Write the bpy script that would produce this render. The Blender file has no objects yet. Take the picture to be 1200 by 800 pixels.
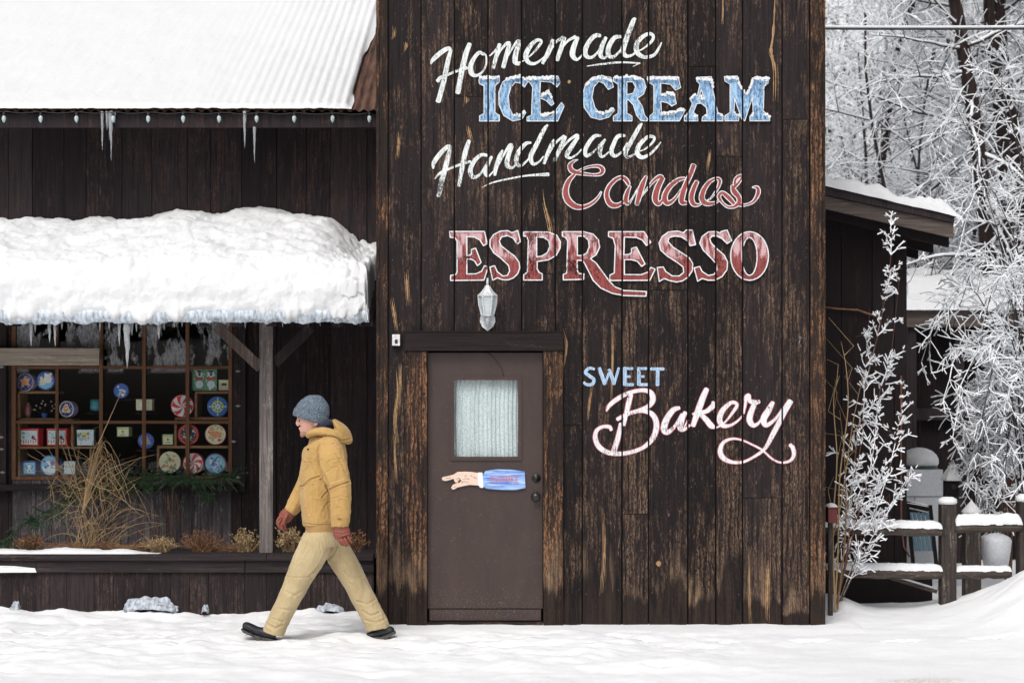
import bpy, bmesh, math, random
import numpy as np
from mathutils import Vector, noise, geometry
rnd = random.Random(7)
R = math.radians
scene = bpy.context.scene
COL = scene.collection

# ---------------------------------------------------------------- camera, sky, sun, exposure
F = 2184.0; EYE = 1.6; HX = 600.0; HY = 483.0; CY = -14.0
cam_d = bpy.data.cameras.new('camera'); cam = bpy.data.objects.new('camera', cam_d); COL.objects.link(cam)
cam.location = (0, CY, EYE); cam.rotation_euler = (R(90), 0, 0)
cam_d.sensor_width = 36; cam_d.lens = F*36/1200; cam_d.shift_y = 83/1200
cam_d.clip_start = .1; cam_d.clip_end = 600
cam_d.dof.use_dof = True; cam_d.dof.focus_distance = 13.8; cam_d.dof.aperture_fstop = 2.6
scene.camera = cam
SUN_EL = R(50); SUN_AZ = R(200)      # azimuth measured clockwise from +Y
w = bpy.data.worlds.new('World'); scene.world = w; w.use_nodes = True
wn = w.node_tree.nodes; wl = w.node_tree.links
bg = wn['Background']; bg.inputs['Strength'].default_value = .15
sky = wn.new('ShaderNodeTexSky'); sky.sky_type = 'NISHITA'; sky.sun_disc = False
sky.sun_elevation = SUN_EL; sky.sun_rotation = SUN_AZ
sky.air_density = 1.0; sky.dust_density = 6.0; sky.ozone_density = 1.0
hs = wn.new('ShaderNodeHueSaturation'); hs.inputs['Saturation'].default_value = .28
wl.new(sky.outputs[0], hs.inputs['Color']); wl.new(hs.outputs[0], bg.inputs['Color'])
sd = bpy.data.lights.new('sun', 'SUN'); sd.energy = 1.9; sd.angle = R(25); sd.color = (1, .97, .93)
sun = bpy.data.objects.new('sun', sd); COL.objects.link(sun)
dirv = Vector((math.sin(SUN_AZ)*math.cos(SUN_EL), math.cos(SUN_AZ)*math.cos(SUN_EL), math.sin(SUN_EL)))
sun.rotation_euler = dirv.to_track_quat('Z', 'Y').to_euler()
scene.view_settings.view_transform = 'Standard'; scene.view_settings.look = 'None'
scene.view_settings.gamma = 1; scene.view_settings.exposure = -0.33
scene.view_settings.use_curve_mapping = False
scene.render.engine = 'CYCLES'

def X(px, Y=0.): return (px-HX)*(Y-CY)/F
def Z(py, Y=0.): return EYE+(HY-py)*(Y-CY)/F

# ---------------------------------------------------------------- mesh helpers
class MB:
    def __init__(s): s.v = []; s.f = []; s.m = []
    def add(s, vs, fs, mi=0):
        n = len(s.v); s.v += [tuple(p) for p in vs]; s.f += [tuple(i+n for i in f) for f in fs]; s.m += [mi]*len(fs)
    def box(s, x0, x1, y0, y1, z0, z1, mi=0):
        s.add([(x0,y0,z0),(x1,y0,z0),(x1,y1,z0),(x0,y1,z0),(x0,y0,z1),(x1,y0,z1),(x1,y1,z1),(x0,y1,z1)],
              [(0,3,2,1),(4,5,6,7),(0,1,5,4),(1,2,6,5),(2,3,7,6),(3,0,4,7)], mi)
    def prism(s, poly, y0, y1, mi=0, mis=None):
        """polygon in XZ, extruded from y0 (front) to y1"""
        n = len(poly)
        tris = geometry.tessellate_polygon([[Vector((a, b, 0)) for a, b in poly]])
        vs = [(a, y0, b) for a, b in poly]+[(a, y1, b) for a, b in poly]
        fs = [tuple(t) for t in tris]+[tuple(i+n for i in reversed(t)) for t in tris]
        fs += [(i, (i+1) % n, (i+1) % n+n, i+n) for i in range(n)]
        s.add(vs, fs, mi)
    def bar(s, p0, p1, wd, th, mi=0, up=(0, -1, 0)):
        p0 = Vector(p0); p1 = Vector(p1); t = (p1-p0).normalized(); u = Vector(up)
        a = t.cross(u)
        if a.length < 1e-4: a = t.cross(Vector((1, 0, 0)))
        a.normalize(); b = t.cross(a).normalized(); a *= wd/2; b *= th/2
        vs = [p0-a-b, p0+a-b, p0+a+b, p0-a+b, p1-a-b, p1+a-b, p1+a+b, p1-a+b]
        s.add(vs, [(0,3,2,1),(4,5,6,7),(0,1,5,4),(1,2,6,5),(2,3,7,6),(3,0,4,7)], mi)
    def tube(s, pts, rs, n=8, mi=0, cap=True):
        pts = [Vector(p) for p in pts]
        if not hasattr(rs, '__len__'): rs = [rs]*len(pts)
        vs = []; ref = None
        for i, p in enumerate(pts):
            t = (pts[min(i+1, len(pts)-1)]-pts[max(i-1, 0)]).normalized()
            if ref is None:
                ref = Vector((0, 0, 1)) if abs(t.z) < .9 else Vector((1, 0, 0))
            a = (ref-t*ref.dot(t)).normalized(); ref = a; b = t.cross(a)
            for k in range(n):
                q = 2*math.pi*k/n; vs.append(p+(a*math.cos(q)+b*math.sin(q))*rs[i])
        fs = []
        for i in range(len(pts)-1):
            for k in range(n):
                fs.append((i*n+k, i*n+(k+1) % n, (i+1)*n+(k+1) % n, (i+1)*n+k))
        if cap:
            fs.append(tuple(reversed(range(n)))); fs.append(tuple(range((len(pts)-1)*n, len(pts)*n)))
        s.add(vs, fs, mi)
    def lathe(s, prof, c=(0, 0, 0), n=16, mi=0, axis='z', ph=0):
        vs = []
        for r, h in prof:
            for k in range(n):
                q = 2*math.pi*k/n+ph
                if axis == 'z': vs.append((c[0]+r*math.cos(q), c[1]+r*math.sin(q), c[2]+h))
                else: vs.append((c[0]+r*math.cos(q), c[1]+h, c[2]+r*math.sin(q)))
        fs = []
        for i in range(len(prof)-1):
            for k in range(n):
                fs.append((i*n+k, i*n+(k+1) % n, (i+1)*n+(k+1) % n, (i+1)*n+k))
        fs.append(tuple(reversed(range(n)))); fs.append(tuple(range((len(prof)-1)*n, len(prof)*n)))
        s.add(vs, fs, mi)
    def grid(s, fn, nu, nv, mi=0):
        vs = [fn(i/(nu-1), j/(nv-1)) for j in range(nv) for i in range(nu)]
        s.add(vs, [(j*nu+i, j*nu+i+1, (j+1)*nu+i+1, (j+1)*nu+i) for j in range(nv-1) for i in range(nu-1)], mi)
    def mesh(s, name, mats, smooth=False):
        me = bpy.data.meshes.new(name); me.from_pydata(s.v, [], s.f)
        if not isinstance(mats, (list, tuple)): mats = [mats]
        for m in mats: me.materials.append(m)
        if len(mats) > 1: me.polygons.foreach_set('material_index', s.m)
        if smooth: me.polygons.foreach_set('use_smooth', [True]*len(s.f))
        me.update(); return me
def orient(me):
    b = bmesh.new(); b.from_mesh(me); bmesh.ops.recalc_face_normals(b, faces=b.faces); b.to_mesh(me); b.free()
def tagit(o, label=None, cat=None, group=None, kind=None):
    if label: o['label'] = label
    if cat: o['category'] = cat
    if group: o['group'] = group
    if kind: o['kind'] = kind
    return o
def thing(name, label, cat, loc=(0, 0, 0), group=None, rz=0):
    o = bpy.data.objects.new(name, None); COL.objects.link(o); o.location = loc; o.rotation_euler = (0, 0, rz)
    o.empty_display_size = .1
    return tagit(o, label, cat, group)
def link(name, me, parent=None, label=None, world=True):
    """a mesh in world coordinates (world=True) or in its parent's own"""
    o = bpy.data.objects.new(name, me); COL.objects.link(o)
    if parent is not None:
        o.parent = parent
        if world:
            v = Vector((0, 0, 0)); p = parent
            while p is not None: v -= p.location; p = p.parent
            o.location = v
    if label: o['label'] = label
    return o
def part(name, mb, mat, parent, smooth=False, label=None, world=True):
    me = mb.mesh(name, mat, smooth); orient(me)
    return link(name, me, parent, label, world)
def single(name, mb, mat, label, cat, group=None, kind=None, smooth=False, origin=None):
    me = mb.mesh(name, mat, smooth); orient(me)
    o = link(name, me)
    if origin is None and kind != 'structure':
        n = len(me.vertices); co = np.empty(n*3, 'f'); me.vertices.foreach_get('co', co); co = co.reshape(-1, 3)
        origin = ((co[:, 0].min()+co[:, 0].max())/2, (co[:, 1].min()+co[:, 1].max())/2, co[:, 2].min())
    if origin is not None:
        from mathutils import Matrix
        origin = tuple(float(q) for q in origin)
        me.transform(Matrix.Translation(-Vector(origin))); o.location = origin
    return tagit(o, label, cat, group, kind)
def copy_tree(o, parent=None):
    c = o.copy(); COL.objects.link(c); c.parent = parent
    for ch in list(o.children): copy_tree(ch, c)
    return c

# ---------------------------------------------------------------- materials
class NT:
    def __init__(s, name):
        s.mat = bpy.data.materials.new(name); s.mat.use_nodes = True
        s.n = s.mat.node_tree.nodes; s.l = s.mat.node_tree.links; s.b = s.n['Principled BSDF']
        s.out = s.n['Material Output']
    def new(s, t, **kw):
        x = s.n.new(t)
        for k, v in kw.items(): setattr(x, k, v)
        return x
    def set(s, x, i, v):
        if hasattr(v, 'is_output') or isinstance(v, bpy.types.NodeSocket): s.l.new(v, x.inputs[i])
        else: x.inputs[i].default_value = v
    def math(s, op, a, b=0., c=0.):
        x = s.new('ShaderNodeMath', operation=op); s.set(x, 0, a); s.set(x, 1, b); s.set(x, 2, c); return x.outputs[0]
    def vmath(s, op, a, b):
        x = s.new('ShaderNodeVectorMath', operation=op); s.set(x, 0, a); s.set(x, 1, b); return x.outputs[0]
    def noise(s, vec, scale, detail=4, rough=.55, dist=0.):
        x = s.new('ShaderNodeTexNoise'); s.set(x, 'Vector', vec); s.set(x, 'Scale', scale)
        s.set(x, 'Detail', detail); s.set(x, 'Roughness', rough); s.set(x, 'Distortion', dist); return x.outputs['Fac']
    def rng(s, v, a, b, c=0., d=1.):
        x = s.new('ShaderNodeMapRange'); s.set(x, 0, v); s.set(x, 1, a); s.set(x, 2, b); s.set(x, 3, c); s.set(x, 4, d); return x.outputs[0]
    def mix(s, f, a, b, blend='MIX'):
        x = s.new('ShaderNodeMix', data_type='RGBA', blend_type=blend)
        s.set(x, 0, f)
        for i, v in ((6, a), (7, b)):
            s.set(x, i, (*v, 1) if isinstance(v, tuple) and len(v) == 3 else v)
        return x.outputs[2]
    def coord(s): return s.new('ShaderNodeTexCoord').outputs['Object']
    def bump(s, h, strength=.3, dist=.01):
        x = s.new('ShaderNodeBump'); s.set(x, 'Height', h); s.set(x, 'Strength', strength); s.set(x, 'Distance', dist)
        s.l.new(x.outputs[0], s.b.inputs['Normal']); return x
    def col(s, c): s.set(s.b, 'Base Color', (*c, 1) if isinstance(c, tuple) and len(c) == 3 else c)
    def rough(s, r): s.set(s.b, 'Roughness', r)

def simple(name, c, rough=.6, var=.15, scale=40, bump=0., metal=0., spec=None):
    t = NT(name); co = t.coord(); n = t.noise(co, scale, 4)
    k = t.rng(n, .3, .7, 1-var, 1+var)
    t.col(t.mix(1., c, k, 'MULTIPLY')); t.rough(rough)
    t.b.inputs['Metallic'].default_value = metal
    if spec is not None: t.b.inputs['Specular IOR Level'].default_value = spec
    if bump: t.bump(n, bump, .004)
    return t.mat

def wood(name, dark, mid, light, wear=.5, flake=.5, foot=0., axis='z', bump=.5, tone=.35, rough=.75, gscale=1., dirt=0.):
    """boards that run along `axis`; every board (mesh island) gets its own grain, tone and wear"""
    t = NT(name); geo = t.new('ShaderNodeNewGeometry'); ri = geo.outputs['Random Per Island']
    co = t.coord()
    off = t.new('ShaderNodeCombineXYZ'); t.set(off, 0, t.math('MULTIPLY', ri, 37.)); t.set(off, 1, t.math('MULTIPLY', ri, 91.)); t.set(off, 2, t.math('MULTIPLY', ri, 53.))
    p = t.vmath('ADD', co, off.outputs[0])
    L = lambda a, b: (a, a, b) if axis == 'z' else (b, a, a) if axis == 'x' else (a, b, a)
    sc = lambda a, b: t.vmath('MULTIPLY', p, L(a*gscale, b*gscale))
    fine = t.noise(sc(70, 2.2), 1., 5, .68, .4)
    ring = t.new('ShaderNodeTexWave', wave_type='BANDS', bands_direction='X' if axis != 'x' else 'Z', wave_profile='SAW')
    t.set(ring, 'Vector', sc(1., .11)); t.set(ring, 'Scale', 9.); t.set(ring, 'Distortion', 9.); t.set(ring, 'Detail', 3.); t.set(ring, 'Detail Scale', 2.2); t.set(ring, 'Detail Roughness', .6)
    ringf = ring.outputs['Fac']
    speck = t.noise(sc(130, 34), 1., 4, .7, .6)
    patch = t.noise(sc(6.5, 1.1), 1., 5, .62, .8)
    patch2 = t.noise(sc(18., 5.5), 1., 5, .68, .9)
    # base
    c = t.mix(t.rng(fine, .3, .72), dark, mid)
    k = t.rng(ri, 0, 1, 1-tone, 1+tone)
    c = t.mix(1., c, k, 'MULTIPLY')
    # worn patches: between the rings the stain is gone
    pm = t.math('ADD', t.math('MULTIPLY', patch, .62), t.math('MULTIPLY', patch2, .38))
    if foot > 0:
        sz = t.new('ShaderNodeSeparateXYZ'); t.set(sz, 0, co); pm = t.math('ADD', pm, t.rng(sz.outputs[2], .2, 2.4, .050, -.028)); pm = t.math('ADD', pm, t.rng(t.noise(co, 1.1, 3, .5), .35, .65, -.045, .045))
    bias = t.rng(t.math('FRACT', t.math('MULTIPLY', ri, 7.31)), 0, 1, -.05, .05)
    pm = t.rng(t.math('ADD', pm, bias), .60-.17*wear, .68-.13*wear)
    rg = t.rng(t.math('ADD', t.math('MULTIPLY', ringf, .55), t.math('MULTIPLY', fine, .6)), .38, .66)
    m1 = t.math('MULTIPLY', t.math('MULTIPLY', pm, rg), t.rng(speck, .42, .56))
    brown = t.mix(t.rng(patch2, .4, .6), tuple(q*.55 for q in light), light)
    c = t.mix(t.math('MULTIPLY', m1, .9), c, brown)
    # flecks of bare wood
    fm = t.math('MULTIPLY', t.rng(speck, .69-.06*flake, .73-.05*flake), t.rng(patch2, .38, .56))
    c = t.mix(t.math('MULTIPLY', fm, .8), c, tuple(min(1, q*1.9) for q in light))
    if foot > 0:
        sep = t.new('ShaderNodeSeparateXYZ'); t.set(sep, 0, co); z = sep.outputs[2]
        edge = t.noise(sc(9., .7), 1., 3, .5)
        hgt = t.math('MULTIPLY', t.math('ADD', t.math('MULTIPLY', edge, 1.5), -.25), t.rng(t.math('FRACT', t.math('MULTIPLY', ri, 13.7)), 0, 1, .45, 1.25))
        f1 = t.rng(t.math('DIVIDE', z, hgt), 1.0, .55)
        f1 = t.math('MULTIPLY', t.math('MULTIPLY', f1, t.rng(t.noise(sc(24, 1.5), 1., 4, .6), .36, .58)), t.rng(speck, .30, .52, .35, 1.))
        bare = t.mix(t.rng(fine, .3, .7), (.05, .033, .025), (.34, .225, .145))
        c = t.mix(t.math('MULTIPLY', f1, foot), c, bare)
        wet = t.rng(t.math('DIVIDE', z, t.math('MULTIPLY', t.noise(sc(14., .4), 1., 3), t.rng(t.math('FRACT', t.math('MULTIPLY', ri, 23.3)), 0, 1, .15, .95))), 1.05, .8)
        c = t.mix(t.math('MULTIPLY', wet, .85*min(1, foot*2)), c, (.010, .008, .009))
    t.col(c); t.rough(t.rng(fine, .3, .7, rough-.15, rough+.12))
    t.b.inputs['Specular IOR Level'].default_value = .12
    t.bump(t.math('ADD', t.math('ADD', fine, t.math('MULTIPLY', ringf, .25)), t.math('MULTIPLY', m1, -.4)), bump, .006)
    return t.mat

M = {}
M['tower'] = wood('stained_weathered_boards', (.0055, .0048, .0058), (.030, .022, .022), (.185, .118, .080), wear=.76, flake=.85, foot=.8, tone=.35)
M['towertrim'] = wood('stained_trim_boards', (.008, .0065, .0065), (.036, .025, .021), (.30, .15, .078), wear=1.0, flake=.9, foot=.8, tone=.35)
M['lintel'] = wood('stained_lintel_board', (.008, .007, .007), (.028, .021, .020), (.16, .09, .05), wear=.5, flake=.4, axis='x')
M['wing'] = wood('dark_stained_wing_boards', (.013, .0105, .0125), (.042, .033, .036), (.095, .055, .045), wear=.75, flake=.3, foot=0, tone=.35, bump=.3)
M['greyboard'] = wood('grey_weathered_boards', (.035, .030, .036), (.14, .125, .135), (.32, .29, .30), wear=.8, flake=.3, tone=.4, bump=.4)
M['post'] = wood('grey_weathered_post', (.055, .046, .044), (.24, .21, .20), (.42, .38, .36), wear=.9, flake=.3, tone=.2)
M['beamx'] = wood('grey_weathered_beam', (.20, .17, .14), (.48, .41, .34), (.65, .57, .47), wear=.8, flake=.2, axis='x', tone=.2)
M['brace'] = wood('brown_brace_wood', (.05, .038, .034), (.18, .14, .125), (.34, .28, .24), wear=.7, flake=.2, tone=.3)
M['plantrim'] = wood('dark_planter_rail', (.012, .010, .012), (.045, .035, .037), (.11, .08, .07), wear=.6, flake=.15, axis='x', tone=.3)
M['planter'] = wood('dark_planter_boards', (.011, .0085, .0095), (.038, .029, .030), (.095, .065, .055), wear=.8, flake=.35, tone=.35)
M['fascia'] = wood('grey_brown_fascia', (.035, .028, .027), (.15, .12, .105), (.34, .28, .24), wear=.7, flake=.2, axis='x', tone=.45)
M['shed'] = wood('dark_shed_boards', (.008, .0065, .007), (.020, .014, .015), (.05, .03, .026), wear=.3, flake=.06, tone=.3, bump=.25)
M['fence'] = wood('fence_wood', (.02, .017, .016), (.07, .057, .05), (.24, .20, .17), wear=.8, flake=.3, tone=.2)
M['rail'] = wood('fence_rail_wood', (.03, .025, .022), (.12, .095, .08), (.30, .25, .21), wear=.8, flake=.3, axis='x', tone=.2)
M['muntin'] = wood('brown_painted_muntin', (.10, .05, .03), (.20, .10, .058), (.30, .17, .10), wear=.5, flake=.1, tone=.15, bump=.1)
M['shelfw'] = wood('oak_shelf', (.15, .085, .045), (.32, .19, .10), (.42, .27, .16), wear=.5, flake=.1, axis='x', tone=.15, bump=.1)
M['bare'] = wood('bare_split_wood', (.22, .125, .06), (.42, .27, .15), (.52, .36, .22), wear=.6, flake=.1, tone=.3, bump=.4)
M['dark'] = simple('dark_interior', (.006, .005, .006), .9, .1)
M['soil'] = simple('soil', (.018, .012, .010), .95, .5, 30, .6)
M['black'] = simple('black_metal', (.012, .012, .013), .35, .2, 50)
M['wire'] = simple('dark_wire', (.015, .015, .018), .6)

def snow_mat(name='snow', tint=(.72, .732, .75), slush=False, gr=.6):
    t = NT(name); co = t.coord()
    n1 = t.noise(co, 3.5, 6, .6); n2 = t.noise(co, 45, 5, .65)
    c = t.mix(t.rng(n1, .35, .65), tuple(q*.975 for q in tint), tint)
    if slush:
        sep = t.new('ShaderNodeSeparateXYZ'); t.set(sep, 0, co)
        dx = t.math('MULTIPLY', t.math('SUBTRACT', sep.outputs[0], 2.42), 1.4); dy = t.math('MULTIPLY', t.math('SUBTRACT', sep.outputs[1], -3.05), 2.6)
        d = t.math('SQRT', t.math('ADD', t.math('MULTIPLY', dx, dx), t.math('MULTIPLY', dy, dy)))
        d = t.math('ADD', d, t.math('MULTIPLY', t.math('SUBTRACT', t.noise(co, 14, 6, .7), .5), .9))
        c = t.mix(t.math('MULTIPLY', t.rng(d, .55, .1), t.rng(t.noise(co, 38, 5, .75), .42, .60)), c, t.mix(n2, (.34, .26, .19), (.66, .58, .49)))
        # grit trodden into the path
        g = t.math('MULTIPLY', t.rng(t.noise(co, 60, 3, .6), .72, .77), t.rng(t.noise(co, 1.2, 3), .5, .62))
        c = t.mix(t.math('MULTIPLY', g, .45), c, (.34, .27, .21))
    t.col(c); t.rough(.62); t.b.inputs['Specular IOR Level'].default_value = .35
    t.bump(t.math('ADD', t.math('MULTIPLY', n2, .6), t.noise(co, 16, 6, .65)), gr, .012)
    return t.mat
M['snow'] = snow_mat(); M['ground'] = snow_mat('trodden_snow', (.84, .85, .87), slush=True, gr=.4)
def twig_snow():
    t = NT('snow_on_twigs'); t.col((.86, .88, .91)); t.rough(.8); t.b.inputs['Specular IOR Level'].default_value = .1; return t.mat
M['tsnow'] = twig_snow()
def ice_mat(name, alpha=.55, tint=(.62, .70, .78), rgh=.12):
    t = NT(name); co = t.coord(); n = t.noise(t.vmath('MULTIPLY', co, (40, 40, 12)), 1., 4)
    t.col(t.mix(t.rng(n, .35, .65), tuple(q*.75 for q in tint), tuple(min(.92, q*1.8) for q in tint))); t.rough(rgh)
    t.b.inputs['IOR'].default_value = 1.31; t.b.inputs['Transmission Weight'].default_value = alpha
    t.bump(n, .4, .006); return t.mat
M['ice'] = ice_mat('clear_ice', .65); M['iceband'] = ice_mat('cloudy_ice', .0, (.36, .40, .445), .35); M['splash'] = ice_mat('grey_splashed_ice', .0, (.30, .33, .37), .6)

def paint(name, c1, c2, worn=.35, z0=None, z1=None, hl=(.75, .5, .5), streak=(90, 8)):
    """thin brushed-on paint the boards show through where it has rubbed off"""
    t = NT(name); co = t.coord()
    f = t.noise(t.vmath('MULTIPLY', co, (streak[0], 30, streak[1])), 1., 5, .6, .3)
    g = t.noise(t.vmath('MULTIPLY', co, (120, 60, 40)), 1., 4, .7, .5)
    big = t.noise(co, 5., 3)
    c = t.mix(t.rng(t.math('ADD', t.math('MULTIPLY', f, .6), t.math('MULTIPLY', g, .4)), .40, .58), c1, c2)
    if z0 is not None:
        sep = t.new('ShaderNodeSeparateXYZ'); t.set(sep, 0, co)
        zz = t.math('ADD', sep.outputs[2], t.math('MULTIPLY', t.math('SUBTRACT', t.noise(t.vmath('MULTIPLY', co, (26, 10, 90)), 1., 3), .5), .10))
        band = t.math('MULTIPLY', t.rng(zz, z0, z0+.05), t.rng(zz, z1, z1-.05))
        band = t.math('MULTIPLY', band, t.rng(t.noise(t.vmath('MULTIPLY', co, (30, 10, 7)), 1., 2), .42, .56))
        c = t.mix(t.math('MULTIPLY', band, .85), c, hl)
    t.col(c); t.rough(.65)
    a = t.rng(t.math('ADD', t.math('MULTIPLY', g, .65), t.math('MULTIPLY', big, .35)), .36+.1*worn, .30+.1*worn, 1., .25)
    a = t.rng(t.math('ADD', t.math('MULTIPLY', g, .55), t.math('MULTIPLY', big, .45)), .33+.11*worn, .39+.11*worn, .15, .97)
    t.l.new(a, t.b.inputs['Alpha']); t.bump(f, .25, .003)
    return t.mat

# ---------------------------------------------------------------- ground and hill
def sstep(a, b, x):
    t = min(1, max(0, (x-a)/(b-a))); return t*t*(3-2*t)
def fr(x, y, z=0., o=4): return noise.fractal(Vector((x, y, z)), 1.0, 2.0, o)
pr_ = random.Random(12)
PRINTS = [(-1.02+.62*i_, -.85+.12*(i_ % 2)-.04*i_, .05*i_) for i_ in range(1, 8)]+[(-2.15-.6*i_, -.25-.3*(i_ % 2)-.05*i_, .15) for i_ in range(4)]+[(pr_.uniform(-4, 1.5), pr_.uniform(-2.4, -.3), pr_.uniform(-.5, .5)) for _ in range(12)]
def ground_h(x, y):
    h = .035*fr(x*.8, y*.8, 3.1, 3)
    # trodden lumps in front of the buildings
    band = (1-sstep(1.0, 2.2, x))*.8+.25
    lump = fr(x*3.1, y*4.2, 0.3, 4); lump2 = abs(fr(x*7.3, y*9.5, 5.3, 3))
    near = sstep(-3.6, -1.2, y)*.75+.25
    h += band*near*(.030*lump-.016*lump2+.006)
    d = noise.voronoi(Vector((x*2.3, y*3.2, 0)))[0][0]
    h -= band*near*.022*max(0, .32-d)/.32
    for fx_, fy_, fa_ in PRINTS:
        ex = (x-fx_)*math.cos(fa_)+(y-fy_)*math.sin(fa_); ey = -(x-fx_)*math.sin(fa_)+(y-fy_)*math.cos(fa_)
        r2 = (ex/.15)**2+(ey/.062)**2
        if r2 < 4: h += -.050*math.exp(-r2**2*1.2)+.012*math.exp(-(r2-1.7)**2*3)
    # strip kept flat and full right at the door wall
    if -1.1 < x < 2.6:
        k = sstep(-.55, -.2, y); h = h*(1-k)+(.008+.008*fr(x*3, y*3, 1))*k
    # snow banked against the planter
    if x < -1.0:
        k = sstep(.25, .75, y)*(1-sstep(.80, .9, y)); h += k*(.035+.05*max(0, fr(x*2.3, 7.7, 0, 4)))
    # ploughed heap at the right
    dx = (x-4.50)/.82; dy = (y-.15)/1.3
    h += .66*math.exp(-(dx*dx+dy*dy)*1.15)*(1+.12*fr(x*2.4, y*2.4, 9))
    dx = (x-2.55)/.25; dy = (y-1.05)/.35
    h += .13*math.exp(-(dx*dx+dy*dy))
    return h
def axis_pts(stops):
    out = []
    for (a, b, st) in stops:
        n = max(1, int(round((b-a)/st))); out += [a+(b-a)*i/n for i in range(n)]
    return out+[stops[-1][1]]
xs = axis_pts([(-90, -12, 8), (-12, -4.3, .25), (-4.3, 4.3, .033), (4.3, 12, .25), (12, 90, 8)])
ys = axis_pts([(-40, -14, 3), (-14, -3.5, .3), (-3.5, 1.0, .03), (1.0, 3., .1), (3., 14, 1.2)])
g = MB()
nx = len(xs); g.v = [(x, y, ground_h(x, y) if abs(x) < 12 and y < 4 else 0.02) for y in ys for x in xs]
g.f = [(j*nx+i, j*nx+i+1, (j+1)*nx+i+1, (j+1)*nx+i) for j in range(len(ys)-1) for i in range(nx-1)]; g.m = [0]*len(g.f)
single('snowy_ground', g, M['ground'], None, None, kind='structure', smooth=True)
h = MB()
def hillf(u, v):
    x = -70+u*150; y = 14+v*90
    return (x, y, .02+(v**1.1)*46*(1+.12*fr(x*.03, y*.03, 2))+1.2*fr(x*.15, y*.15, 4)*min(1, v*6))
h.grid(hillf, 70, 50)
single('snowy_hillside', h, M['snow'], None, None, kind='structure', smooth=True)
# small chunks of loose snow kicked up along the walls and path
# ---------------------------------------------------------------- tower
TW = 4; TOPZ = 5.35
tower = thing('shop_tower', 'tall dark board-clad shop front with painted ice cream, espresso and bakery lettering', 'building', (X(704), .9, 0))
tower_gaps = [454.5, 493.5, 532.5, 572, 611, 650.5, 682.5, 729, 760, 806, 838.5, 870, 916.5, 949]
edges = [441]+tower_gaps+[967]
breaks = {3: [113], 5: [321], 9: [340], 10: [78], 11: [183], 12: [583], 13: [140], 8: [602], 1: [], 6: [498]}
wall = MB(); g2 = .0065
DX0, DX1, DTOP = X(499), X(637.5), Z(411)
for i in range(1, 14):
    x0 = X(edges[i])+g2*rnd.uniform(.7, 1.2); x1 = X(edges[i+1])-g2*rnd.uniform(.7, 1.2)
    zs = [(-.05, TOPZ)]
    br = sorted([Z(b) for b in breaks.get(i, [])])
    cuts = [-.05]+br+[TOPZ]
    for a, b in zip(cuts[:-1], cuts[1:]):
        a2 = a+(.002 if a > 0 else 0); b2 = b-(.0025 if b < TOPZ else 0)
        yf = rnd.uniform(-.0015, .0015)
        # leave the doorway open
        for (p0, p1) in [(x0, x1)]:
            if p1 > DX0 and p0 < DX1 and a2 < DTOP:
                if p0 < DX0-.01: wall.box(p0, DX0-.002, yf, .03, a2, min(b2, DTOP+.002))
                if p1 > DX1+.01: wall.box(DX1+.002, p1, yf, .03, a2, min(b2, DTOP+.002))
                if b2 > DTOP+.01: wall.box(p0, p1, yf, .03, DTOP+.003, b2)
            else: wall.box(p0, p1, yf, .03, a2, b2)
for i in range(1, 14):
    xa, xb = X(edges[i]), X(edges[i+1])
    for zr in (.25, 1.05, 1.9, 2.75, 3.6, 4.4):
        for xx in (xa+.03, xb-.03):
            xx += rnd.uniform(-.006, .006); z_ = zr+rnd.uniform(-.02, .02)
            if DX0-.16 < xx < DX1+.16 and z_ < 2.25: continue
            wall.lathe([(.0045, 0), (.004, -.0018), (.0005, -.002)], (xx, -.0012, z_), 7, 1, 'y')
part('board_wall', wall, [M['tower'], simple('rusty_nail', (.10, .075, .065), .5, .4, metal=.4)], tower)
bk = MB()                                   # sheathing behind the gaps, sides and back
TX0, TX1, TYB = X(441), X(967), 3.4
bk.box(TX0+.03, DX0-.003, .032, .07, -.05, TOPZ); bk.box(DX1+.003, TX1-.03, .032, .07, -.05, TOPZ); bk.box(DX0-.003, DX1+.003, .032, .07, DTOP+.004, TOPZ)
bk.box(TX0+.05, TX1-.05, .3, .33, -.05, TOPZ-.02)
part('sheathing', bk, M['dark'], tower)
sides = MB()
for xa, xb in ((TX0+.002, TX0+.028), (TX1-.028, TX1-.002)):
    y = .035
    while y < TYB:
        y2 = min(TYB, y+rnd.uniform(.2, .3)); sides.box(xa, xb, y+.004, y2-.004, -.05, TOPZ); y = y2
sides.box(TX0+.03, TX1-.03, TYB-.03, TYB, -.05, TOPZ)
part('side_wall', sides, M['wing'], tower)
rf = MB(); rf.box(TX0-.15, TX1+.15, -.2, TYB+.2, TOPZ, TOPZ+.12)
part('roof', rf, M['fascia'], tower)
for (a, b, yo) in ((441, 444.6, -.012), (445, 454.3, -.022)):
    c = MB(); c.box(X(a), X(b), yo, .03, -.05, TOPZ); part('corner_board', c, M['towertrim'], tower)
for (a, b, yo) in ((949.5, 962.5, -.022), (963, 967, -.010)):
    c = MB(); c.box(X(a), X(b), yo, .03, -.05, TOPZ); part('corner_board', c, M['towertrim'], tower)
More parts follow.
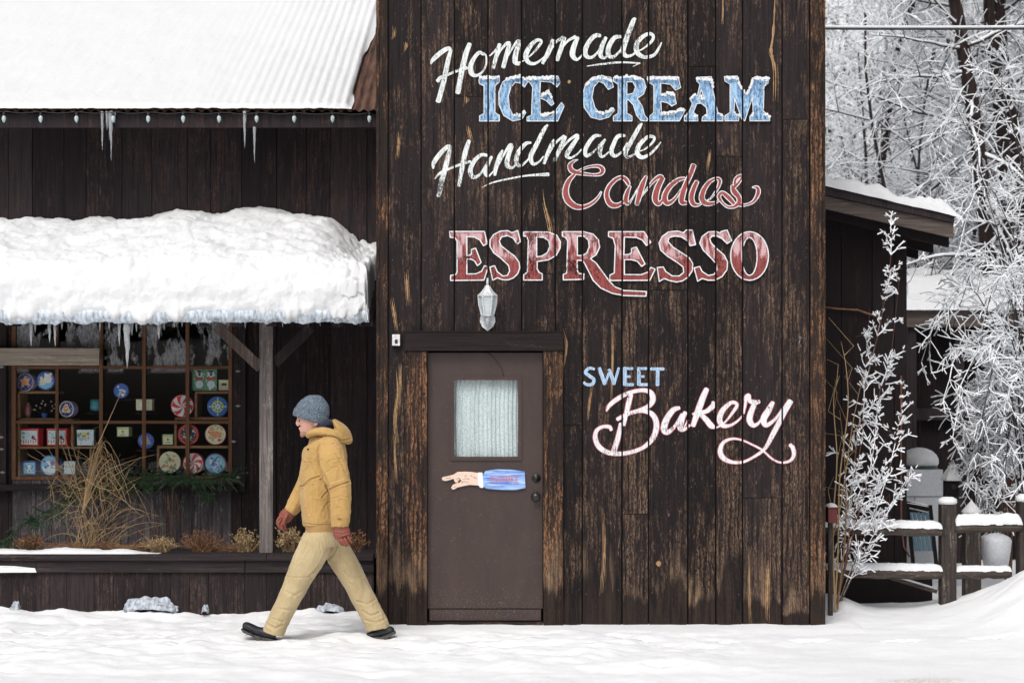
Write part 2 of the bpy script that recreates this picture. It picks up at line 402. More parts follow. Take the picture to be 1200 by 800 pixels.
# bare-wood splits
def cat(p0, p1, p2, p3, t):
    return tuple(.5*((2*b)+(-a+c)*t+(2*a-5*b+4*c-d)*t*t+(-a+3*b-3*c+d)*t*t*t) for a, b, c, d in zip(p0, p1, p2, p3))
def smooth_pts(pts, res=7, closed=False):
    if len(pts) < 3: res_ = res; P = [pts[0]]+list(pts)+[pts[-1]]
    elif closed: P = [pts[-1]]+list(pts)+[pts[0], pts[1]]
    else:
        a = tuple(2*u-v for u, v in zip(pts[0], pts[1])); b = tuple(2*u-v for u, v in zip(pts[-1], pts[-2]))
        P = [a]+list(pts)+[b]
    out = []
    for i in range(len(P)-3):
        for k in range(res): out.append(cat(P[i], P[i+1], P[i+2], P[i+3], k/res))
    if not closed: out.append(tuple(P[-2]))
    return out
class Paint:
    """brush strokes lying on the board faces"""
    def __init__(s, y=-.0045): s.mb = MB(); s.y = y; s.k = 0
    def stroke(s, pts, grow=0., mi=0, closed=False, smooth=True, res=7, yoff=0., jag=0., rcap=True):
        """pts = (px, py, width px)"""
        pts = [(p[0], p[1], p[2]) for p in pts]
        P = smooth_pts(pts, res, closed) if smooth else pts
        n = len(P); s.k += 1; y0 = s.y-yoff-.00006*s.k
        C = [Vector((X(p[0]), Z(p[1]))) for p in P]; Wd = [max(.12, p[2]+2*grow)/2/156. for p in P]
        L = []; Rr = []
        for i in range(n):
            if closed: t = C[(i+1) % n]-C[i-1]
            else: t = C[min(n-1, i+1)]-C[max(0, i-1)]
            if t.length < 1e-7: t = Vector((1, 0))
            t.normalize(); nn = Vector((-t.y, t.x)); w_ = Wd[i]*(1+jag*rnd.uniform(-1, 1))
            L.append(C[i]+nn*w_); Rr.append(C[i]-nn*w_)
        vs = []
        for i in range(n):
            yy = y0-i*6e-6; vs += [(L[i].x, yy, L[i].y), (Rr[i].x, yy, Rr[i].y)]
        fs = [(2*i, 2*i+1, 2*i+3, 2*i+2) for i in range(n-1)]
        if closed: fs.append((2*n-2, 2*n-1, 1, 0))
        elif rcap:
            for e, sg in ((0, -1), (n-1, 1)):
                t = (C[1]-C[0]) if e == 0 else (C[-1]-C[-2])
                if t.length < 1e-7: continue
                t.normalize(); nn = Vector((-t.y, t.x)); w_ = Wd[e]; base = len(vs); yy = y0-e*6e-6-3e-6
                arc = []
                for k in range(7):
                    a = math.pi*k/6; q = C[e]+nn*w_*math.cos(a)+t*sg*w_*.55*math.sin(a); arc.append((q.x, yy, q.y))
                vs += arc; fs.append(tuple(range(base, base+7)))
        s.mb.add(vs, fs, mi)
    def poly(s, pts, holes=(), mi=0, yoff=0.):
        s.k += 1; y0 = s.y-yoff-.00006*s.k
        loops = [[Vector((X(a), Z(b), 0)) for a, b in pts]]+[[Vector((X(a), Z(b), 0)) for a, b in h_] for h_ in holes]
        tr = geometry.tessellate_polygon(loops); flat = [v for l_ in loops for v in l_]
        s.mb.add([(v.x, y0, v.y) for v in flat], [tuple(t) for t in tr], mi)
    def blob(s, x, y, r, mi=0, yoff=0.):
        s.k += 1; y0 = s.y-yoff-.00006*s.k; n = 9
        s.mb.add([(X(x+r*rnd.uniform(.75, 1.2)*math.cos(a)), y0, Z(y+r*rnd.uniform(.75, 1.2)*math.sin(a))) for a in [2*math.pi*k/n for k in range(n)]], [tuple(range(n))], mi)
    def finish(s, name, mats, parent, label=None, gaps=tower_gaps):
        me = s.mb.mesh(name, mats)
        b = bmesh.new(); b.from_mesh(me)
        for gx in gaps:
            x0 = X(gx)-.0065; x1 = X(gx)+.0065
            for xx in (x0, x1):
                bmesh.ops.bisect_plane(b, geom=b.verts[:]+b.edges[:]+b.faces[:], plane_co=(xx, 0, 0), plane_no=(1, 0, 0), dist=1e-7)
            kill = [f for f in b.faces if x0 < f.calc_center_median().x < x1]
            bmesh.ops.delete(b, geom=kill, context='FACES')
        for f in b.faces:
            if f.normal.y > 0: f.normal_flip()
        b.to_mesh(me); b.free()
        return link(name, me, parent, label)

def sliver(pts, wid):
    sp = Paint(-.003)
    n = len(pts); P = []
    for i, (a, b) in enumerate(pts):
        e = math.sin(math.pi*i/(n-1)); P.append((a, b, wid*max(.02, e)*.62))
    sp.stroke(P, jag=.45, res=9)
    for d_ in (-.75, .8):
        a_ = rnd.randrange(0, max(1, n-2)); Q = [(p[0]+d_*wid*.8+rnd.uniform(-.3, .3), p[1]+rnd.uniform(-3, 3), .25+.5*(0 < i_ < n-1-a_)) for i_, p in enumerate(P[a_:])]
        if len(Q) > 2: sp.stroke(Q, jag=.5, res=8)
    sp.finish('bare_wood_split', M['bare'], tower)
sliver([(908, -30), (908, 0), (906, 40), (903.5, 60), (908, 78), (909, 95), (908.5, 118)], 4.5)
sliver([(847, -8), (847, 14), (846.5, 31)], 1.6)
sliver([(832, 176), (831, 186), (829, 198)], 1.9)
sliver([(467, 154), (467, 170), (465, 187)], 2.8); sliver([(461.5, 33), (462, 40), (461, 46)], 2.6); sliver([(475, 49), (476, 54), (475, 60)], 3)
sliver([(546, 113), (547, 118), (546, 122)], 4); sliver([(548.5, 147), (550, 156), (553, 167)], 3.2)
sliver([(717.5, 380), (718, 420), (716.5, 470)], 1.4); sliver([(694, 452), (691, 470), (688.5, 494)], 1.7)
sliver([(706.5, 600), (708, 645), (704.5, 695)], 2.4); sliver([(901, 655), (900, 675), (899, 700), (899.5, 728)], 3.2)
sliver([(878, 640), (878, 690), (879, 732)], 1.7); sliver([(476, 318), (477, 335), (478.5, 358)], 3.2)
sliver([(459, 350), (462, 368), (465, 388)], 3.); sliver([(464, 430), (466, 460), (463, 490), (466, 520)], 2.6); sliver([(469, 425), (469, 445), (468, 480)], 2.2); sliver([(462, 505), (463, 540), (465, 566)], 1.5)
sliver([(951, 415), (954, 470), (957, 530), (959, 570)], 2.1)
sliver([(636, 222), (638, 238), (641, 250), (644, 264), (645.5, 280), (646, 298)], 3.4); sliver([(660, 385), (664, 405), (661, 430)], 1.6)
for a_, b_, r_ in ((772, 660, 3.2), (667, 96, 2.0)):
    sp = Paint(-.003); sp.blob(a_, b_, r_); sp.finish('knot', M['bare'], tower)

# --- lettering ------------------------------------------------------------
WH = paint('white_sign_paint', (.46, .50, .51), (.80, .83, .82), .75)
WH2 = paint('bright_white_sign_paint', (.56, .58, .62), (.80, .80, .80), .45)
PK = paint('dull_red_edge_paint', (.35, .06, .09), (.50, .12, .15), .3)
RD = paint('brick_red_sign_paint', (.13, .020, .020), (.30, .055, .048), .60, Z(306), Z(268), (.62, .42, .44))
RD2 = paint('brick_red_script_paint', (.21, .032, .030), (.34, .062, .055), .35)
BL = paint('ice_blue_sign_paint', (.045, .13, .30), (.36, .56, .76), .5, streak=(60, 18))
SB = paint('pale_blue_sign_paint', (.26, .40, .60), (.50, .64, .80), .5)
def T(o, f, pts, k=1.):   # zoomed drawing -> photograph px
    return [(o[0]+p[0]/f, o[1]+p[1]/f)+((p[2]/f*k,) if len(p) > 2 else ()) for p in pts]
def script(name, groups, label, k=1.0, edge=None, outline=None):
    P = Paint()
    strokes = [T(o, f, pts, k) for (o, f, lst) in groups for pts in lst]
    if edge:
        for s_ in strokes: P.stroke(s_, grow=edge, mi=1)
        for s_ in strokes: P.stroke(s_, mi=0, yoff=.0008)
        return P.finish(name, [WH2, PK], tower, label)
    if outline:
        for s_ in strokes: P.stroke(s_, mi=0)
        for s_ in strokes: P.stroke(s_, grow=-outline, mi=1, yoff=.0010)
        return P.finish(name, [WH2, RD2], tower, label)
    for s_ in strokes: P.stroke(s_, mi=0)
    return P.finish(name, [WH], tower, label)
A_ = ((495, 20), 7.275); B_ = ((600, 10), 6.667); C_ = ((495, 130), 7.275); D_ = ((620, 130), 7.275)
homemade = [(*A_, [
 [(72,402,14),(95,362,36),(165,300,40),(222,270,34),(246,285,18)],
 [(242,285,28),(215,390,40),(180,560,42),(135,722,42)],
 [(130,548,34),(155,520,32),(220,492,22),(300,460,24),(380,435,26)],
 [(403,232,38),(370,320,44),(335,470,45),(302,648,42)],
 [(520,322,22),(485,305,30),(440,355,34),(412,420,42),(418,478,44),(455,502,28),(510,472,18),(543,405,15),(542,335,15),(520,312,22)],
 [(575,333,12),(620,290,18),(660,240,24)],
 [(658,235,32),(635,320,36),(602,440,30)],
 [(615,400,12),(660,300,15),(715,230,26),(745,222,24)],
 [(742,232,32),(718,320,38),(690,430,36)],
 [(705,380,14),(760,280,17),(808,212,26),(830,212,26)],
 [(826,220,36),(795,320,44),(792,385,44),(825,408,20)]]),
 (*B_, [
 [(35,430,24),(70,420,12),(105,400,8),(160,355,13),(218,285,22),(225,255,24),(190,252,26),(140,300,36),(108,370,40),(128,422,32),(180,432,22),(240,392,13),(275,350,10)],
 [(318,248,26),(285,335,32),(240,430,26)],[(275,390,12),(335,275,18),(398,228,26)],
 [(408,232,32),(385,310,36),(352,405,32)],[(362,350,13),(430,262,18),(495,222,26)],
 [(512,230,30),(480,310,42),(474,368,42),(505,402,24),(540,375,13),(560,340,10)],
 [(690,215,26),(650,215,34),(602,262,35),(572,330,38),(582,375,34),(625,383,22),(680,330,14),(715,255,12)],
 [(733,230,26),(702,300,36),(690,365,36),(720,390,20),(752,362,12)],
 [(850,222,24),(800,232,34),(757,300,38),(752,358,38),(787,383,26),(838,340,16),(875,285,13)],
 [(962,80,22),(945,105,36),(902,220,42),(867,325,42),(890,373,30),(940,365,18),(982,325,12)],
 [(990,335,8),(1030,312,14),(1090,260,22),(1103,218,24),(1070,200,28),(1010,232,32),(972,290,40),(982,352,38),(1040,383,28),(1110,365,24),(1148,310,18),(1168,268,8)],
 [(585,453,5),(700,437,15),(850,423,15),(1000,430,12)],[(1000,430,9),(945,455,5)]])]
script('painted_lettering', homemade, 'white brushed script reading Homemade')
handmade = [(*C_, [
 [(90,492,16),(100,440,38),(150,368,38),(213,308,34),(245,308,22)],[(240,305,26),(210,430,42),(170,580,44),(138,725,38)],
 [(105,580,10),(150,532,22),(240,490,20),(330,456,22),(408,432,22)],[(398,255,32),(367,350,42),(340,480,40),(312,640,28)],
 [(555,380,24),(500,378,30),(442,430,36),(408,508,40),(432,566,35),(490,543,20),(545,455,13)],[(590,392,24),(560,450,34),(537,525,36),(562,558,18),(610,512,12)],
 [(683,338,18),(655,395,34),(625,495,35),(617,548,24)],[(640,480,12),(690,382,18),(742,298,28),(765,292,24)],[(763,303,30),(728,400,40),(725,465,42),(763,487,22),(805,450,13)],
 [(925,272,18),(880,282,32),(822,350,38),(800,428,38),(830,470,28),(890,428,16),(935,365,13)],[(1066,122,18),(1035,165,34),(977,280,38),(925,385,40),(942,452,30),(990,438,16),(1032,390,12)],
 [(508,653,5),(600,612,13),(750,577,15),(900,552,16),(1075,542,32)]]),
 (*D_, [
 [(212,246,14),(190,290,30),(152,380,32),(128,450,24)],[(145,415,12),(220,282,18),(298,215,26)],[(308,222,30),(265,320,36),(218,425,32)],[(240,380,12),(320,272,18),(398,212,26),(422,215,20)],
 [(417,226,28),(360,310,40),(322,378,38),(352,402,22),(410,370,14),(445,330,12)],
 [(610,212,18),(560,217,32),(512,270,36),(478,340,36),(492,383,32),(550,350,16),(605,285,13)],[(648,245,18),(618,290,34),(602,360,36),(627,393,20),(682,350,12)],
 [(815,212,24),(760,218,34),(722,280,36),(702,350,38),(732,386,28),(790,350,16),(835,275,13)],[(962,110,16),(935,145,34),(872,260,38),(822,355,38),(842,396,26),(900,370,12)],
 [(930,350,8),(1000,320,14),(1058,262,22),(1062,225,26),(1010,225,30),(942,290,38),(922,358,42),(960,398,34),(1030,370,22),(1090,310,18),(1122,268,9)]])]
script('painted_lettering', handmade, 'white brushed script reading Handmade')
G_ = ((650, 180), 9.23); H_ = ((770, 180), 9.23)
candies = [(*G_, [
 [(250,68,14),(205,85,34),(165,130,55),(185,185,62),(250,210,50),(330,222,40),(430,232,34),(500,218,48),(518,175,58),(480,140,44),(400,140,34),(310,165,32),(240,205,34)],
 [(215,225,40),(150,300,60),(118,400,72),(140,500,80),(220,570,70),(310,578,52),(400,540,44),(470,475,36),(503,415,24)],
 [(800,335,46),(770,285,56),(720,258,46),(650,290,50),(582,370,56),(562,460,62),(602,545,70),(670,562,58),(735,525,40),(790,440,22)],
 [(815,355,34),(785,420,56),(768,500,64),(792,542,45),(830,500,22),(885,405,20),(960,290,24)],
 [(988,250,38),(950,335,66),(915,450,66),(888,550,52)],[(930,470,22),(1000,385,26),(1060,305,38),(1130,252,50),(1165,260,50)],
 [(1165,265,62),(1110,380,74),(1088,490,76),(1122,545,55),(1170,500,36),(1215,440,22)]]),
 (*H_, [
 [(300,268,34),(230,285,50),(150,345,60),(92,430,66),(82,500,72),(120,538,58),(190,490,40),(262,385,24)],
 [(395,128,64),(358,230,62),(310,335,62),(272,450,72),(268,525,66),(320,535,40)],
 [(430,305,54),(395,380,62),(370,475,66),(392,545,60),(450,555,34),(505,510,24)],
 [(540,515,20),(600,462,26),(658,370,38),(678,295,50),(640,272,38),(562,312,50),(502,400,62),(485,490,70),(532,540,60),(610,538,42),(665,510,28)],
 [(835,335,40),(852,275,44),(900,242,42),(908,272,38),(862,335,44),(815,375,50)],
 [(810,350,40),(832,410,70),(880,470,62),(885,530,60),(830,575,42),(760,575,36),(700,525,36),(668,465,48),(705,425,48),(770,475,60),(830,540,50)],
 [(890,550,56),(950,558,34),(1040,520,40),(1092,430,54),(1082,370,46),(1030,365,20)]])]
script('painted_lettering', candies, 'red script with white outline reading Candies', outline=1.15)
P = None
N_ = ((675, 420), 6.157); O_ = ((800, 440), 6.664)
bakery = [(*N_, [
 [(220,378,10),(242,337,26),(300,290,30),(380,248,26),(480,228,26),(540,248,36),(553,300,38),(520,345,30),(450,372,20),(385,390,14)],
 [(298,438,24),(345,412,26),(400,390,26),(480,377,26),(550,402,34),(580,470,38),(562,560,36),(500,630,26),(420,668,26),(330,685,28),(240,680,30),(170,640,34),(140,580,32),(147,522,26),(190,492,22),(240,492,24),(255,515,20)],
 [(395,260,32),(375,340,34),(345,480,20)],[(325,470,28),(300,580,34),(272,668,36)],
 [(745,355,22),(700,372,36),(652,440,42),(635,508,46),(662,530,34),(712,488,20),(762,400,14)],[(788,388,26),(760,450,38),(752,503,36),(780,513,18),(820,480,14)]]),
 (*O_, [
 [(8,412,8),(40,345,10)],[(187,105,36),(160,165,44),(120,275,46),(80,390,34)],[(78,300,14),(130,285,24),(180,280,30),(232,240,38),(237,205,22)],[(130,292,28),(180,340,38),(220,388,42),(248,402,26)],
 [(255,408,10),(290,392,12),(340,352,12),(402,270,22),(423,225,24),(380,210,26),(312,270,38),(287,340,40),(312,388,34),(370,388,20),(430,352,14),(468,310,11)],
 [(476,295,11),(490,220,20),(494,168,26),(515,155,28),(522,195,30),(560,208,36),(598,203,24)],[(562,215,34),(532,290,42),(522,348,46),(552,388,32),(600,360,17),(655,262,14)],
 [(703,208,28),(670,270,46),(632,338,48),(652,386,34),(720,340,20),(790,245,16)],
 [(840,200,44),(802,262,46),(760,350,38),(702,460,36),(642,568,24),(560,630,18),(470,673,18),(380,673,26),(312,638,38),(292,580,34),(322,517,24),(390,492,16),(460,502,12),(540,537,12),(620,580,13),(700,650,12),(770,678,13),(840,662,20),(868,612,28),(858,562,32),(838,538,26)]])]
script('painted_lettering', bakery, 'white flourished script with thin red edge reading Bakery', edge=.75)
sw = [(*N_, [
 [(132,76,18),(95,70,22),(68,98,24),(92,122,24),(128,150,24),(118,184,24),(80,188,22),(56,172,18)],
 [(168,70,26),(188,128,28),(207,184,24)],[(207,184,16),(228,130,18),(243,95,18)],[(238,80,22),(258,130,26),(275,184,24)],[(275,184,16),(292,125,18),(308,68,18)],
 [(352,66,26),(352,130,26),(352,190,26)],[(358,72,20),(408,72,20)],[(358,130,18),(390,130,18)],[(358,188,22),(412,188,22)],
 [(453,66,26),(453,130,26),(453,190,26)],[(460,72,20),(508,72,20)],[(460,130,18),(490,130,18)],[(460,188,22),(515,188,22)],
 [(540,75,22),(632,75,22)],[(590,72,26),(588,130,26),(588,192,26)]])]
P = Paint()
ss = [T(o, f, q) for (o, f, lst) in sw for q in lst]
for q in ss: P.stroke(q, mi=0, smooth=len(q) > 2)
for q in ss: P.stroke(q, grow=-1.1, mi=1, yoff=.0008, smooth=len(q) > 2)
P.finish('painted_lettering', [SB, paint('grey_blue_sign_paint', (.22, .34, .50), (.42, .56, .72), .5)], tower, 'small pale blue capitals reading SWEET')
I_ = ((520, 260), 9.23); J_ = ((650, 260), 8.892); K_ = ((770, 260), 8.571)
def ell(cx, cy, a, b, n=28): return [(cx+a*math.cos(2*math.pi*k/n), cy+b*math.sin(2*math.pi*k/n)) for k in range(n)]
esp = [
 (I_, [(65,105),(440,105),(470,235),(430,258),(390,195),(330,165),(250,160),(250,365),(285,360),(300,345),(300,300),(345,285),(405,440),(365,475),(335,425),(300,405),(250,402),(250,565),(350,562),(410,535),(440,475),(480,490),(435,630),(75,635),(75,580),(130,570),(145,545),(145,210),(125,175),(70,168)], []),
 (I_, [(760,112),(800,95),(830,215),(795,240),(750,175),(690,150),(625,165),(600,210),(620,260),(690,315),(770,375),(815,440),(822,500),(800,560),(755,605),(700,627),(640,627),(580,605),(530,632),(500,490),(550,475),(580,540),(640,588),(690,580),(713,530),(700,470),(620,395),(540,335),(500,265),(502,195),(540,140),(610,103),(690,97),(735,118)], []),
 (I_, [(865,110),(1130,112),(1220,145),(1262,215),(1258,285),(1215,364),(1130,412),(1010,430),(1010,510),(1030,545),(1065,565),(1065,630),(865,630),(865,575),(905,545),(915,200),(895,160),(865,155)], [[(1005,165),(1080,168),(1135,205),(1148,265),(1120,335),(1060,372),(1005,380)]]),
 (J_, [(80,105),(300,105),(400,130),(455,190),(468,265),(430,345),(370,385),(430,430),(500,525),(570,620),(630,680),(690,702),(720,715),(955,727),(950,775),(720,768),(600,745),(480,690),(400,610),(350,510),(310,430),(290,405),(235,400),(235,510),(255,540),(305,545),(300,600),(90,605),(88,550),(125,535),(135,200),(115,165),(80,150)], [[(235,150),(300,150),(350,190),(360,260),(335,325),(290,352),(235,352)]]),
 (J_, [(560,105),(930,105),(1000,215),(955,248),(910,190),(850,165),(725,160),(720,345),(775,340),(800,320),(800,280),(850,265),(940,440),(905,465),(860,412),(800,395),(725,395),(725,550),(900,552),(970,525),(1000,475),(1045,495),(990,610),(575,612),(575,555),(620,535),(630,250),(610,175),(560,155)], []),
 (K_, [(290,85),(350,85),(385,230),(330,242),(300,190),(240,152),(170,145),(118,160),(108,200),(160,258),(240,310),(320,362),(355,420),(352,490),(310,555),(250,595),(190,605),(120,590),(70,570),(20,600),(0,460),(60,455),(85,500),(150,545),(220,545),(265,510),(260,455),(200,408),(100,345),(35,285),(17,215),(50,150),(110,105),(200,95),(265,112)], []),
 (K_, [(640,100),(700,85),(745,190),(700,220),(650,170),(600,145),(550,145),(525,172),(540,215),(600,275),(670,335),(703,400),(700,480),(650,550),(580,587),(510,587),(450,570),(405,597),(370,465),(425,450),(450,500),(510,540),(570,530),(600,480),(590,420),(530,355),(460,285),(425,215),(450,150),(510,105),(590,100),(630,115)], []),
 (K_, ell(925, 345, 190, 243), [ell(925, 350, 76, 190, 24)])]
P = Paint()
for (o, f), out, holes in esp:
    P.poly(T(o, f, out), [T(o, f, h_) for h_ in holes], 0)
    for lp in [out]+holes:
        q = [(a, b, 1.35) for a, b in T(o, f, lp)]
        rs = len(lp) > 22 and lp is not out
        n = len(q)
        for i in range(n):
            a, b = q[i], q[(i+1) % n]; P.stroke([a, b], mi=1, smooth=False, yoff=.003, rcap=True)
P.finish('painted_lettering', [RD, WH2], tower, 'large red serif capitals with white outline reading ESPRESSO')
L_ = ((550, 80), 6.667); M_ = ((730, 80), 6.667)
ice = [
 (L_, [(75,100),(80,70),(235,65),(235,110),(200,140),(200,350),(235,370),(235,415),(80,415),(80,375),(115,355),(115,140),(80,125)], []),
 (L_, [(390,62),(440,85),(455,112),(430,150),(400,120),(360,112),(325,150),(305,220),(312,310),(340,368),(385,378),(430,330),(442,350),(410,400),(340,415),(270,372),(232,290),(230,190),(260,110),(320,68)], []),
 (L_, [(445,75),(690,65),(712,110),(685,150),(640,112),(555,105),(550,225),(580,215),(600,180),(620,170),(660,280),(640,295),(600,255),(550,235),(555,375),(640,378),(690,310),(720,270),(740,300),(690,415),(450,415),(450,385),(485,370),(495,150),(470,112),(445,105)], []),
 (L_, [(1105,75),(1125,150),(1085,170),(1050,122),(1010,105),(972,150),(958,230),(980,310),(1020,358),(1080,350),(1110,310),(1135,330),(1090,385),(1020,405),(950,385),(897,310),(885,210),(910,120),(970,72),(1050,65)], []),
 (M_, [(-75,75),(100,65),(160,90),(180,150),(160,205),(110,240),(150,300),(168,370),(192,398),(188,415),(140,412),(105,370),(80,290),(45,252),(30,250),(30,355),(70,378),(70,415),(-75,415),(-75,380),(-38,355),(-38,130),(-75,105)], [[(30,110),(75,110),(98,150),(80,198),(30,212)]]),
 (M_, [(190,70),(430,70),(450,155),(410,175),(370,130),(295,120),(295,215),(330,205),(345,185),(400,200),(415,280),(380,300),(350,275),(295,262),(300,370),(400,362),(450,310),(485,330),(440,415),(205,415),(205,380),(240,350),(240,140),(195,110)], []),
 (M_, [(575,75),(690,70),(700,170),(725,290),(740,350),(780,372),(780,415),(615,415),(620,385),(655,365),(650,310),(610,278),(575,280),(548,350),(580,372),(585,415),(478,415),(478,380),(510,360),(540,280),(520,240),(550,210),(580,220),(600,130),(575,105)], [[(610,170),(637,248),(592,240)]]),
 (M_, [(790,70),(890,65),(925,160),(968,215),(1010,80),(1140,75),(1130,125),(1100,140),(1095,340),(1140,375),(1145,415),(990,415),(990,380),(1015,350),(1010,230),(950,415),(925,400),(870,240),(865,350),(905,375),(900,415),(795,415),(795,375),(835,350),(835,130),(795,105)], [])]
P = Paint()
for (o, f), out, holes in ice:
    P.poly(T(o, f, out), [T(o, f, h_) for h_ in holes], 0)
    for lp in [out]+holes:
        q = [(a, b, .95) for a, b in T(o, f, lp)]
        for i in range(len(q)): P.stroke([q[i], q[(i+1) % len(q)]], mi=1, smooth=False, yoff=.003)
caps = [(L_, [[(80,78),(235,74)],[(285,100),(330,75),(400,66),(445,92)],[(450,82),(690,76)],[(565,222),(615,185),(640,235)],[(565,368),(685,350)],[(350,365),(400,365),(432,340)],[(905,140),(960,88),(1040,72),(1110,95)],[(990,340),(1060,352),(1125,322)]]),
        (M_, [[(-70,78),(60,68),(150,95)],[(190,82),(430,88)],[(300,222),(345,198),(400,212)],[(300,362),(400,348),(475,325)],[(580,86),(690,92)],[(690,100),(702,160)],[(528,232),(560,218)],[(604,215),(618,238)],[(738,362),(775,378)],[(484,376),(508,368)],[(555,370),(580,380)],[(630,380),(652,368)],[(798,76),(890,84)],[(896,110),(938,185),(965,205),(995,140),(1012,96)],[(1015,84),(1135,88)],[(868,356),(900,376)],[(1100,362),(1138,382)],[(996,378),(1012,362)],[(1118,100),(1110,140)]])]
for (o, f), lst in caps:
    for seg in lst:
        q = T(o, f, seg)
        for a, b in zip(q[:-1], q[1:]):
            d = math.hypot(b[0]-a[0], b[1]-a[1]); n = max(2, int(d/1.3))
            for k in range(n):
                t_ = (k+rnd.random())/n
                P.blob(a[0]+(b[0]-a[0])*t_+rnd.uniform(-.5, .5), a[1]+(b[1]-a[1])*t_+rnd.uniform(-1.1, 1.3), rnd.uniform(.9, 2.1), mi=1, yoff=.006)
P.finish('painted_lettering', [BL, WH2], tower, 'blue serif capitals capped with painted snow reading ICE CREAM')

# --- door -------------------------------------------------------------------
t = NT('brown_door_paint'); co = t.coord(); n = t.noise(t.vmath('MULTIPLY', co, (6, 1, 2)), 1., 6, .6)
scr = t.noise(t.vmath('MULTIPLY', co, (30, 1, 55)), 1., 5, .75, 1.5)
sep = t.new('ShaderNodeSeparateXYZ'); t.set(sep, 0, co)
low = t.math('MULTIPLY', t.rng(sep.outputs[2], .32, .12), t.rng(t.noise(t.vmath('MULTIPLY', co, (90, 1, 120)), 1., 3, .7), .60, .66))
c = t.mix(t.rng(n, .3, .7), (.036, .021, .0185), (.054, .033, .029))
c = t.mix(t.math('MULTIPLY', t.rng(scr, .62, .69), .4), c, (.30, .23, .19)); c = t.mix(t.math('MULTIPLY', low, .6), c, (.42, .34, .27))
t.col(c); t.rough(.42); t.bump(t.noise(t.vmath('MULTIPLY', co, (60, 1, 9)), 1., 4), .12, .003); M['door'] = t.mat
door = link('door', bpy.data.meshes.new('door'), tower)
dm = MB(); yd = .035
wx0, wx1, wz0, wz1 = X(532), X(607), Z(535), Z(445)
dx0, dx1, dz0, dz1 = X(501), X(636), Z(713), Z(413)
dm.box(dx0, wx0, yd, yd+.045, dz0, dz1); dm.box(wx1, dx1, yd, yd+.045, dz0, dz1); dm.box(wx0, wx1, yd, yd+.045, dz0, wz0); dm.box(wx0, wx1, yd, yd+.045, wz1, dz1)
me = dm.mesh('door', M['door']); orient(me)
bpy.data.objects.remove(door); door = link('door', me, tower)
fm = MB(); o_ = .018; e = .028
for (a, b, c_, d_) in ((wx0-e, wx1+e, wz1, wz1+e), (wx0-e, wx1+e, wz0-e, wz0), (wx0-e, wx0, wz0, wz1), (wx1, wx1+e, wz0, wz1)):
    fm.box(a, b, yd-.012, yd-.001, c_, d_)
part('window_frame', fm, M['door'], door)
cu = MB()
def curt(u, v):
    x = wx0+u*(wx1-wx0); return (x, yd+.05+.010*math.sin(u*95+1.2*math.sin(v*3))*(.7+.3*math.sin(u*23))+.003*math.sin(v*9+u*7), wz0+v*(wz1-wz0))
cu.grid(curt, 220, 10)
t = NT('lace_curtain'); co = t.coord(); v = t.new('ShaderNodeTexVoronoi'); t.set(v, 'Vector', co); t.set(v, 'Scale', 95.)
st = t.noise(t.vmath('MULTIPLY', co, (110, 0, 7)), 1., 4, .7)
t.col(t.mix(t.rng(t.math('ADD', v.outputs[0], t.math('MULTIPLY', st, .8)), .35, 1.1), (.88, .92, .92), (.48, .58, .60))); t.rough(.9); M['lace'] = t.mat
part('curtain', cu, M['lace'], door, smooth=True)
def glass(name, refl=.05, painted_refl=None):
    t = NT(name); tr = t.new('ShaderNodeBsdfTransparent'); gl = t.new('ShaderNodeBsdfGlossy'); gl.inputs['Roughness'].default_value = .03
    mx = t.new('ShaderNodeMixShader'); mx.inputs[0].default_value = refl; t.l.new(tr.outputs[0], mx.inputs[1]); t.l.new(gl.outputs[0], mx.inputs[2])
    out = mx.outputs[0]
    if painted_refl:  # pale grey patches painted high on the glass for reflected trees
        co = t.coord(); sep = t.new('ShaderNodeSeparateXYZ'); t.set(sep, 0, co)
        n = t.noise(t.vmath('MULTIPLY', co, (3.2, 1, 1.4)), 1., 5, .6); m = t.math('MULTIPLY', t.rng(n, .49, .53), t.rng(sep.outputs[2], painted_refl[0], painted_refl[1]))
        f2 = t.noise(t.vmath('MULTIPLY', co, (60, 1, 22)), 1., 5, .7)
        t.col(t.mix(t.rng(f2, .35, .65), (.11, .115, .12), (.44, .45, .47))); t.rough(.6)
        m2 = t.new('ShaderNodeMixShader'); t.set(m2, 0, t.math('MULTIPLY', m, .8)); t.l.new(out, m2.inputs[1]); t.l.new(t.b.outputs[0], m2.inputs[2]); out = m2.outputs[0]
    t.l.new(out, t.out.inputs['Surface']); return t.mat
gm = MB(); gm.box(wx0+.002, wx1-.002, yd+.018, yd+.022, wz0+.002, wz1-.002)
part('window_pane', gm, glass('door_glass', .06), door)
for (px, py, r) in ((628.5, 560, 5.2), (628, 582, 5.4)):
    k = MB(); c0 = (X(px), yd, Z(py)); r_ = r/156
    if py < 570: k.lathe([(r_, 0), (r_, -.008), (r_*.85, -.014), (r_*.45, -.016), (r_*.42, -.022), (.001, -.023)], c0, 20, axis='y')
    else: k.lathe([(r_*1.02, 0), (r_, -.006), (r_*.4, -.012), (r_*.38, -.03), (r_*.85, -.038), (r_, -.052), (r_*.8, -.066), (r_*.3, -.072), (.001, -.073)], c0, 20, axis='y')
    part('deadbolt' if py < 570 else 'doorknob', k, M['black'], door, smooth=True)
k = MB(); k.box(X(503), X(634), yd-.010, yd-.001, Z(727), Z(714)); part('kick_board', k, M['door'], door)
k = MB(); k.box(X(560), X(561.2), yd-.004, yd-.001, Z(430), Z(413)); 
ar = MB(); ar.tube([(X(572), yd-.006, Z(413)), (X(580), yd-.010, Z(420)), (X(588), yd-.010, Z(432)), (X(591), yd-.006, Z(443))], .003, 6)
part('wire', ar, M['door'], door, smooth=True)
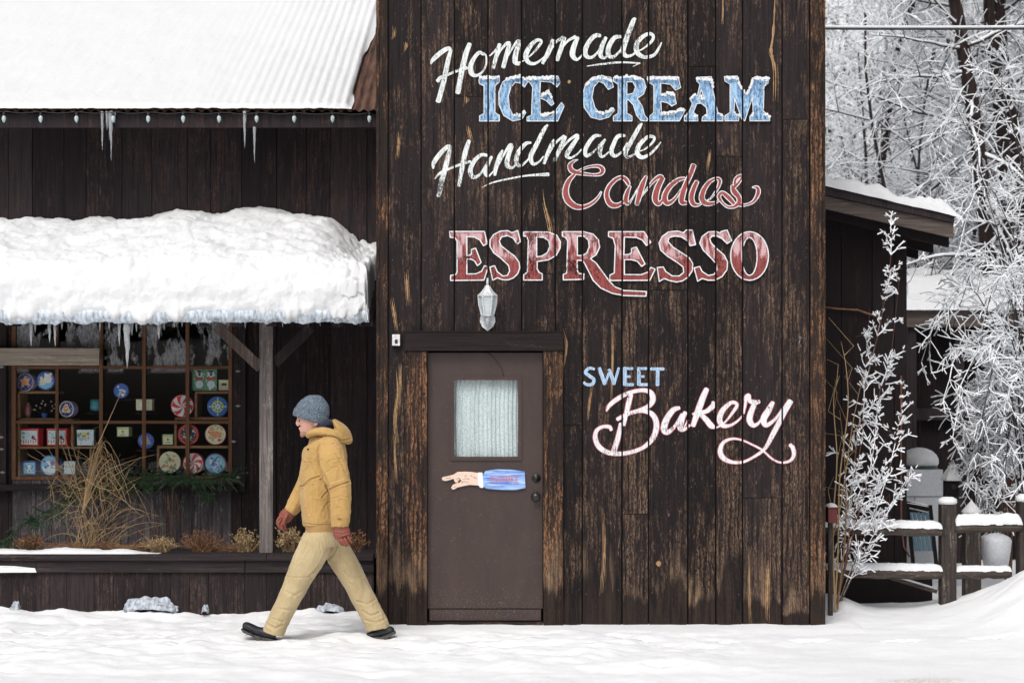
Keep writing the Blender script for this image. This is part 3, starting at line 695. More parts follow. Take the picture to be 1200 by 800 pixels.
# frame round the door
for (a, b) in ((477, 500.6), (636.8, 659.6)):
    k = MB(); k.box(X(a), X(b), -.034, .031, -.03, Z(411.5)); part('door_jamb', k, M['towertrim'], tower)
k = MB(); k.box(X(475), X(660), -.046, .030, Z(411), Z(389.5)); part('door_lintel', k, M['lintel'], tower)
k = MB(); k.box(X(475)-.004, X(660)+.004, -.052, .029, Z(389.3), Z(388)); part('drip_cap', k, M['lintel'], tower)
k = MB(); k.box(X(501), X(636), -.02, .09, -.02, Z(728.2)); part('threshold', k, M['lintel'], tower)
k = MB(); k.box(DX0, DX1, .15, .17, 0, DTOP); part('door_backing', k, M['dark'], tower)

# --- pointing hand sign -------------------------------------------------------
S_ = ((500, 530), 8.571)
hand = thing('pointing_hand_sign', 'flat cut-out sign of a pointing hand with blue sleeve fixed to the brown door', 'sign', (X(568), yd-.02, Z(562)))
ske = simple('painted_skin', (.74, .56, .46), .6, .06); lin = simple('painted_line', (.10, .06, .05), .7)
def flat(pts): return [(X(a), Z(b)) for a, b in T(*S_, pts)]
hp = [(150,258),(165,245),(200,240),(270,221),(310,195),(380,192),(450,195),(515,205),(518,330),(430,325),(370,337),(310,350),(282,368),(258,372),(245,352),(262,325),(295,308),(330,302),(345,285),(325,268),(325,285),(310,302),(290,300),(275,285),(272,264),(235,275),(190,286),(160,280)]
kh = MB(); kh.prism(flat(hp), yd-.019, yd-.004)
cl_ = [(515,200),(560,202),(572,345),(560,356),(535,352),(525,335),(517,330)]
k = MB(); k.prism(flat(cl_), yd-.021, yd-.003); part('cuff', k, simple('painted_cuff', (.80, .78, .80), .6, .05), hand)
sl = [(562,230),(590,185),(640,176),(720,168),(840,172),(985,190),(992,355),(900,374),(830,377),(700,372),(600,362),(570,342)]
t = NT('painted_blue_sleeve'); co = t.coord(); n = t.noise(t.vmath('MULTIPLY', co, (5, 1, 55)), 1., 4, .6, .8)
t.col(t.mix(t.rng(n, .36, .6), (.07, .17, .55), (.40, .58, .85))); t.rough(.55)
k = MB(); k.prism(flat(sl), yd-.023, yd-.002); part('sleeve', k, t.mat, hand)
P = Paint(yd-.0195)
for q in ([(190,262,4),(215,256,4),(240,252,3)],[(345,285,5),(330,262,6),(310,255,4)],[(345,285,4),(360,300,5),(352,308,3)],[(380,238,4),(400,228,5)],[(440,230,4),(455,236,5)],[(470,245,5),(500,262,6)],[(360,268,3),(400,262,3),(430,272,4)],[(360,290,3),(420,300,3)],[(272,350,4),(290,340,3)],[(300,262,3),(318,285,4),(310,300,3)]):
    P.stroke(T(*S_, q))
kh.add(P.mb.v, P.mb.f, 1); part('hand', kh, [ske, lin], hand)
# small worn capitals on the sleeve
GL = {'E': [[(1,0),(0,0),(0,2),(1,2)],[(0,1),(.8,1)]], 'N': [[(0,2),(0,0),(1,2),(1,0)]], 'T': [[(0,0),(1,0)],[(.5,0),(.5,2)]], 'R': [[(0,2),(0,0),(1,.2),(1,.8),(0,1),(1,2)]], 'A': [[(0,2),(.5,0),(1,2)],[(.2,1.3),(.8,1.3)]], 'C': [[(1,.2),(.5,0),(0,.6),(0,1.4),(.5,2),(1,1.8)]]}
P = Paint(yd-.0236)
for i, ch in enumerate('ENTRANCE'):
    for stl in GL[ch]:
        q = [(645+i*36+a*25, 240+b*29+6*math.sin(i), 8) for a, b in stl]
        q = T(*S_, q)
        for a, b in zip(q[:-1], q[1:]): P.stroke([a, b], smooth=False)
P.finish('painted_word', simple('faded_red_letters', (.48, .16, .22), .6, .3, 300), hand, gaps=[])

# --- wall lantern ---------------------------------------------------------------
lx = X(571.5); lant = thing('wall_lantern', 'small white six-sided glass lantern fixed above the brown door', 'lamp', (lx, -.01, Z(387)))
wm = simple('weathered_white_metal', (.55, .58, .60), .5, .3, 60, metal=.1)
def zz(py): return Z(py, -.08)
yl = -.085; kk = 1/156
k = MB(); k.lathe([(.2*kk, 0), (2.2*kk, 0), (12.6*kk, 0)], (lx, yl, zz(346)), 6, ph=R(30)) if False else None
k = MB(); k.lathe([(11.8*kk, zz(347.5)), (11.8*kk, zz(346)), (7.5*kk, zz(342)), (4.2*kk, zz(337.5)), (3*kk, zz(335)), (1.3*kk, zz(334)), (1.5*kk, zz(329)), (.9*kk, zz(327.5)), (1.4*kk, zz(326.5)), (.3*kk, zz(325.5))], (lx, yl, 0), 6, ph=R(0))
part('lamp_cap', k, wm, lant)
k = MB()
for i in range(6):
    a = R(60*i); ca, sa = math.cos(a), math.sin(a)
    k.tube([(lx+ca*10.8*kk, yl+sa*10.8*kk, zz(347.4)), (lx+ca*10*kk, yl+sa*10*kk, zz(357)), (lx+ca*7*kk, yl+sa*7*kk, zz(369))], .9*kk, 5)
k.lathe([(6.5*kk, zz(371)), (7.8*kk, zz(370)), (7.8*kk, zz(368.6)), (.5*kk, zz(368.6))], (lx, yl, 0), 6)
part('lamp_frame', k, wm, lant)
k = MB(); k.lathe([(.3*kk, zz(368.4)), (6.6*kk, zz(368.4)), (9.6*kk, zz(357)), (10.3*kk, zz(347.8)), (.3*kk, zz(347.8))], (lx, yl, 0), 6)
t = NT('bevelled_lamp_glass'); t.col((.75, .82, .85)); t.rough(.15); t.b.inputs['Alpha'].default_value = .55; part('lamp_glass', k, t.mat, lant)
k = MB(); k.lathe([(3*kk, zz(368)), (3.2*kk, zz(360)), (2.4*kk, zz(352)), (.4*kk, zz(350.5))], (lx, yl, 0), 10); part('bulb', k, simple('dull_bulb', (.7, .7, .68), .3), lant, smooth=True)
k = MB(); q = [(-8.5,371),(-9,377),(-6.5,383),(-2.5,386),(0,388.5),(2.5,386),(6.5,383),(9,377),(8.5,371),(4,369.5),(-4,369.5)]
k.prism([(lx+a*kk, Z(b)) for a, b in q], -.022, -.003); part('back_plate', k, wm, lant)
k = MB(); k.tube([(lx, -.02, Z(380)), (lx, -.05, Z(381)), (lx, yl, Z(376)), (lx, yl, zz(371))], [.02, .017, .015, .02], 8); part('arm', k, wm, lant, smooth=True)
k = MB(); k.tube([(lx, -.006, Z(340)), (lx+.01, -.012, Z(330)), (lx+.004, -.006, Z(322))], .006, 6); part('cable', k, M['wire'], lant)
# --- switch box and small wall things ------------------------------------------
k = MB(); k.box(X(460), X(469), -.045, -.004, Z(405), Z(392)); k.box(X(463.3), X(466.3), -.052, -.0455, Z(402.5), Z(398), 1)
single('switch_box', k, [simple('aged_white_plastic', (.62, .62, .62), .5, .2), M['black']], 'small white electrical box screwed to the boards left of the door lintel', 'switch')
k = MB(); k.lathe([(.013, 0), (.013, -.01), (.009, -.014), (.004, -.015), (.003, -.004)], (X(937.5), -.004, Z(396)), 12, axis='y'); k.tube([(X(937.5), -.008, Z(398)), (X(936), -.02, Z(402)), (X(938), -.02, Z(406)), (X(935), -.006, Z(407))], .0035, 6)
single('screw_hook', k, simple('galvanised', (.16, .16, .17), .4, .2, metal=.6), 'small metal hook screwed into the boards right of the bakery lettering', 'hook')

# ---------------------------------------------------------------- wing with roof, porch roof and display window
WY = 1.9                                   # the wing's front wall
wing = thing('shop_wing', 'low dark board-clad wing with snow-covered roof, porch roof and display window', 'building', (X(215, WY), WY, 0))
XL, XR = X(0, WY)-2.2, TX0-.005
def xw(px): return X(px, WY)
def zw(py): return Z(py, WY)
WX0, WX1, WZ0, WZ1 = xw(14), xw(272), zw(562), zw(366)
wl_ = MB(); gaps = [10, 38, 75, 101, 143, 178, 219.5, 246.5, 283, 324, 359, 387, 430]
xsb = sorted([xw(p) for p in gaps]+[XL, xw(-30), xw(-68), xw(-110), xw(-150), xw(-200), XR])
for a, b in zip(xsb[:-1], xsb[1:]):
    yf = WY+rnd.uniform(-.006, .003); a2 = a+.0025; b2 = b-.0025
    top = 4.25
    if b2 <= WX0+.01 or a2 >= WX1-.01:
        wl_.box(a2, b2, yf, WY+.03, -.05, top); continue
    wl_.box(a2, b2, yf, WY+.03, WZ1, top)
    if a2 < WX0: wl_.box(a2, WX0, yf, WY+.03, -.05, WZ1-.001)
    if b2 > WX1: wl_.box(WX1, b2, yf, WY+.03, -.05, WZ1-.001)
part('board_wall', wl_, M['wing'], wing)
lw = MB(); x = WX0
while x < WX1-.01:
    b = min(WX1, x+rnd.uniform(.10, .19)); lw.box(x+.002, b-.002, WY+rnd.uniform(-.004, .003), WY+.03, -.05, WZ0-.003); x = b
part('lower_wall', lw, M['greyboard'], wing, label='greyed boards below the display window')
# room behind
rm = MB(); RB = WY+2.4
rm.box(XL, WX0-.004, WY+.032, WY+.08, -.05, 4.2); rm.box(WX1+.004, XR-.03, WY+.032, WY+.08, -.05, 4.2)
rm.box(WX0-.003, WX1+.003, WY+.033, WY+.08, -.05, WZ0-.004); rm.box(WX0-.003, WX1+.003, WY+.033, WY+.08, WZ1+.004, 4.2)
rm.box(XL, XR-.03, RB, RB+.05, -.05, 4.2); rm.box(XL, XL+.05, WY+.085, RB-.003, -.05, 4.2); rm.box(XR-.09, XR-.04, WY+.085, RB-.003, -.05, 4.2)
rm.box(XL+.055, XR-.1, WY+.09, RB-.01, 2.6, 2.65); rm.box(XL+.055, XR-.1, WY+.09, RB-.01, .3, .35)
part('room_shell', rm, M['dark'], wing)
# window
win = link('display_window', bpy.data.meshes.new('x'), wing); bpy.data.objects.remove(win)
fr_ = MB(); y0, y1 = WY-.012, WY+.045
fr_.box(WX0, WX0+.035, y0, y1, WZ0, WZ1); fr_.box(WX1-.03, WX1, y0, y1, WZ0, WZ1)
fr_.box(WX0+.036, WX1-.031, y0+.001, y1-.001, WZ0, WZ0+.03); fr_.box(WX0+.036, WX1-.031, y0+.001, y1-.001, WZ1-.03, WZ1)
me = fr_.mesh('display_window', M['muntin']); orient(me); win = link('display_window', me, wing)
for px, wd in ((66.8, 3.4), (118.5, 4.2), (168.8, 4.2), (219.7, 4.2)):
    k = MB(); k.box(xw(px-wd/2), xw(px+wd/2), WY-.006, WY+.018, WZ0+.031, WZ1-.031); part('muntin', k, M['muntin'], win)
Mx = wood('brown_painted_glazing_bar', (.10, .05, .03), (.20, .10, .058), (.30, .17, .10), wear=.5, flake=.1, axis='x', tone=.15, bump=.1)
for py in (430.5, 494.5):
    cuts = [WX0+.036, xw(65), xw(68.6), xw(116.3), xw(120.7), xw(166.6), xw(171), xw(217.5), xw(221.9), WX1-.031]
    for i in range(0, len(cuts), 2):
        k = MB(); k.box(cuts[i]+.0005, cuts[i+1]-.0005, WY-.004, WY+.016, zw(py+1.7), zw(py-1.7)); part('glazing_bar', k, Mx, win)
k = MB(); k.box(WX0+.037, WX1-.032, WY+.020, WY+.024, WZ0+.032, WZ1-.032)
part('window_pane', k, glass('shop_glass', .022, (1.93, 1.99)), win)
k = MB(); k.box(xw(-40), xw(277), WY-.14, WY-.008, zw(574), zw(567)); part('window_sill', k, M['plantrim'], wing)
k = MB(); k.box(xw(282), xw(288.5), WY-.05, WY-.007, zw(576), zw(380)); part('window_casing', k, M['wing'], wing)
k = MB(); k.box(xw(2), xw(9), WY-.05, WY-.007, zw(576), zw(380)); part('window_casing', k, M['wing'], wing)
k = MB(); k.box(X(-60, 1.8), X(117, 1.8), 1.775, 1.81, Z(428, 1.8), Z(408, 1.8)); part('cross_board', k, M['beamx'], wing, label='pale grey weathered plank nailed across the window')
# latches
for (px, py) in ((280, 435), (280, 475.5), (275, 517), (280, 559), (4, 430), (3.5, 512), (5, 553), (4, 526)):
    k = MB(); k.lathe([(.012, 0), (.012, -.006), (.004, -.010)], (xw(px), WY-.052, zw(py)), 8, axis='y'); k.box(xw(px)-.02, xw(px)+.02, WY-.058, WY-.052, zw(py)-.004, zw(py)+.004)
    part('window_clip', k, simple('pale_clip', (.30, .29, .29), .5) if 'clip' not in M else M['clip'], wing)
    M['clip'] = bpy.data.materials['pale_clip']

# upper corrugated roof
EY, EZ = 1.3, Z(129.5, 1.3); SL = .47
t = NT('rusty_corrugated_iron'); co = t.coord(); n = t.noise(t.vmath('MULTIPLY', co, (30, 2.5, 2.5)), 1., 5, .65)
t.col(t.mix(t.rng(n, .35, .65), (.035, .020, .016), (.20, .10, .065))); t.rough(.6); t.b.inputs['Metallic'].default_value = .2; M['rust'] = t.mat
PER = .076
def roofz(x, y): return EZ+(y-EY)*SL+.010*math.cos(2*math.pi*x/PER)
rx0, rx1 = XL-.1, XR-.003
k = MB(); n = int((rx1-rx0)/PER*8)
k.grid(lambda u, v: (rx0+u*(rx1-rx0), EY+v*7.5, roofz(rx0+u*(rx1-rx0), EY+v*7.5)), n, 5)
nn = len(k.v)
k.grid(lambda u, v: (rx0+u*(rx1-rx0), EY+v*7.5, roofz(rx0+u*(rx1-rx0), EY+v*7.5)-.004), n, 5)
me = k.mesh('roof_sheet', M['rust'], True); link('roof_sheet', me, wing)
k = MB(); k.box(rx0, rx1, EY+.06, EY+.10, EZ-.13, EZ-.018); part('eave_board', k, M['wing'], wing)
k = MB(); k.box(rx0, rx1, EY+.103, WY-.01, EZ-.03, EZ-.016); part('soffit', k, M['wing'], wing)
# snow on it
sx1 = X(411, EY)
k = MB(); m = int((sx1-rx0)/PER*6)
def rs(u, v):
    x = rx0+u*(sx1-rx0); y = EY-.004+v*7.3
    am = sstep(-3.2, -1.3, x)
    x2 = x+(.02*fr(3, y*3, 1)+.03*math.sin(y*2.1) if u > .999 else 0)
    th = .045+.012*fr(x*1.6, y*1.6, 2)+.006*fr(x*9, y*9, 4)+am*.010*math.cos(2*math.pi*x/PER)*(.35+.65*am)
    if v < .001: th = .006+.010*abs(fr(x*8, 2, 2))
    if v < .0005: y -= .004
    e = sstep(0, .05, sx1-x); th = .004+th*(.25+.75*e)
    return (x2, y, EZ+(y-EY)*SL+.008+th)
vs_ = [0, .0002, .0015, .004, .008]+[.008+(.992)*(i/70)**1.3 for i in range(1, 71)]
k.v = [rs(i/(m-1), v) for v in vs_ for i in range(m)]
k.f = [(j*m+i, j*m+i+1, (j+1)*m+i+1, (j+1)*m+i) for j in range(len(vs_)-1) for i in range(m-1)]; k.m = [0]*len(k.f)
o = single('roof_snow', k, M['snow'], 'even snow layer lying on the upper corrugated roof', 'snow', kind='stuff', smooth=True)

# porch roof (awning)
AY0, AZ0 = .36, Z(375, .36); ASL = .42
axr = X(437.5, .5)
def az(y): return AZ0+(y-AY0)*ASL
aw = link('porch_roof', bpy.data.meshes.new('x'), wing); bpy.data.objects.remove(aw)
k = MB(); k.add([(XL, AY0, AZ0), (axr, AY0, AZ0), (axr, WY-.008, az(WY)), (XL, WY-.008, az(WY)), (XL, AY0, AZ0+.02), (axr, AY0, AZ0+.02), (axr, WY-.008, az(WY)+.02), (XL, WY-.008, az(WY)+.02)],
      [(0,3,2,1),(4,5,6,7),(0,1,5,4),(1,2,6,5),(2,3,7,6),(3,0,4,7)])
me = k.mesh('porch_roof', M['wing']); orient(me); aw = link('porch_roof', me, wing)
for px in (-40, 18, 62, 130, 195, 238, 278, 318, 355, 395, 431):
    k = MB(); xa = X(px-6, AY0); xb = X(px+6, AY0); e = .06
    k.add([(xa, AY0+.01, AZ0-.048), (xb, AY0+.01, AZ0-.048), (xb, WY-.01, az(WY)-.06), (xa, WY-.01, az(WY)-.06), (xa, AY0+.01, AZ0-.002), (xb, AY0+.01, AZ0-.002), (xb, WY-.01, az(WY)-.006), (xa, WY-.01, az(WY)-.006)],
          [(0,3,2,1),(4,5,6,7),(0,1,5,4),(1,2,6,5),(2,3,7,6),(3,0,4,7)])
    part('rafter', k, M['wing'], aw)
# post and braces
PY = 1.0
k = MB(); k.box(X(305, PY), X(320.5, PY), PY-.05, PY+.05, .44, az(PY)-.09); part('porch_post', k, M['post'], wing, label='grey weathered post holding up the porch roof')
k = MB(); k.box(XL, axr, PY-.045, PY+.045, az(PY)-.088, az(PY)-.058); part('porch_beam', k, M['wing'], wing)
k = MB(); k.bar((X(254, PY), PY, Z(382, PY)), (X(306, PY), PY, Z(431, PY)), .085, .06); part('brace', k, M['brace'], wing)
k = MB(); k.bar((X(365, PY), PY, Z(384, PY)), (X(322, PY), PY, Z(426, PY)), .085, .06); part('brace', k, M['wing'], wing)
# snow on the porch roof
prof = [(.37, .0), (.335, .03), (.30, .10), (.285, .20), (.31, .31), (.37, .42), (.48, .50), (.65, .575), (.85, .645), (1.05, .71), (1.25, .78), (1.45, .84), (1.62, .885), (1.78, .93), (1.885, .955)]
prof = smooth_pts(prof, 7)
nu = 640; sxr = X(435.5, .6); k = MB(); rows = []
for (py_, pz_) in prof:
    row = []
    for i in range(nu):
        u = i/(nu-1); x = XL+u*(sxr-XL)
        # slump towards the tower
        tp = sstep(X(372, 1), X(430, 1), x)
        base = ASL*(py_-AY0); hz = pz_
        over = max(0, pz_-base)
        top = sstep(.3, .9, pz_)
        big = .075*fr(x*1.3, py_*1.2, 3, 3)*top
        lump = .031*fr(x*4.2, py_*4.5, pz_*4.5+2, 4)+.014*fr(x*12, py_*12, pz_*12, 3)+.005*abs(fr(x*26, py_*26, pz_*26, 3))-.02*max(0, fr(x*5+9, py_*6, pz_*6, 2)-.35)
        rough = tp*(.045*fr(x*11, py_*11, pz_*11, 4)+.02*fr(x*30, py_*30, pz_*30, 2))
        k1 = sstep(0, .12, pz_)
        zz_ = base+over*(1-.68*tp*top)+(big+lump*(.35+.65*k1)*(1-.3*(1-top))+rough)
        yy_ = py_-(lump*.7*k1)*(1-top)
        zz_ += .05*top*math.sin(x*2.3+.7)*0.6
        lip = (1-sstep(.02, .14, pz_))*max(0, fr(x*4.5, 8.8, 1, 4)+.12); zz_ -= .075*lip; yy_ -= .075*lip+.02*(1-sstep(.02, .14, pz_))
        if i == nu-1: zz_ = base*.98+.0; 
        if i == nu-2: zz_ = base+(zz_-base)*.75
        row.append((x-sstep(X(425, 1), X(433, 1), x)*(.035*abs(fr(py_*5+2, pz_*4, 3, 3))), yy_, AZ0+.024+(zz_ if pz_ < .12 else max(zz_, base*.98))))
    rows.append(row)
k.v = [p for r_ in rows for p in r_]; k.f = [(j*nu+i, j*nu+i+1, (j+1)*nu+i+1, (j+1)*nu+i) for j in range(len(rows)-1) for i in range(nu-1)]; k.m = [0]*len(k.f)
me = k.mesh('porch_snow', M['snow'], True); o = link('porch_snow', me); tagit(o, 'thick lumpy snow heaped on the low porch roof', 'snow', kind='stuff')
# cloudy ice along the edge
k = MB(); m = 420
def band(u, v):
    x = XL+u*(sxr-XL); lo = -.012-.030*abs(fr(x*3.5, 1, 5))-.028*max(0, fr(x*13, 4, 5))-.010*max(0, fr(x*50, 2, 5, 2)); a = v
    z = AZ0+.085*(1-a)+lo*a; y = AY0-.050-.020*math.sin(a*2.6)+.03*a*a+.006*fr(x*9, v*2, 7)
    return (x, y, z)
k.grid(band, m, 9)
def band2(u, v):
    p = band(u, 1-v*.9); return (p[0], AY0-.002+v*.004, p[2]+.002)
k.grid(band2, m, 4)
me = k.mesh('edge_ice', M['iceband'], True); o = link('edge_ice', me); tagit(o, 'strip of cloudy grey ice frozen along the porch roof edge', 'ice', kind='stuff')

# icicles
def icicle_mesh(seed, L, r, n=9, wob=.1):
    q = random.Random(seed); k = MB(); pts = []; rs_ = []
    for i in range(n+1):
        v = i/n; pts.append((q.uniform(-1, 1)*r*wob, q.uniform(-1, 1)*r*wob, -L*v)); rs_.append(max(.0008, r*(1-v)**.75*(1+.16*math.sin(i*2.4+seed))))
    k.tube(pts, rs_, 8); me = k.mesh('icicle', M['ice'], True); orient(me); return me
ims = [icicle_mesh(s_, 1., .11, 9) for s_ in range(4)]
def icicle(x, y, z, L, r, label, group=None, me=None):
    o = bpy.data.objects.new('icicle', me or ims[rnd.randrange(4)]); COL.objects.link(o); o.location = (x, y, z); o.scale = (r/.11, r/.11, L)
    tagit(o, label, 'icicle', group); return o
k_ = (0.36+14)/F
icicle(X(149, .37), .37, Z(372, .37), 60*k_, .034, 'largest icicle on the porch roof, broad and milky, reaching in front of the window')
icicle(X(139.5, .37), .375, Z(374, .37), 32*k_, .016, 'long thin icicle just left of the largest one on the porch roof')
ORD = ['first', 'second', 'third', 'fourth', 'fifth', 'sixth', 'seventh', 'eighth', 'ninth', 'tenth', 'eleventh', 'twelfth', 'thirteenth']
ICI = ((8,8,3),(27,10,3),(36,30,4.2),(41,15,3),(58,26,4.2),(64,30,4),(72,12,3),(84,9,3),(100,8,3),(112,8,2.5),(117,14,2.6),(128,12,3),(154,18,4),(160,14,3),(170,8,3),(186,22,5),(192,12,4),(204,10,3),(213,9,3),(224,7,2.5),(233,8,2.5),(246,7,2.5),(258,6,2.5),(268,8,2.5),(287,10,3),(300,6,2),(331,9,2.6),(345,5,2),(361,9,3),(375,8,2.6),(388,5,2),(397,9,2.6),(404,4,2),(415,5,2.4),(422,8,2.8),(430,4,2),(15,5,2),(48,6,2.6),(93,6,2),(178,7,3),(240,5,2),(275,5,2),(309,6,2.2),(352,4,2),(368,4,2))
for (px, L, r) in ICI:
    reg = 0 if px < 118 else 1 if px < 253 else 2 if px < 306 else 3
    side = sorted(a for a, _, _ in ICI if (0 if a < 118 else 1 if a < 253 else 2 if a < 306 else 3) == reg); i_ = side.index(px); m_ = len(side)
    wh = ('above the pale plank', 'above the open window panes', 'above the brace', 'right of the porch post')[reg]
    pos = ORD[i_]+' from the left' if i_ < m_/2 else ORD[m_-1-i_]+' from the right'
    icicle(X(px, .37), .37+rnd.uniform(-.01, .015), Z(373.5, .37), L*k_*1.1, r*.5*k_*1.3, 'small icicle on the porch edge %s, %s' % (wh, pos), 'small icicles along the porch roof edge')
for (px, y0_, L, r, lab) in ((119.5,131,46,3.2,'left icicle of the bunch under the upper eave, second longest'),(125,131,22,3,'short stub of ice between the two long icicles of the upper eave bunch'),(130,131,58,3.6,'longest icicle of the bunch under the upper eave'),(134,131,14,3,'shortest icicle at the right end of the bunch under the upper eave'),(128,131,34,2.6,'medium icicle pressed against the longest one of the upper eave bunch')):
    icicle(X(px, EY), EY+.01, Z(y0_, EY), L*15.3/F, r*15.3/F*.6, lab or 'short icicle in the bunch under the upper eave', None if lab else 'short icicles in the bunch under the upper eave')
icicle(X(286.5, EY), EY+.01, Z(130, EY), 44*15.3/F, 2.3*15.3/F, 'slim icicle under the upper eave, left of a close pair')
icicle(X(298, EY), EY+.01, Z(149, EY), 42*15.3/F, 1.9*15.3/F, 'slim icicle of a close pair, hanging lower below the string of bulbs')

# string of bulbs
st = thing('string_light', 'dark wire of large clear unlit bulbs strung under the upper eave', 'string light', (X(215, EY), EY, EZ-.05))
k = MB(); pts = []
bpx = [5, 48, 90, 133, 174, 215, 257, 301, 345, 390, 433]
for a in range(-20, 440, 8): pts.append((X(a, EY), EY-.012, Z(132+.8*math.sin((a-5)/43*math.pi*2-1.5)+a*.004, EY)))
k.tube(pts, .0035, 5); part('wire', k, M['wire'], st, smooth=True)
km = 15.3/F
kb = MB(); kb.lathe([(1.3*km, 0), (2.3*km, -1.5*km), (2.6*km, -3.2*km), (2.1*km, -5.6*km), (.9*km, -7.6*km), (.2*km, -8.2*km)], (0, 0, 0), 10)
t = NT('clear_bulb_glass'); t.col((.55, .66, .68)); t.rough(.1); t.b.inputs['Alpha'].default_value = .75; bme = kb.mesh('bulb', t.mat, True); orient(bme)
kc = MB(); kc.lathe([(1.5*km, 3.5*km), (1.6*km, 0), (1.2*km, -.3*km)], (0, 0, 0), 8); sme = kc.mesh('socket', M['wire'], True); orient(sme)
for px in bpx:
    b = link('bulb', bme, st, world=False); b.location = Vector((X(px, EY), EY-.012, Z(136, EY)))-st.location
    s_ = link('socket', sme, b, world=False)

# ---------------------------------------------------------------- planter
PYF = .7
pl = thing('planter_box', 'long low dark wooden planter box running below the display window', 'planter', (X(215, PYF), PYF+.2, 0))
px1_ = X(441, PYF)-.02
k = MB(); x = XL
fx = [XL, X(-120, .7), X(-80, .7), X(-38, .7)]+[X(p, PYF) for p in (2, 42, 78, 110, 133, 158, 178, 200, 222, 244, 265, 287, 312, 335, 358, 382, 405, 425)]+[px1_]
for a, b in zip(fx[:-1], fx[1:]): k.box(a+.0015, b-.0015, PYF+rnd.uniform(0, .006), PYF+.03, -.1, Z(670.5, PYF))
part('front_boards', k, M['planter'], pl)
for a, b, mm in ((XL, X(-30, .7), 'plantrim'), (X(-29.5, .7), X(43, .7), 'plantrim'), (X(43.5, .7), X(287, .7), 'plantrim'), (X(288, .7), px1_, 'plantrim')):
    k = MB(); k.box(a, b, PYF-.022, PYF+.03, Z(670, PYF), Z(656.3, PYF)); part('trim_board', k, M[mm], pl)
for a, b in ((XL, X(313, .7)), (X(313.6, .7), px1_)):
    k = MB(); k.box(a, b, PYF-.05, PYF+.11, Z(655.8, PYF), Z(648.5, PYF)); part('top_rail', k, M['plantrim'], pl)
k = MB(); k.box(XL, px1_, PYF+.115, WY-.01, .3, .44); part('soil', k, M['soil'], pl)
k = MB(); k.box(px1_-.02, px1_, PYF+.032, WY-.012, -.05, .40); part('end_board', k, M['planter'], pl)
# snow strip on the rail, thin
k = MB()
def rsn(u, v):
    x = X(-60, .7)+u*(X(187, .7)-X(-60, .7)); e = 1-sstep(.80, 1., u)
    s_ = math.sin(math.pi*min(1, max(0, v))); z = Z(648.5, PYF)+.002+(.035+.016*fr(x*3, 2, 1))*e*s_**.5
    return (x, PYF-.055+.02*(1-e)+v*(.17-.05*(1-e))+.010*fr(x*5, v*2, 9), z+(.004*fr(x*20, v*4, 3) if 0 < v < 1 else 0))
k.grid(rsn, 160, 12)
single('rail_snow', k, M['snow'], 'thin strip of snow lying on the planter rail at the left', 'snow', kind='stuff', smooth=True)
k = MB(); k.add([(X(0, .65), PYF-.025, Z(670, PYF)), (X(42, .65), PYF-.025, Z(670, PYF)), (X(40, .65), PYF-.025, Z(665, PYF)), (X(15, .65), PYF-.025, Z(662.5, PYF)), (X(-40, .65), PYF-.025, Z(661, PYF)), (X(-40, .65), PYF-.025, Z(670, PYF)),
  (X(0, .65), PYF-.045, Z(670, PYF)), (X(42, .65), PYF-.03, Z(670, PYF)), (X(40, .65), PYF-.028, Z(666, PYF)), (X(15, .65), PYF-.035, Z(664, PYF)), (X(-40, .65), PYF-.04, Z(662, PYF)), (X(-40, .65), PYF-.045, Z(670, PYF))],
  [(0,1,2,3,4,5),(11,10,9,8,7,6),(0,6,7,1),(1,7,8,2),(2,8,9,3),(3,9,10,4),(4,10,11,5),(5,11,6,0)])
single('snow_patch', k, M['snow'], 'thin wedge of snow stuck to the trim board at the far left of the planter', 'snow')
# splashed ice against the planter front
for (px, py, wd, hh, lab) in ((175, 714, 62, 19, 'broad grey lump of splashed ice frozen against the planter boards'), (17, 712, 12, 14, 'small lump of splashed ice against the planter at the far left'), (385, 714, 34, 11, 'low lump of splashed ice against the planter right of the post'), (240, 713, 8, 10, 'tiny lump of splashed ice against the middle of the planter')):
    k = MB(); n = 30; cx = X(px, .66); s_ = 14.66/F
    def lmp(u, v):
        a = math.pi*u; rr = 1+.28*fr(px+u*5, v*4, 2)+.05*fr(px+u*18, v*9, 5)
        return (cx+math.cos(a)*-wd/2*s_*rr*(1-.15*v), PYF-.055*math.sin(math.pi*v*.5)*(1+.25*fr(u*9+px, v*7, 1)), .02+math.sin(a)**.8*hh*s_*rr*(1-v*.75))
    k.grid(lmp, 44, 12)
    single('splash_ice', k, M['splash'], lab, 'ice', smooth=True)

# ---------------------------------------------------------------- display shelves
SY0, SY1 = WY+.06, WY+.34
def xs_(px): return X(px, SY0)
def zs_(py): return Z(py, SY0)
shelf = thing('display_shelf', 'pale wooden pigeonhole shelving filled with decorated tins behind the window', 'shelf', (X(140, SY0), SY0, WZ0))
def sb(x0, x1, py, th=2.6, mat='shelfw', ya=SY0, yb=SY1, nm='shelf_board'):
    k = MB(); k.box(xs_(x0), xs_(x1), ya, yb, zs_(py+th), zs_(py)); part(nm, k, M[mat], shelf)
def sv(px, y0, y1, th=2.6):
    k = MB(); k.box(xs_(px-th/2), xs_(px+th/2), SY0+.001, SY1-.01, zs_(y1), zs_(y0)); part('shelf_divider', k, M['shelfw'], shelf)
sb(22, 66, 458.3); sb(22, 67, 489.8); sb(68.6, 85, 490.2); sb(22, 83, 523); sb(86.5, 113, 523); sb(20, 113, 558.5)
sb(228.8, 267, 458.3); sb(205, 267, 488.7, 3); sb(184, 267, 522, 3); sb(184, 267, 558.5)
sv(22, 461, 489.5); sv(22, 492.5, 522.8); sv(22, 526, 558); sv(84.5, 496, 526); sv(106, 526, 558, 2.2)
sv(229.5, 461, 488.5); sv(205.5, 491.9, 521.8); sv(185, 525.2, 558)
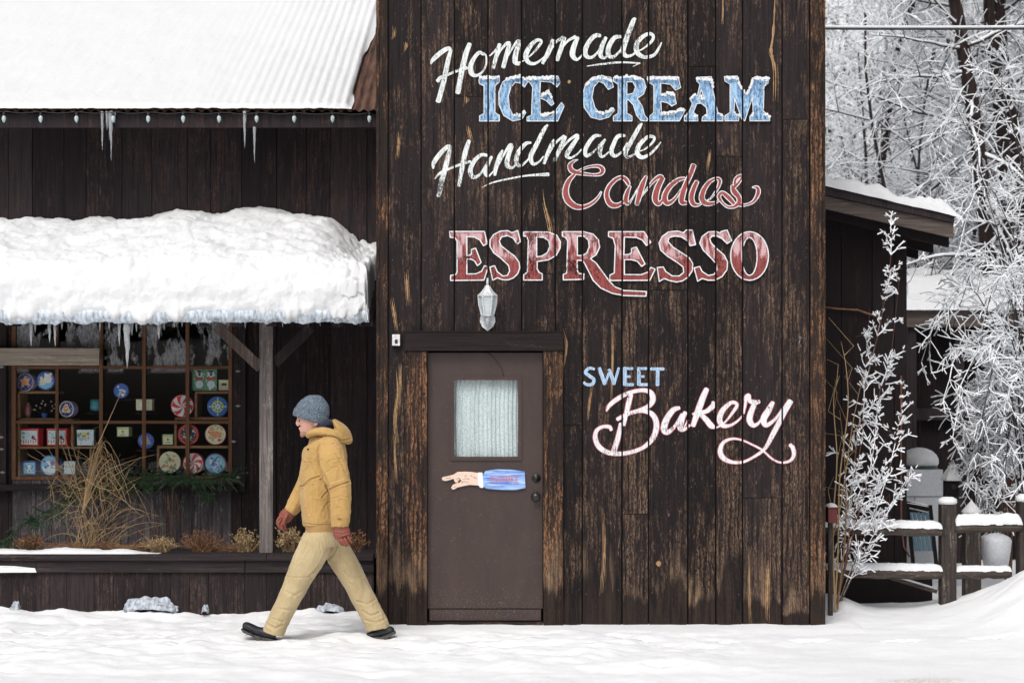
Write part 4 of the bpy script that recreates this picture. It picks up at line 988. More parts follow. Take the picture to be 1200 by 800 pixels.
for x0, x1, py in ((132, 153, 467.3), (100, 128, 483.3), (157, 184, 483.3), (134, 155, 511.6), (158, 182, 527.3), (187, 204, 520.8)):
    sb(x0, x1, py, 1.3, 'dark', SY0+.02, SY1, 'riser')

# ---------------------------------------------------------------- decorated tins
cols = {}
def cm(key, c, rough=.3):
    if key not in cols:
        t = NT('tin_'+key); co = t.coord(); n = t.noise(co, 70, 3); t.col(t.mix(t.rng(n, .35, .65), tuple(q*.85 for q in c), c)); t.rough(rough); cols[key] = t.mat
    return cols[key]
CC = dict(navy=(.035, .04, .22), cobalt=(.03, .14, .55), sky=(.20, .55, .80), pale=(.60, .78, .84), white=(.82, .82, .80), cream=(.72, .74, .50), red=(.62, .03, .04), green=(.10, .30, .16), lgreen=(.45, .60, .30), teal=(.03, .25, .30), orange=(.75, .28, .10), tan=(.62, .42, .24), black=(.02, .02, .03), pink=(.75, .35, .42), lilac=(.45, .42, .65), rim=(.28, .20, .10), maroon=(.25, .03, .05), lime=(.55, .75, .15))
ksx = (SY0+14)/F
TR = random.Random(8)
class Tin:
    """a tin with its decorated face on the front (local x,z px about the centre; y forward is negative)"""
    def __init__(s, px, py, label, grp='decorated tins in the display window', depth=.08, y=SY0+.05, name='round_tin', cat='tin'):
        s.o = thing(name, label, cat, (X(px, y)+(.0), y, Z(py, y)), grp, TR.uniform(-.32, .12)*(-1 if px > 150 else 1)); s.d = depth; s.k = 0; s.mb = {}
        s.y = 0
    def body(s, mb, mat, nm='tin_body'): part(nm, mb, mat, s.o, world=False, smooth=False)
    def face(s): s.fm = MB(); s.fk = []; return s
    def f(s, pts, c, yo=0):
        s.k += 1; s.fm.add([(a*ksx, -s.d/2-.001-.0004*s.k, -b*ksx) for a, b in pts], [tuple(range(len(pts)))], s._ci(c)); return s
    def _ci(s, c):
        if c not in s.fk: s.fk.append(c)
        return s.fk.index(c)
    def disc(s, x, y, r, c, n=18, sy=1.): return s.f([(x+r*math.cos(2*math.pi*i/n), y+r*sy*math.sin(2*math.pi*i/n)) for i in range(n)], c)
    def line(s, x0, y0, x1, y1, w_, c):
        dx, dy = x1-x0, y1-y0; l_ = math.hypot(dx, dy) or 1; nx_, ny_ = -dy/l_*w_/2, dx/l_*w_/2
        return s.f([(x0+nx_, y0+ny_), (x1+nx_, y1+ny_), (x1-nx_, y1-ny_), (x0-nx_, y0-ny_)], c)
    def done(s):
        me = s.fm.mesh('tin_lid_picture', [cm(c, CC[c]) for c in s.fk]); b = bmesh.new(); b.from_mesh(me)
        for f_ in b.faces:
            if f_.normal.y > 0: f_.normal_flip()
        b.to_mesh(me); b.free(); link('lid_picture', me, s.o, world=False)
def round_tin(px, py, r, label, bodyc, **kw):
    T_ = Tin(px, py, label, **kw); d = T_.d; R_ = r*ksx
    k = MB(); k.lathe([(R_*.96, d/2), (R_*.97, -d/2+.02), (.001, -d/2+.02)], (0, 0, 0), 28, axis='y'); T_.body(k, cm(bodyc, CC[bodyc]))
    k = MB(); k.lathe([(R_*1., -d/2+.022), (R_*1.01, -d/2-.001), (R_*.95, -d/2-.003), (R_*.93, -d/2), (.001, -d/2)], (0, 0, 0), 28, axis='y'); T_.body(k, cm('rim_'+bodyc, CC[bodyc]), 'tin_lid')
    return T_.face()
def box_tin(px, py, w_, h_, label, bodyc, name='square_tin', **kw):
    T_ = Tin(px, py, label, name=name, **kw); d = T_.d; a, b = w_/2*ksx, h_/2*ksx
    k = MB(); k.box(-a*.97, a*.97, -d/2, d/2, -b, b*.7); T_.body(k, cm(bodyc, CC[bodyc]))
    k = MB(); k.box(-a, a, -d/2-.0008, d/2+.002, b*.703, b*.98); T_.body(k, cm('rim_'+bodyc, CC[bodyc]), 'tin_lid')
    return T_.face()
def pepper(px, py, r, label, ph, hint=False):
    t_ = round_tin(px, py, r, label, 'red'); t_.disc(0, 0, r*.94, 'white', 30)
    n = 6
    for i in range(n):
        a0 = 2*math.pi*i/n+ph; pts = []
        for j in range(9):
            q = j/8; pts.append((r*.93*q*math.cos(a0+q*.75), r*.93*q*math.sin(a0+q*.75)))
        for j in range(8, 0, -1):
            q = j/8; pts.append((r*.93*q*math.cos(a0+.52+q*.75), r*.93*q*math.sin(a0+.52+q*.75)))
        t_.f(pts, 'red')
        if hint: a1 = a0+.75; t_.line(r*.2*math.cos(a1), r*.2*math.sin(a1), r*.8*math.cos(a1+.55), r*.8*math.sin(a1+.55), r*.12, 'pale')
    t_.done()
pepper(213.5, 475.5, 13.3, 'red and white swirled peppermint tin above the shelf right of the window centre', .3, True)
pepper(228, 542.5, 12.3, 'red and white swirled peppermint tin on the bottom shelf between two round tins', 1.)
rt = random.Random(3)
def stars(t_, r, c, n=12, s_=.5):
    for i in range(n):
        a = rt.uniform(0, 6.28); q = r*rt.uniform(.55, .88); t_.disc(q*math.cos(a), q*math.sin(a), s_*rt.uniform(.6, 1.2), c, 6)
def tri(t_, r, c, c2):
    t_.f([(-r*.15, -r*.75), (r*.15, -r*.7), (r*.7, r*.35), (r*.5, r*.5), (-r*.6, r*.45), (-r*.75, r*.3)], c2); t_.f([(0, -r*.6), (r*.35, r*.1), (r*.1, r*.35), (-r*.35, r*.3), (-r*.3, -r*.2)], c); t_.disc(-r*.05, -r*.1, r*.14, 'white', 8)
t_ = round_tin(32.3, 447.8, 10.6, 'navy round tin with a golden star figure, top left of the shelves', 'lilac'); t_.disc(0, 0, 9.8, 'navy'); stars(t_, 10, 'pale')
t_.f([(-7, -3), (-2, -4), (0, -8), (3, -4), (7, -5), (5, 0), (7, 5), (1, 3), (-5, 7), (-4, 1)], 'tan'); t_.disc(0, 0, 3, 'orange', 9); t_.done()
t_ = round_tin(55, 446, 11.2, 'blue round tin with two white bears, second from the left on the top shelf', 'navy'); t_.disc(0, 0, 10.2, 'cobalt'); t_.f([(-9, 4), (9, 1), (7, 7), (0, 10), (-7, 7)], 'sky'); t_.disc(-3.5, 1.5, 4, 'cream', 10); t_.disc(2.5, -2, 5, 'white', 10); t_.disc(0, -7, 1.8, 'white', 8); t_.disc(6, -7.5, 1.8, 'white', 8); t_.disc(3, -5, 3.2, 'white', 10); t_.disc(-5, -3, 2, 'cream', 8); stars(t_, 10.5, 'white', 8, .4); t_.done()
t_ = round_tin(80.8, 479.2, 9.6, 'navy round tin with an orange teddy triangle standing left of the middle window bars', 'lilac'); t_.disc(0, 0, 9.4, 'white'); t_.disc(0, 0, 8.4, 'navy'); stars(t_, 9, 'pale'); tri(t_, 8.6, 'orange', 'cream'); t_.done()
t_ = round_tin(171, 516.3, 9.6, 'navy round tin with a gold and violet star behind the central window bar', 'navy'); t_.disc(0, 0, 9, 'cobalt'); tri(t_, 8.6, 'tan', 'lilac'); stars(t_, 9, 'white', 10, .5); t_.done()
t_ = round_tin(142.5, 457.8, 9, 'mottled blue and white round tin standing highest in the middle of the window', 'navy'); t_.disc(0, 0, 8.2, 'cobalt')
for i in range(14): a = rt.uniform(0, 6.28); q = rt.uniform(0, 6.5); t_.disc(q*math.cos(a), q*math.sin(a), rt.uniform(.7, 2), ['sky', 'white', 'pale'][i % 3], 7)
t_.disc(4, 3.5, 1.5, 'tan', 7); t_.done()
t_ = round_tin(254.6, 476.2, 11.9, 'bright blue round tin with a lime green snowflake, at the right of the shelves', 'cobalt'); t_.disc(0, 0, 11, 'cobalt', 28)
for i in range(8):
    a = math.pi*i/4; ca, sa = math.cos(a), math.sin(a); L = 8.5 if i % 2 == 0 else 7
    t_.line(0, 0, ca*L, sa*L, 1.5, 'lime')
    for s_ in (-1, 1): t_.line(ca*4.5, sa*4.5, ca*6.5-sa*2.4*s_, sa*6.5+ca*2.4*s_, 1., 'lime')
t_.disc(0, 0, 3, 'pale', 10); t_.disc(0, 0, 1.6, 'sky', 8)
for i in range(4): a = math.pi*(i/2+.0); t_.disc(9.3*math.cos(a), 9.3*math.sin(a), 1.2, 'lgreen', 8)
t_.done()
t_ = round_tin(221.5, 508.8, 12.1, 'red-rimmed round tin with a dark green wreath of birds', 'red'); t_.disc(0, 0, 9.8, 'black', 24)
for i in range(26): a = rt.uniform(0, 6.28); q = rt.uniform(3, 9); t_.disc(q*math.cos(a), q*math.sin(a), rt.uniform(.5, 1.5), ['green', 'red', 'white', 'green', 'tan'][i % 5], 6)
t_.done()
t_ = round_tin(252.8, 508.7, 12.4, 'cream and orange round tin with two gingerbread figures on the right shelf', 'maroon'); t_.disc(0, 0, 11.6, 'cream', 26)
for i in range(36): a = rt.uniform(0, 6.28); q = rt.uniform(2, 10.5); t_.disc(q*math.cos(a), q*math.sin(a), rt.uniform(.7, 2.1), ['orange', 'tan', 'lgreen', 'orange', 'white', 'red', 'tan'][i % 7], 7)
t_.disc(-4, -1, 3, 'orange', 9); t_.disc(4.5, 0, 2.8, 'orange', 9); t_.done()
t_ = round_tin(199.3, 541, 12.4, 'cream round tin with brown and green houses on the bottom shelf', 'cream'); t_.disc(0, 0, 11.6, 'cream', 26)
for i in range(30): a = rt.uniform(0, 6.28); q = rt.uniform(1, 10); t_.disc(q*math.cos(a), q*math.sin(a), rt.uniform(.8, 2.2), ['tan', 'lgreen', 'cream', 'orange', 'green'][i % 5], 6)
t_.done()
t_ = round_tin(253, 543, 12.4, 'turquoise and navy leaf patterned round tin at the bottom right of the shelves', 'navy'); t_.disc(0, 0, 11.8, 'rim', 26); t_.disc(-.5, .4, 11, 'sky', 26)
for i in range(22): a = rt.uniform(0, 6.28); q = rt.uniform(1, 9); b = rt.uniform(0, 3); t_.line(q*math.cos(a)-2.2*math.cos(b), q*math.sin(a)-2.2*math.sin(b), q*math.cos(a)+2*math.cos(b), q*math.sin(a)+2*math.sin(b), rt.uniform(1, 2.4), ['cobalt', 'pale', 'cobalt', 'white'][i % 4])
t_.done()
t_ = round_tin(61, 545, 12, 'sky blue round tin with a white snow scene on the bottom left shelf', 'cobalt'); t_.disc(0, 0, 11, 'sky', 26); t_.f([(-10, 2), (-4, 0), (2, 4), (9, 2), (8, 7), (0, 11), (-7, 8)], 'pale')
for i in range(12): a = rt.uniform(0, 6.28); q = rt.uniform(1, 9); t_.disc(q*math.cos(a), q*math.sin(a), rt.uniform(.6, 2), ['white', 'cobalt'][i % 2], 7)
t_.disc(4, -3, 3, 'cobalt', 8); t_.done()
t_ = box_tin(101, 512.3, 20, 18.5, 'pale rounded canister with coloured ornaments behind the dry grass', 'pale', name='canister')
t_.f([(-9.6, -6), (9.6, -6), (9.6, 9), (-9.6, 9)], 'pale')
for i in range(16): t_.disc(rt.uniform(-8, 8), rt.uniform(-5, 8), rt.uniform(1., 2.6), ['pink', 'lilac', 'green', 'lime', 'sky', 'red'][i % 6], 8)
t_.done()
for i, px in enumerate((36.8, 69)):
    t_ = box_tin(px, 511.8, 25.5, 20.5, 'red bordered tin with a cardinal bird, %s' % ('left of the two on the shelf' if i == 0 else 'right of the two, behind the window bar'), 'red', name='picture_tin')
    t_.f([(-12.4, -10), (12.4, -10), (12.4, 10), (-12.4, 10)], 'red'); t_.f([(-11, -7.6), (11, -7.6), (11, 8.6), (-11, 8.6)], 'pale'); t_.f([(-11, 3), (11, 3), (11, 8.6), (-11, 8.6)], 'white')
    for j in range(7): t_.line(-10+j*3.2, 3.5, -10+j*3.2, 6.5+(j % 2), .9, 'black')
    for j in range(9): t_.disc(rt.uniform(-9, 1), rt.uniform(-5, 2), rt.uniform(.5, 1.1), ['green', 'maroon'][j % 2], 6)
    t_.disc(6, .5, 2.3, 'maroon', 8); t_.f([(5, -3), (7, 0), (11, 3), (9, 3.4), (5, 2)], 'maroon'); t_.done()
for i, px in enumerate((232.6, 247)):
    t_ = box_tin(px, 444.8, 14, 25, 'tall snowman tin with green border, %s of the pair on the top right shelf' % ('left' if i == 0 else 'right'), 'green', name='tall_tin')
    t_.f([(-6.8, -12.3), (6.8, -12.3), (6.8, 12.3), (-6.8, 12.3)], 'green')
    for j in range(26): t_.disc(rt.uniform(-6, 6), rt.uniform(-11.5, 11.5), rt.uniform(.5, 1.1), ['white', 'red', 'pale'][j % 3], 6)
    t_.disc(0, 5.5, 4.6, 'pale', 12); t_.disc(0, -6.5, 3.8, 'pale', 12); t_.f([(-2.5, -10.5), (2.5, -10.5), (2, -7.8), (-2, -7.8)], 'black'); t_.disc(0, -6, 1.7, 'black', 8); t_.line(-4.6, -1, 4.6, -.5, 2, 'red'); t_.done()
t_ = box_tin(262.3, 450.8, 12, 12, 'small lime and pink house-shaped tin beside the snowman tins', 'lgreen', name='small_tin'); t_.f([(-5.8, 3.4), (5.8, 3.4), (5.8, 5.8), (-5.8, 5.8)], 'pink'); t_.f([(-3, 1), (-2, -2), (3, -2), (3.5, 1)], 'black'); t_.f([(-5, -5), (5, -5), (5, -2.5), (-5, -2.5)], 'cream'); t_.done()
t_ = box_tin(170.2, 474, 19, 13, 'pale cream eight-sided tin standing behind the central window bar', 'cream', name='cream_tin'); t_.f([(-9.4, -4), (-6, -6.4), (6, -6.4), (9.4, -4), (9.4, 4), (6, 6.4), (-6, 6.4), (-9.4, 4)], 'cream'); t_.f([(-5, -2.5), (5, -2.5), (5, 2.5), (-5, 2.5)], 'white'); t_.done()
for (px, py, w_, h_, lb) in ((146, 505.5, 15, 11, 'cream and green small tin with lid, below the blue tin in mid window'), (196.2, 514.6, 12, 12, 'cream and green small square tin standing left of the wreath tin')):
    t_ = box_tin(px, py, w_, h_, lb, 'lgreen', name='small_tin'); t_.f([(-w_*.42, -h_*.25), (w_*.42, -h_*.25), (w_*.42, h_*.45), (-w_*.42, h_*.45)], 'cream'); t_.disc(0, 0, 2, 'lgreen', 8); t_.disc(0, 0, 1., 'maroon', 7); t_.line(-3, 3.6, 3, 3.6, 1, 'green'); t_.done()
t_ = box_tin(36.8, 547.6, 17.5, 16.5, 'navy square tin with a snowman window at the bottom left', 'navy', name='square_tin'); t_.f([(-7, -6), (7, -6), (7, 7), (-7, 7)], 'sky'); t_.disc(0, 3, 2.6, 'white', 8); t_.disc(0, -1.5, 1.8, 'white', 8); t_.disc(.3, 3.5, 1.2, 'black', 6); t_.line(-5, -3, -2, 2, 1, 'navy'); t_.line(5, -3, 3, 2, 1, 'navy'); t_.done()
t_ = box_tin(82, 547.5, 13, 15, 'pale green tin with red flowers half behind the dry grass', 'pale', name='square_tin'); t_.f([(-6.2, -6), (6.2, -6), (6.2, 7), (-6.2, 7)], 'pale'); 
for j in range(8): t_.disc(rt.uniform(-5, 5), rt.uniform(-4, 5), rt.uniform(.7, 1.6), ['pink', 'lgreen', 'white'][j % 3], 7)
t_.done()
k = MB(); yy = SY0+.10; k.lathe([(.2*ksx, -7*ksx), (6*ksx, -7*ksx), (7.5*ksx, -4*ksx), (7.5*ksx, 4*ksx), (6*ksx, 7*ksx), (.2*ksx, 7*ksx)], (X(113, yy), yy, Z(474.5, yy)), 14)
o = single('oval_tin', k, cm('teal', CC['teal']), 'plain teal oval tin standing left of the second window bar', 'tin', 'decorated tins in the display window', smooth=True)
k = MB(); yy = SY0+.06; k.lathe([(2.5*ksx, 0), (3.2*ksx, 3*ksx), (4.2*ksx, 9*ksx), (3.6*ksx, 14*ksx), (2.2*ksx, 16*ksx), (2.6*ksx, 18*ksx), (.3*ksx, 18.4*ksx)], (X(33, yy), yy, Z(489.7, yy)), 12)
t = NT('mottled_red_glaze'); v = t.new('ShaderNodeTexVoronoi'); t.set(v, 'Vector', t.coord()); t.set(v, 'Scale', 90.); t.col(t.mix(v.outputs[0], (.35, .10, .10), (.06, .05, .06))); t.rough(.3)
single('bottle_vase', k, t.mat, 'small mottled red bottle vase on the second shelf at the left', 'vase', smooth=True)
# berry ornament
orn = thing('berry_ornament', 'dark bouquet ornament dotted with pale berries in a blue pot', 'ornament', (X(52, yy), yy, Z(489.8, yy)))
k = MB(); k.lathe([(2.5*ksx, 0), (3.8*ksx, 5*ksx), (3.4*ksx, 6*ksx), (.3*ksx, 6*ksx)], (0, 0, 0), 12); part('pot', k, cm('cobalt', CC['cobalt']), orn, world=False)
k = MB(); kb_ = MB()
for i in range(16):
    a = rt.uniform(-1.25, 1.25); L = rt.uniform(8, 18)*ksx; e = (math.sin(a)*L*1.0, rt.uniform(-.02, .03), 5*ksx+math.cos(a)*L*.95); k.tube([(0, 0, 5*ksx), (e[0]*.4, 0, e[2]*.6), e], .0012, 4)
    kb_.lathe([(.1*ksx, -1.1*ksx), (1.*ksx, -.5*ksx), (1.1*ksx, .3*ksx), (.1*ksx, 1.1*ksx)], e, 7)
part('stems', k, M['wire'], orn, world=False); part('berries', kb_, simple('pale_berries', (.50, .40, .38), .6), orn, world=False, smooth=True)

# ---------------------------------------------------------------- plants at the window
def stroke_mesh(paths, mat, name, parent=None, n=4, **kw):
    k = MB()
    for pts, r0, r1 in paths:
        m = len(pts); k.tube(pts, [r0+(r1-r0)*i/(m-1) for i in range(m)], n, cap=False)
    return k
gr_m = NT('dry_straw'); _ri = gr_m.new('ShaderNodeNewGeometry').outputs['Random Per Island']
gr_m.col(gr_m.mix(_ri, (.16, .095, .045), (.50, .36, .19))); gr_m.rough(.8); M['straw'] = gr_m.mat
br_m = NT('dead_brown_leaves'); _ri = br_m.new('ShaderNodeNewGeometry').outputs['Random Per Island']
br_m.col(br_m.mix(_ri, (.05, .022, .012), (.30, .15, .07))); br_m.rough(.8); M['dead'] = br_m.mat
ne_m = NT('fir_needles'); _ri = ne_m.new('ShaderNodeNewGeometry').outputs['Random Per Island']
ne_m.col(ne_m.mix(_ri, (.012, .038, .018), (.055, .11, .045))); ne_m.rough(.6); M['needle'] = ne_m.mat
q = random.Random(11)
# tall dead grass leaning over the window
k = MB(); gy = 1.25
def blade(x0, y0, z0, x1, z1, sag, r, yj=.15, out=None, n=9):
    k_ = out or k; pts = []; a = q.uniform(-yj, yj)
    for i in range(n):
        v = i/(n-1); pts.append((x0+(x1-x0)*v+q.uniform(-.004, .004), y0+a*v, z0+(z1-z0)*v+sag*math.sin(math.pi*v)*v+q.uniform(-.003, .003)))
    k_.tube(pts, [r*(1-.6*i/(n-1)) for i in range(n)], 4, cap=False)
def pz(px, py, y=gy): return X(px, y), Z(py, y)
def wild(x0, y0, ang, L, r, curl, n=12):
    pts = []; X_, Z_ = pz(x0, y0); yv = gy+q.uniform(-.18, .15); a = ang
    for i in range(n):
        pts.append((X_, yv, Z_)); a += curl/n+q.gauss(0, .07); X_ += math.sin(a)*L/n; Z_ += math.cos(a)*L/n; yv += q.gauss(0, .008)
    k.tube(pts, [r*(1-.65*i/(n-1)) for i in range(n)], 4, cap=False)
for i in range(60): wild(q.gauss(110, 14), 645, q.gauss(.05, .42), q.uniform(.25, .66), q.uniform(.0018, .0036), q.choice([-1, 1, 1])*abs(q.gauss(.5, .9)))
for i in range(90): wild(q.gauss(100, 26), q.uniform(540, 625), q.uniform(-2.6, 2.6), q.uniform(.12, .42), q.uniform(.0014, .0028), q.gauss(0, 1.2), 8)
for i in range(20):   # arching over to the right
    bx_, bz_ = pz(q.gauss(108, 8), 600); pts = []
    ex = q.uniform(120, 160); top = q.uniform(505, 560)
    for j in range(10):
        v = j/9; px = 100+(ex-100)*v+q.uniform(-1, 1); py = 600-(600-top)*math.sin(min(1, v*1.5)*math.pi/2)+max(0, v-.6)*q.uniform(60, 150); X_, Z_ = pz(px, py); pts.append((X_, gy-.1+q.uniform(-.004, .004)+v*.05, Z_))
    k.tube(pts, [.0032*(1-.6*j/9) for j in range(10)], 4, cap=False)
for a, b, c, d in ((148, 455, 118, 520), (118, 520, 104, 570), (78, 505, 92, 560), (68, 498, 100, 585), (85, 515, 118, 600), (60, 525, 105, 600)):
    x0, z0 = pz(c, d); x1, z1 = pz(a, b); blade(x0, gy-.1, z0, x1, z1, 0, .004, .02)
for i in range(30):
    x0, z0 = pz(q.uniform(60, 160), q.uniform(540, 620)); x1, z1 = pz(q.uniform(50, 190), q.uniform(530, 640)); blade(x0, gy, z0, x1, z1, q.uniform(-.05, .08), .002)
single('dry_grass', k, M['straw'], 'tall tangle of dead straw-coloured grass rising from the planter in front of the window', 'plant')
# evergreen boughs on the sill
def bough(name, label, pts_px, wide, ndl, y=1.68, droop=.0, seed=1):
    r_ = random.Random(seed); k = MB(); b = thing(name, label, 'garland', (X(pts_px[0][0], y), y, Z(pts_px[0][1], y)), 'evergreen boughs on the window sill')
    st_ = MB(); pts = [(X(a, y), y+r_.uniform(-.03, .03), Z(c, y)) for a, c in pts_px]; st_.tube(pts, .006, 5)
    for i in range(ndl):
        t_ = r_.random()*(len(pts)-1); j = min(len(pts)-2, int(t_)); f_ = t_-j
        c = Vector(pts[j])*(1-f_)+Vector(pts[j+1])*f_
        # a side twig with its needles
        a = r_.gauss(-.3, 1.1); L = r_.uniform(.05, .16)*wide; dv = Vector((math.cos(a)*(1 if r_.random() < .6 else -1), -r_.uniform(.1, .8), math.sin(a)*.7-droop)).normalized()*L
        st_.tube([c, c+dv*.6+Vector((0, 0, .004)), c+dv], .0018, 3, cap=False)
        for m in range(34):
            v = r_.random(); p = c+dv*v; w_ = Vector((r_.gauss(0, 1), r_.gauss(0, 1), r_.gauss(0, 1)-.1)).normalized()*r_.uniform(.012, .026)+dv.normalized()*.012
            s_ = w_.cross(Vector((r_.gauss(0, 1), 1, r_.gauss(0, 1)))).normalized()*.0026
            k.add([p-s_, p+s_, p+w_], [(0, 1, 2)])
    part('twigs', st_, M['needle'], b); me = k.mesh('needles', M['needle']); link('needles', me, b)
bough('fir_bough', 'thick dark fir bough draped over the sill below the round tins at the right', [(160, 561), (185, 556), (205, 560), (230, 562), (255, 560), (276, 557)], 1.15, 150, seed=2)
bough('fir_bough', 'dark fir bough lying along the middle of the sill behind the dry grass', [(85, 575), (105, 562), (130, 558), (150, 562), (172, 568)], 1.2, 120, seed=3)
bough('fir_bough', 'sparse fir bough drooping down the left side behind the dry grass', [(125, 566), (95, 578), (70, 592), (45, 604), (32, 612)], 1.3, 90, y=1.6, droop=.4, seed=4)
bough('fir_bough', 'short tip of fir bough hanging below the sill right of centre', [(228, 562), (236, 570), (243, 578), (247, 583)], .8, 26, y=1.7, droop=.6, seed=5)
bough('fir_clump', 'low dark green fir clump lying in the planter at the far left', [(-10, 640), (5, 634), (22, 640)], .9, 40, y=1.1, seed=6)
# dead bushes and low litter of withered stems in the planter
def bush(px, py, w_, h_, n, label, mat, y=1.0, leaf=.012, seed=1, name='dead_plant'):
    r_ = random.Random(seed); b = thing(name, label, 'plant', (X(px, y), y, Z(645, y)), 'withered plants in the planter'); k = MB(); lf = MB(); s_ = (y+14)/F
    for i in range(n):
        a = r_.uniform(-1.15, 1.15); L = r_.uniform(.55, 1.05)
        p0 = Vector((X(px, y)+r_.uniform(-.25, .25)*w_*s_, y+r_.uniform(-.06, .06), Z(646, y)))
        p2 = p0+Vector((math.sin(a)*w_*.5*s_*L, r_.uniform(-.1, .1), math.cos(a)*h_*s_*L)); p1 = (p0+p2)/2+Vector((r_.uniform(-.02, .02), 0, .02))
        k.tube([p0, p1, p2], [.002, .0015, .001], 3, cap=False)
        for m in range(7):
            p = p1.lerp(p2, r_.random())+Vector((r_.gauss(0, .008), r_.gauss(0, .008), r_.gauss(0, .008))); d = Vector((r_.gauss(0, 1), r_.gauss(0, 1), r_.gauss(0, 1))).normalized()*leaf*r_.uniform(.6, 1.4); e = d.cross(Vector((r_.gauss(0, 1), 1, 0))).normalized()*leaf*.35
            lf.add([p-e, p+d*.5-e*.2, p+d, p+e], [(0, 1, 2, 3)])
    me = k.mesh('stems', mat); link('stems', me, b); me = lf.mesh('dead_leaves', mat); link('dead_leaves', me, b)
bush(237, 630, 46, 28, 120, 'dense red-brown withered bush in the planter left of the porch post', M['dead'], seed=1)
bush(187, 636, 40, 18, 90, 'low tan withered clump in the planter under the middle of the window', M['straw'], seed=2, leaf=.014)
bush(287, 632, 34, 28, 60, 'pale straw-coloured withered clump just left of the porch post', M['straw'], seed=3, leaf=.018)
bush(340, 630, 34, 30, 60, 'withered clump behind the walking man, right of the porch post', M['straw'], seed=4, leaf=.022)
bush(415, 634, 30, 26, 50, 'withered clump in the planter close to the tall shop front corner', M['dead'], seed=5, leaf=.02)
bush(35, 636, 34, 22, 70, 'low brown withered clump in the planter at the left', M['dead'], seed=6, leaf=.018)
bush(120, 640, 190, 12, 170, 'low brown litter of withered stems lying along the planter behind the snow strip', M['dead'], y=1.15, seed=8)
bush(262, 640, 120, 11, 90, 'low withered litter filling the planter between the clumps left of the post', M['dead'], y=1.12, seed=9)
k = MB()
for i in range(14):
    x0, z0 = pz(q.uniform(190, 212), q.uniform(575, 590), 1.6); x1, z1 = pz(q.uniform(186, 216), q.uniform(600, 640), 1.5); blade(x0, 1.6, z0, x1, z1, q.uniform(-.03, .03), .002, .05)
for i in range(22):
    x0, z0 = pz(q.uniform(165, 205), 645, 1.3); x1, z1 = pz(q.uniform(150, 230), q.uniform(590, 630), 1.3); blade(x0, 1.3, z0, x1, z1, q.uniform(-.03, .06), .0016, .05)
single('dead_vine', k, M['dead'], 'thin dead vine straggling up the grey boards under the window', 'plant')

# ---------------------------------------------------------------- lean-to shed at the right of the tower
shed = thing('lean_to_shed', 'dark lean-to shed with sloping snowy roof against the right side of the tall shop front', 'shed', (X(1015, 1.9), 1.9, 0))
SF, SW = 1.5, 1.9
def sl(px, py, Y): return (X(px, Y), Y, Z(py, Y))
# fascia: lower weathered board and upper dark board, following the slope
fx0, fx1 = TX1+.012, X(1117.5, SF)
def slope_board(name, ya, yb, tl, tr, bl, br, mat, lab=None, parent=shed):
    zl1, zr1, zl0, zr0 = Z(tl, SF), Z(tr, SF), Z(bl, SF), Z(br, SF); k = MB()
    k.add([(fx0, ya, zl0), (fx1, ya, zr0), (fx1, yb, zr0), (fx0, yb, zl0), (fx0, ya, zl1), (fx1, ya, zr1), (fx1, yb, zr1), (fx0, yb, zl1)], [(0,3,2,1),(4,5,6,7),(0,1,5,4),(1,2,6,5),(2,3,7,6),(3,0,4,7)])
    part(name, k, mat, parent, label=lab)
slope_board('barge_board', SF, SF+.04, 222, 262, 237, 279, M['fascia'], 'greyed lower board of the sloping roof edge')
slope_board('barge_board', SF-.03, SF+.039, 210.5, 253.5, 221.5, 261.5, M['wing'], 'dark upper board of the sloping roof edge')
k = MB(); DR = 4.6
def rz(x): return Z(238, SF)+(x-fx0)*(Z(281, SF)-Z(238, SF))/(fx1-fx0)
n = 60; ny = 90
vs = []
for j in range(ny+1):
    y = SF+.045+(DR-SF-.05)*j/ny
    for x in (fx0, fx1+.03): vs.append((x, y, rz(x)+.06+.012*(1 if (j//2) % 2 else -1)))
k.add(vs, [(2*j, 2*j+1, 2*j+3, 2*j+2) for j in range(ny)]); me = k.mesh('roof_sheet', M['shed']); link('roof_sheet', me, shed)
for yr in (1.62, 2.2, 2.8, 3.4):
    k = MB(); k.add([(fx0, yr, rz(fx0)-.06), (fx1-.01, yr, rz(fx1)-.05), (fx1-.01, yr+.05, rz(fx1)-.05), (fx0, yr+.05, rz(fx0)-.06), (fx0, yr, rz(fx0)+.04), (fx1-.01, yr, rz(fx1)+.04), (fx1-.01, yr+.05, rz(fx1)+.04), (fx0, yr+.05, rz(fx0)+.04)], [(0,3,2,1),(4,5,6,7),(0,1,5,4),(1,2,6,5),(2,3,7,6),(3,0,4,7)])
    part('rafter', k, M['shed'], shed)
k = MB(); es = [TX1+.012]+[X(p, SW) for p in (986, 1022, 1048, 1063)]
for a, b in zip(es[:-1], es[1:]): k.box(a+.003, b-.003, SW, SW+.03, -.05, rz((a+b)/2)+.02)
k.box(es[0]+.01, es[-1]-.01, SW+.031, SW+.05, -.05, rz(es[-1])-.02, 0)
part('front_wall', k, M['shed'], shed)
k = MB(); y = SW+.03
while y < DR-.2: k.box(es[-1]-.032, es[-1], y+.003, y+.2, -.05, rz(es[-1])+.03); y += .203
part('side_wall', k, M['shed'], shed)
k = MB(); k.tube([sl(967, 360, SW-.03), sl(985, 362, SW-.03), sl(1005, 363, SW-.03), sl(1016, 367, SW-.04), sl(1030, 371, SW-.04)], .008, 6)
part('pipe', k, simple('rusty_pipe', (.20, .10, .06), .7, .3), shed, smooth=True)
k = MB(); k.tube([sl(1056, 440, SW-.02), sl(1056, 520, SW-.02), sl(1056, 610, SW-.02), sl(1059, 640, SW-.03), sl(1066, 652, SW-.04)], .008, 6)
part('downpipe', k, simple('rusty_red_pipe', (.16, .06, .045), .7, .3), shed, smooth=True)
k = MB(); m = 90
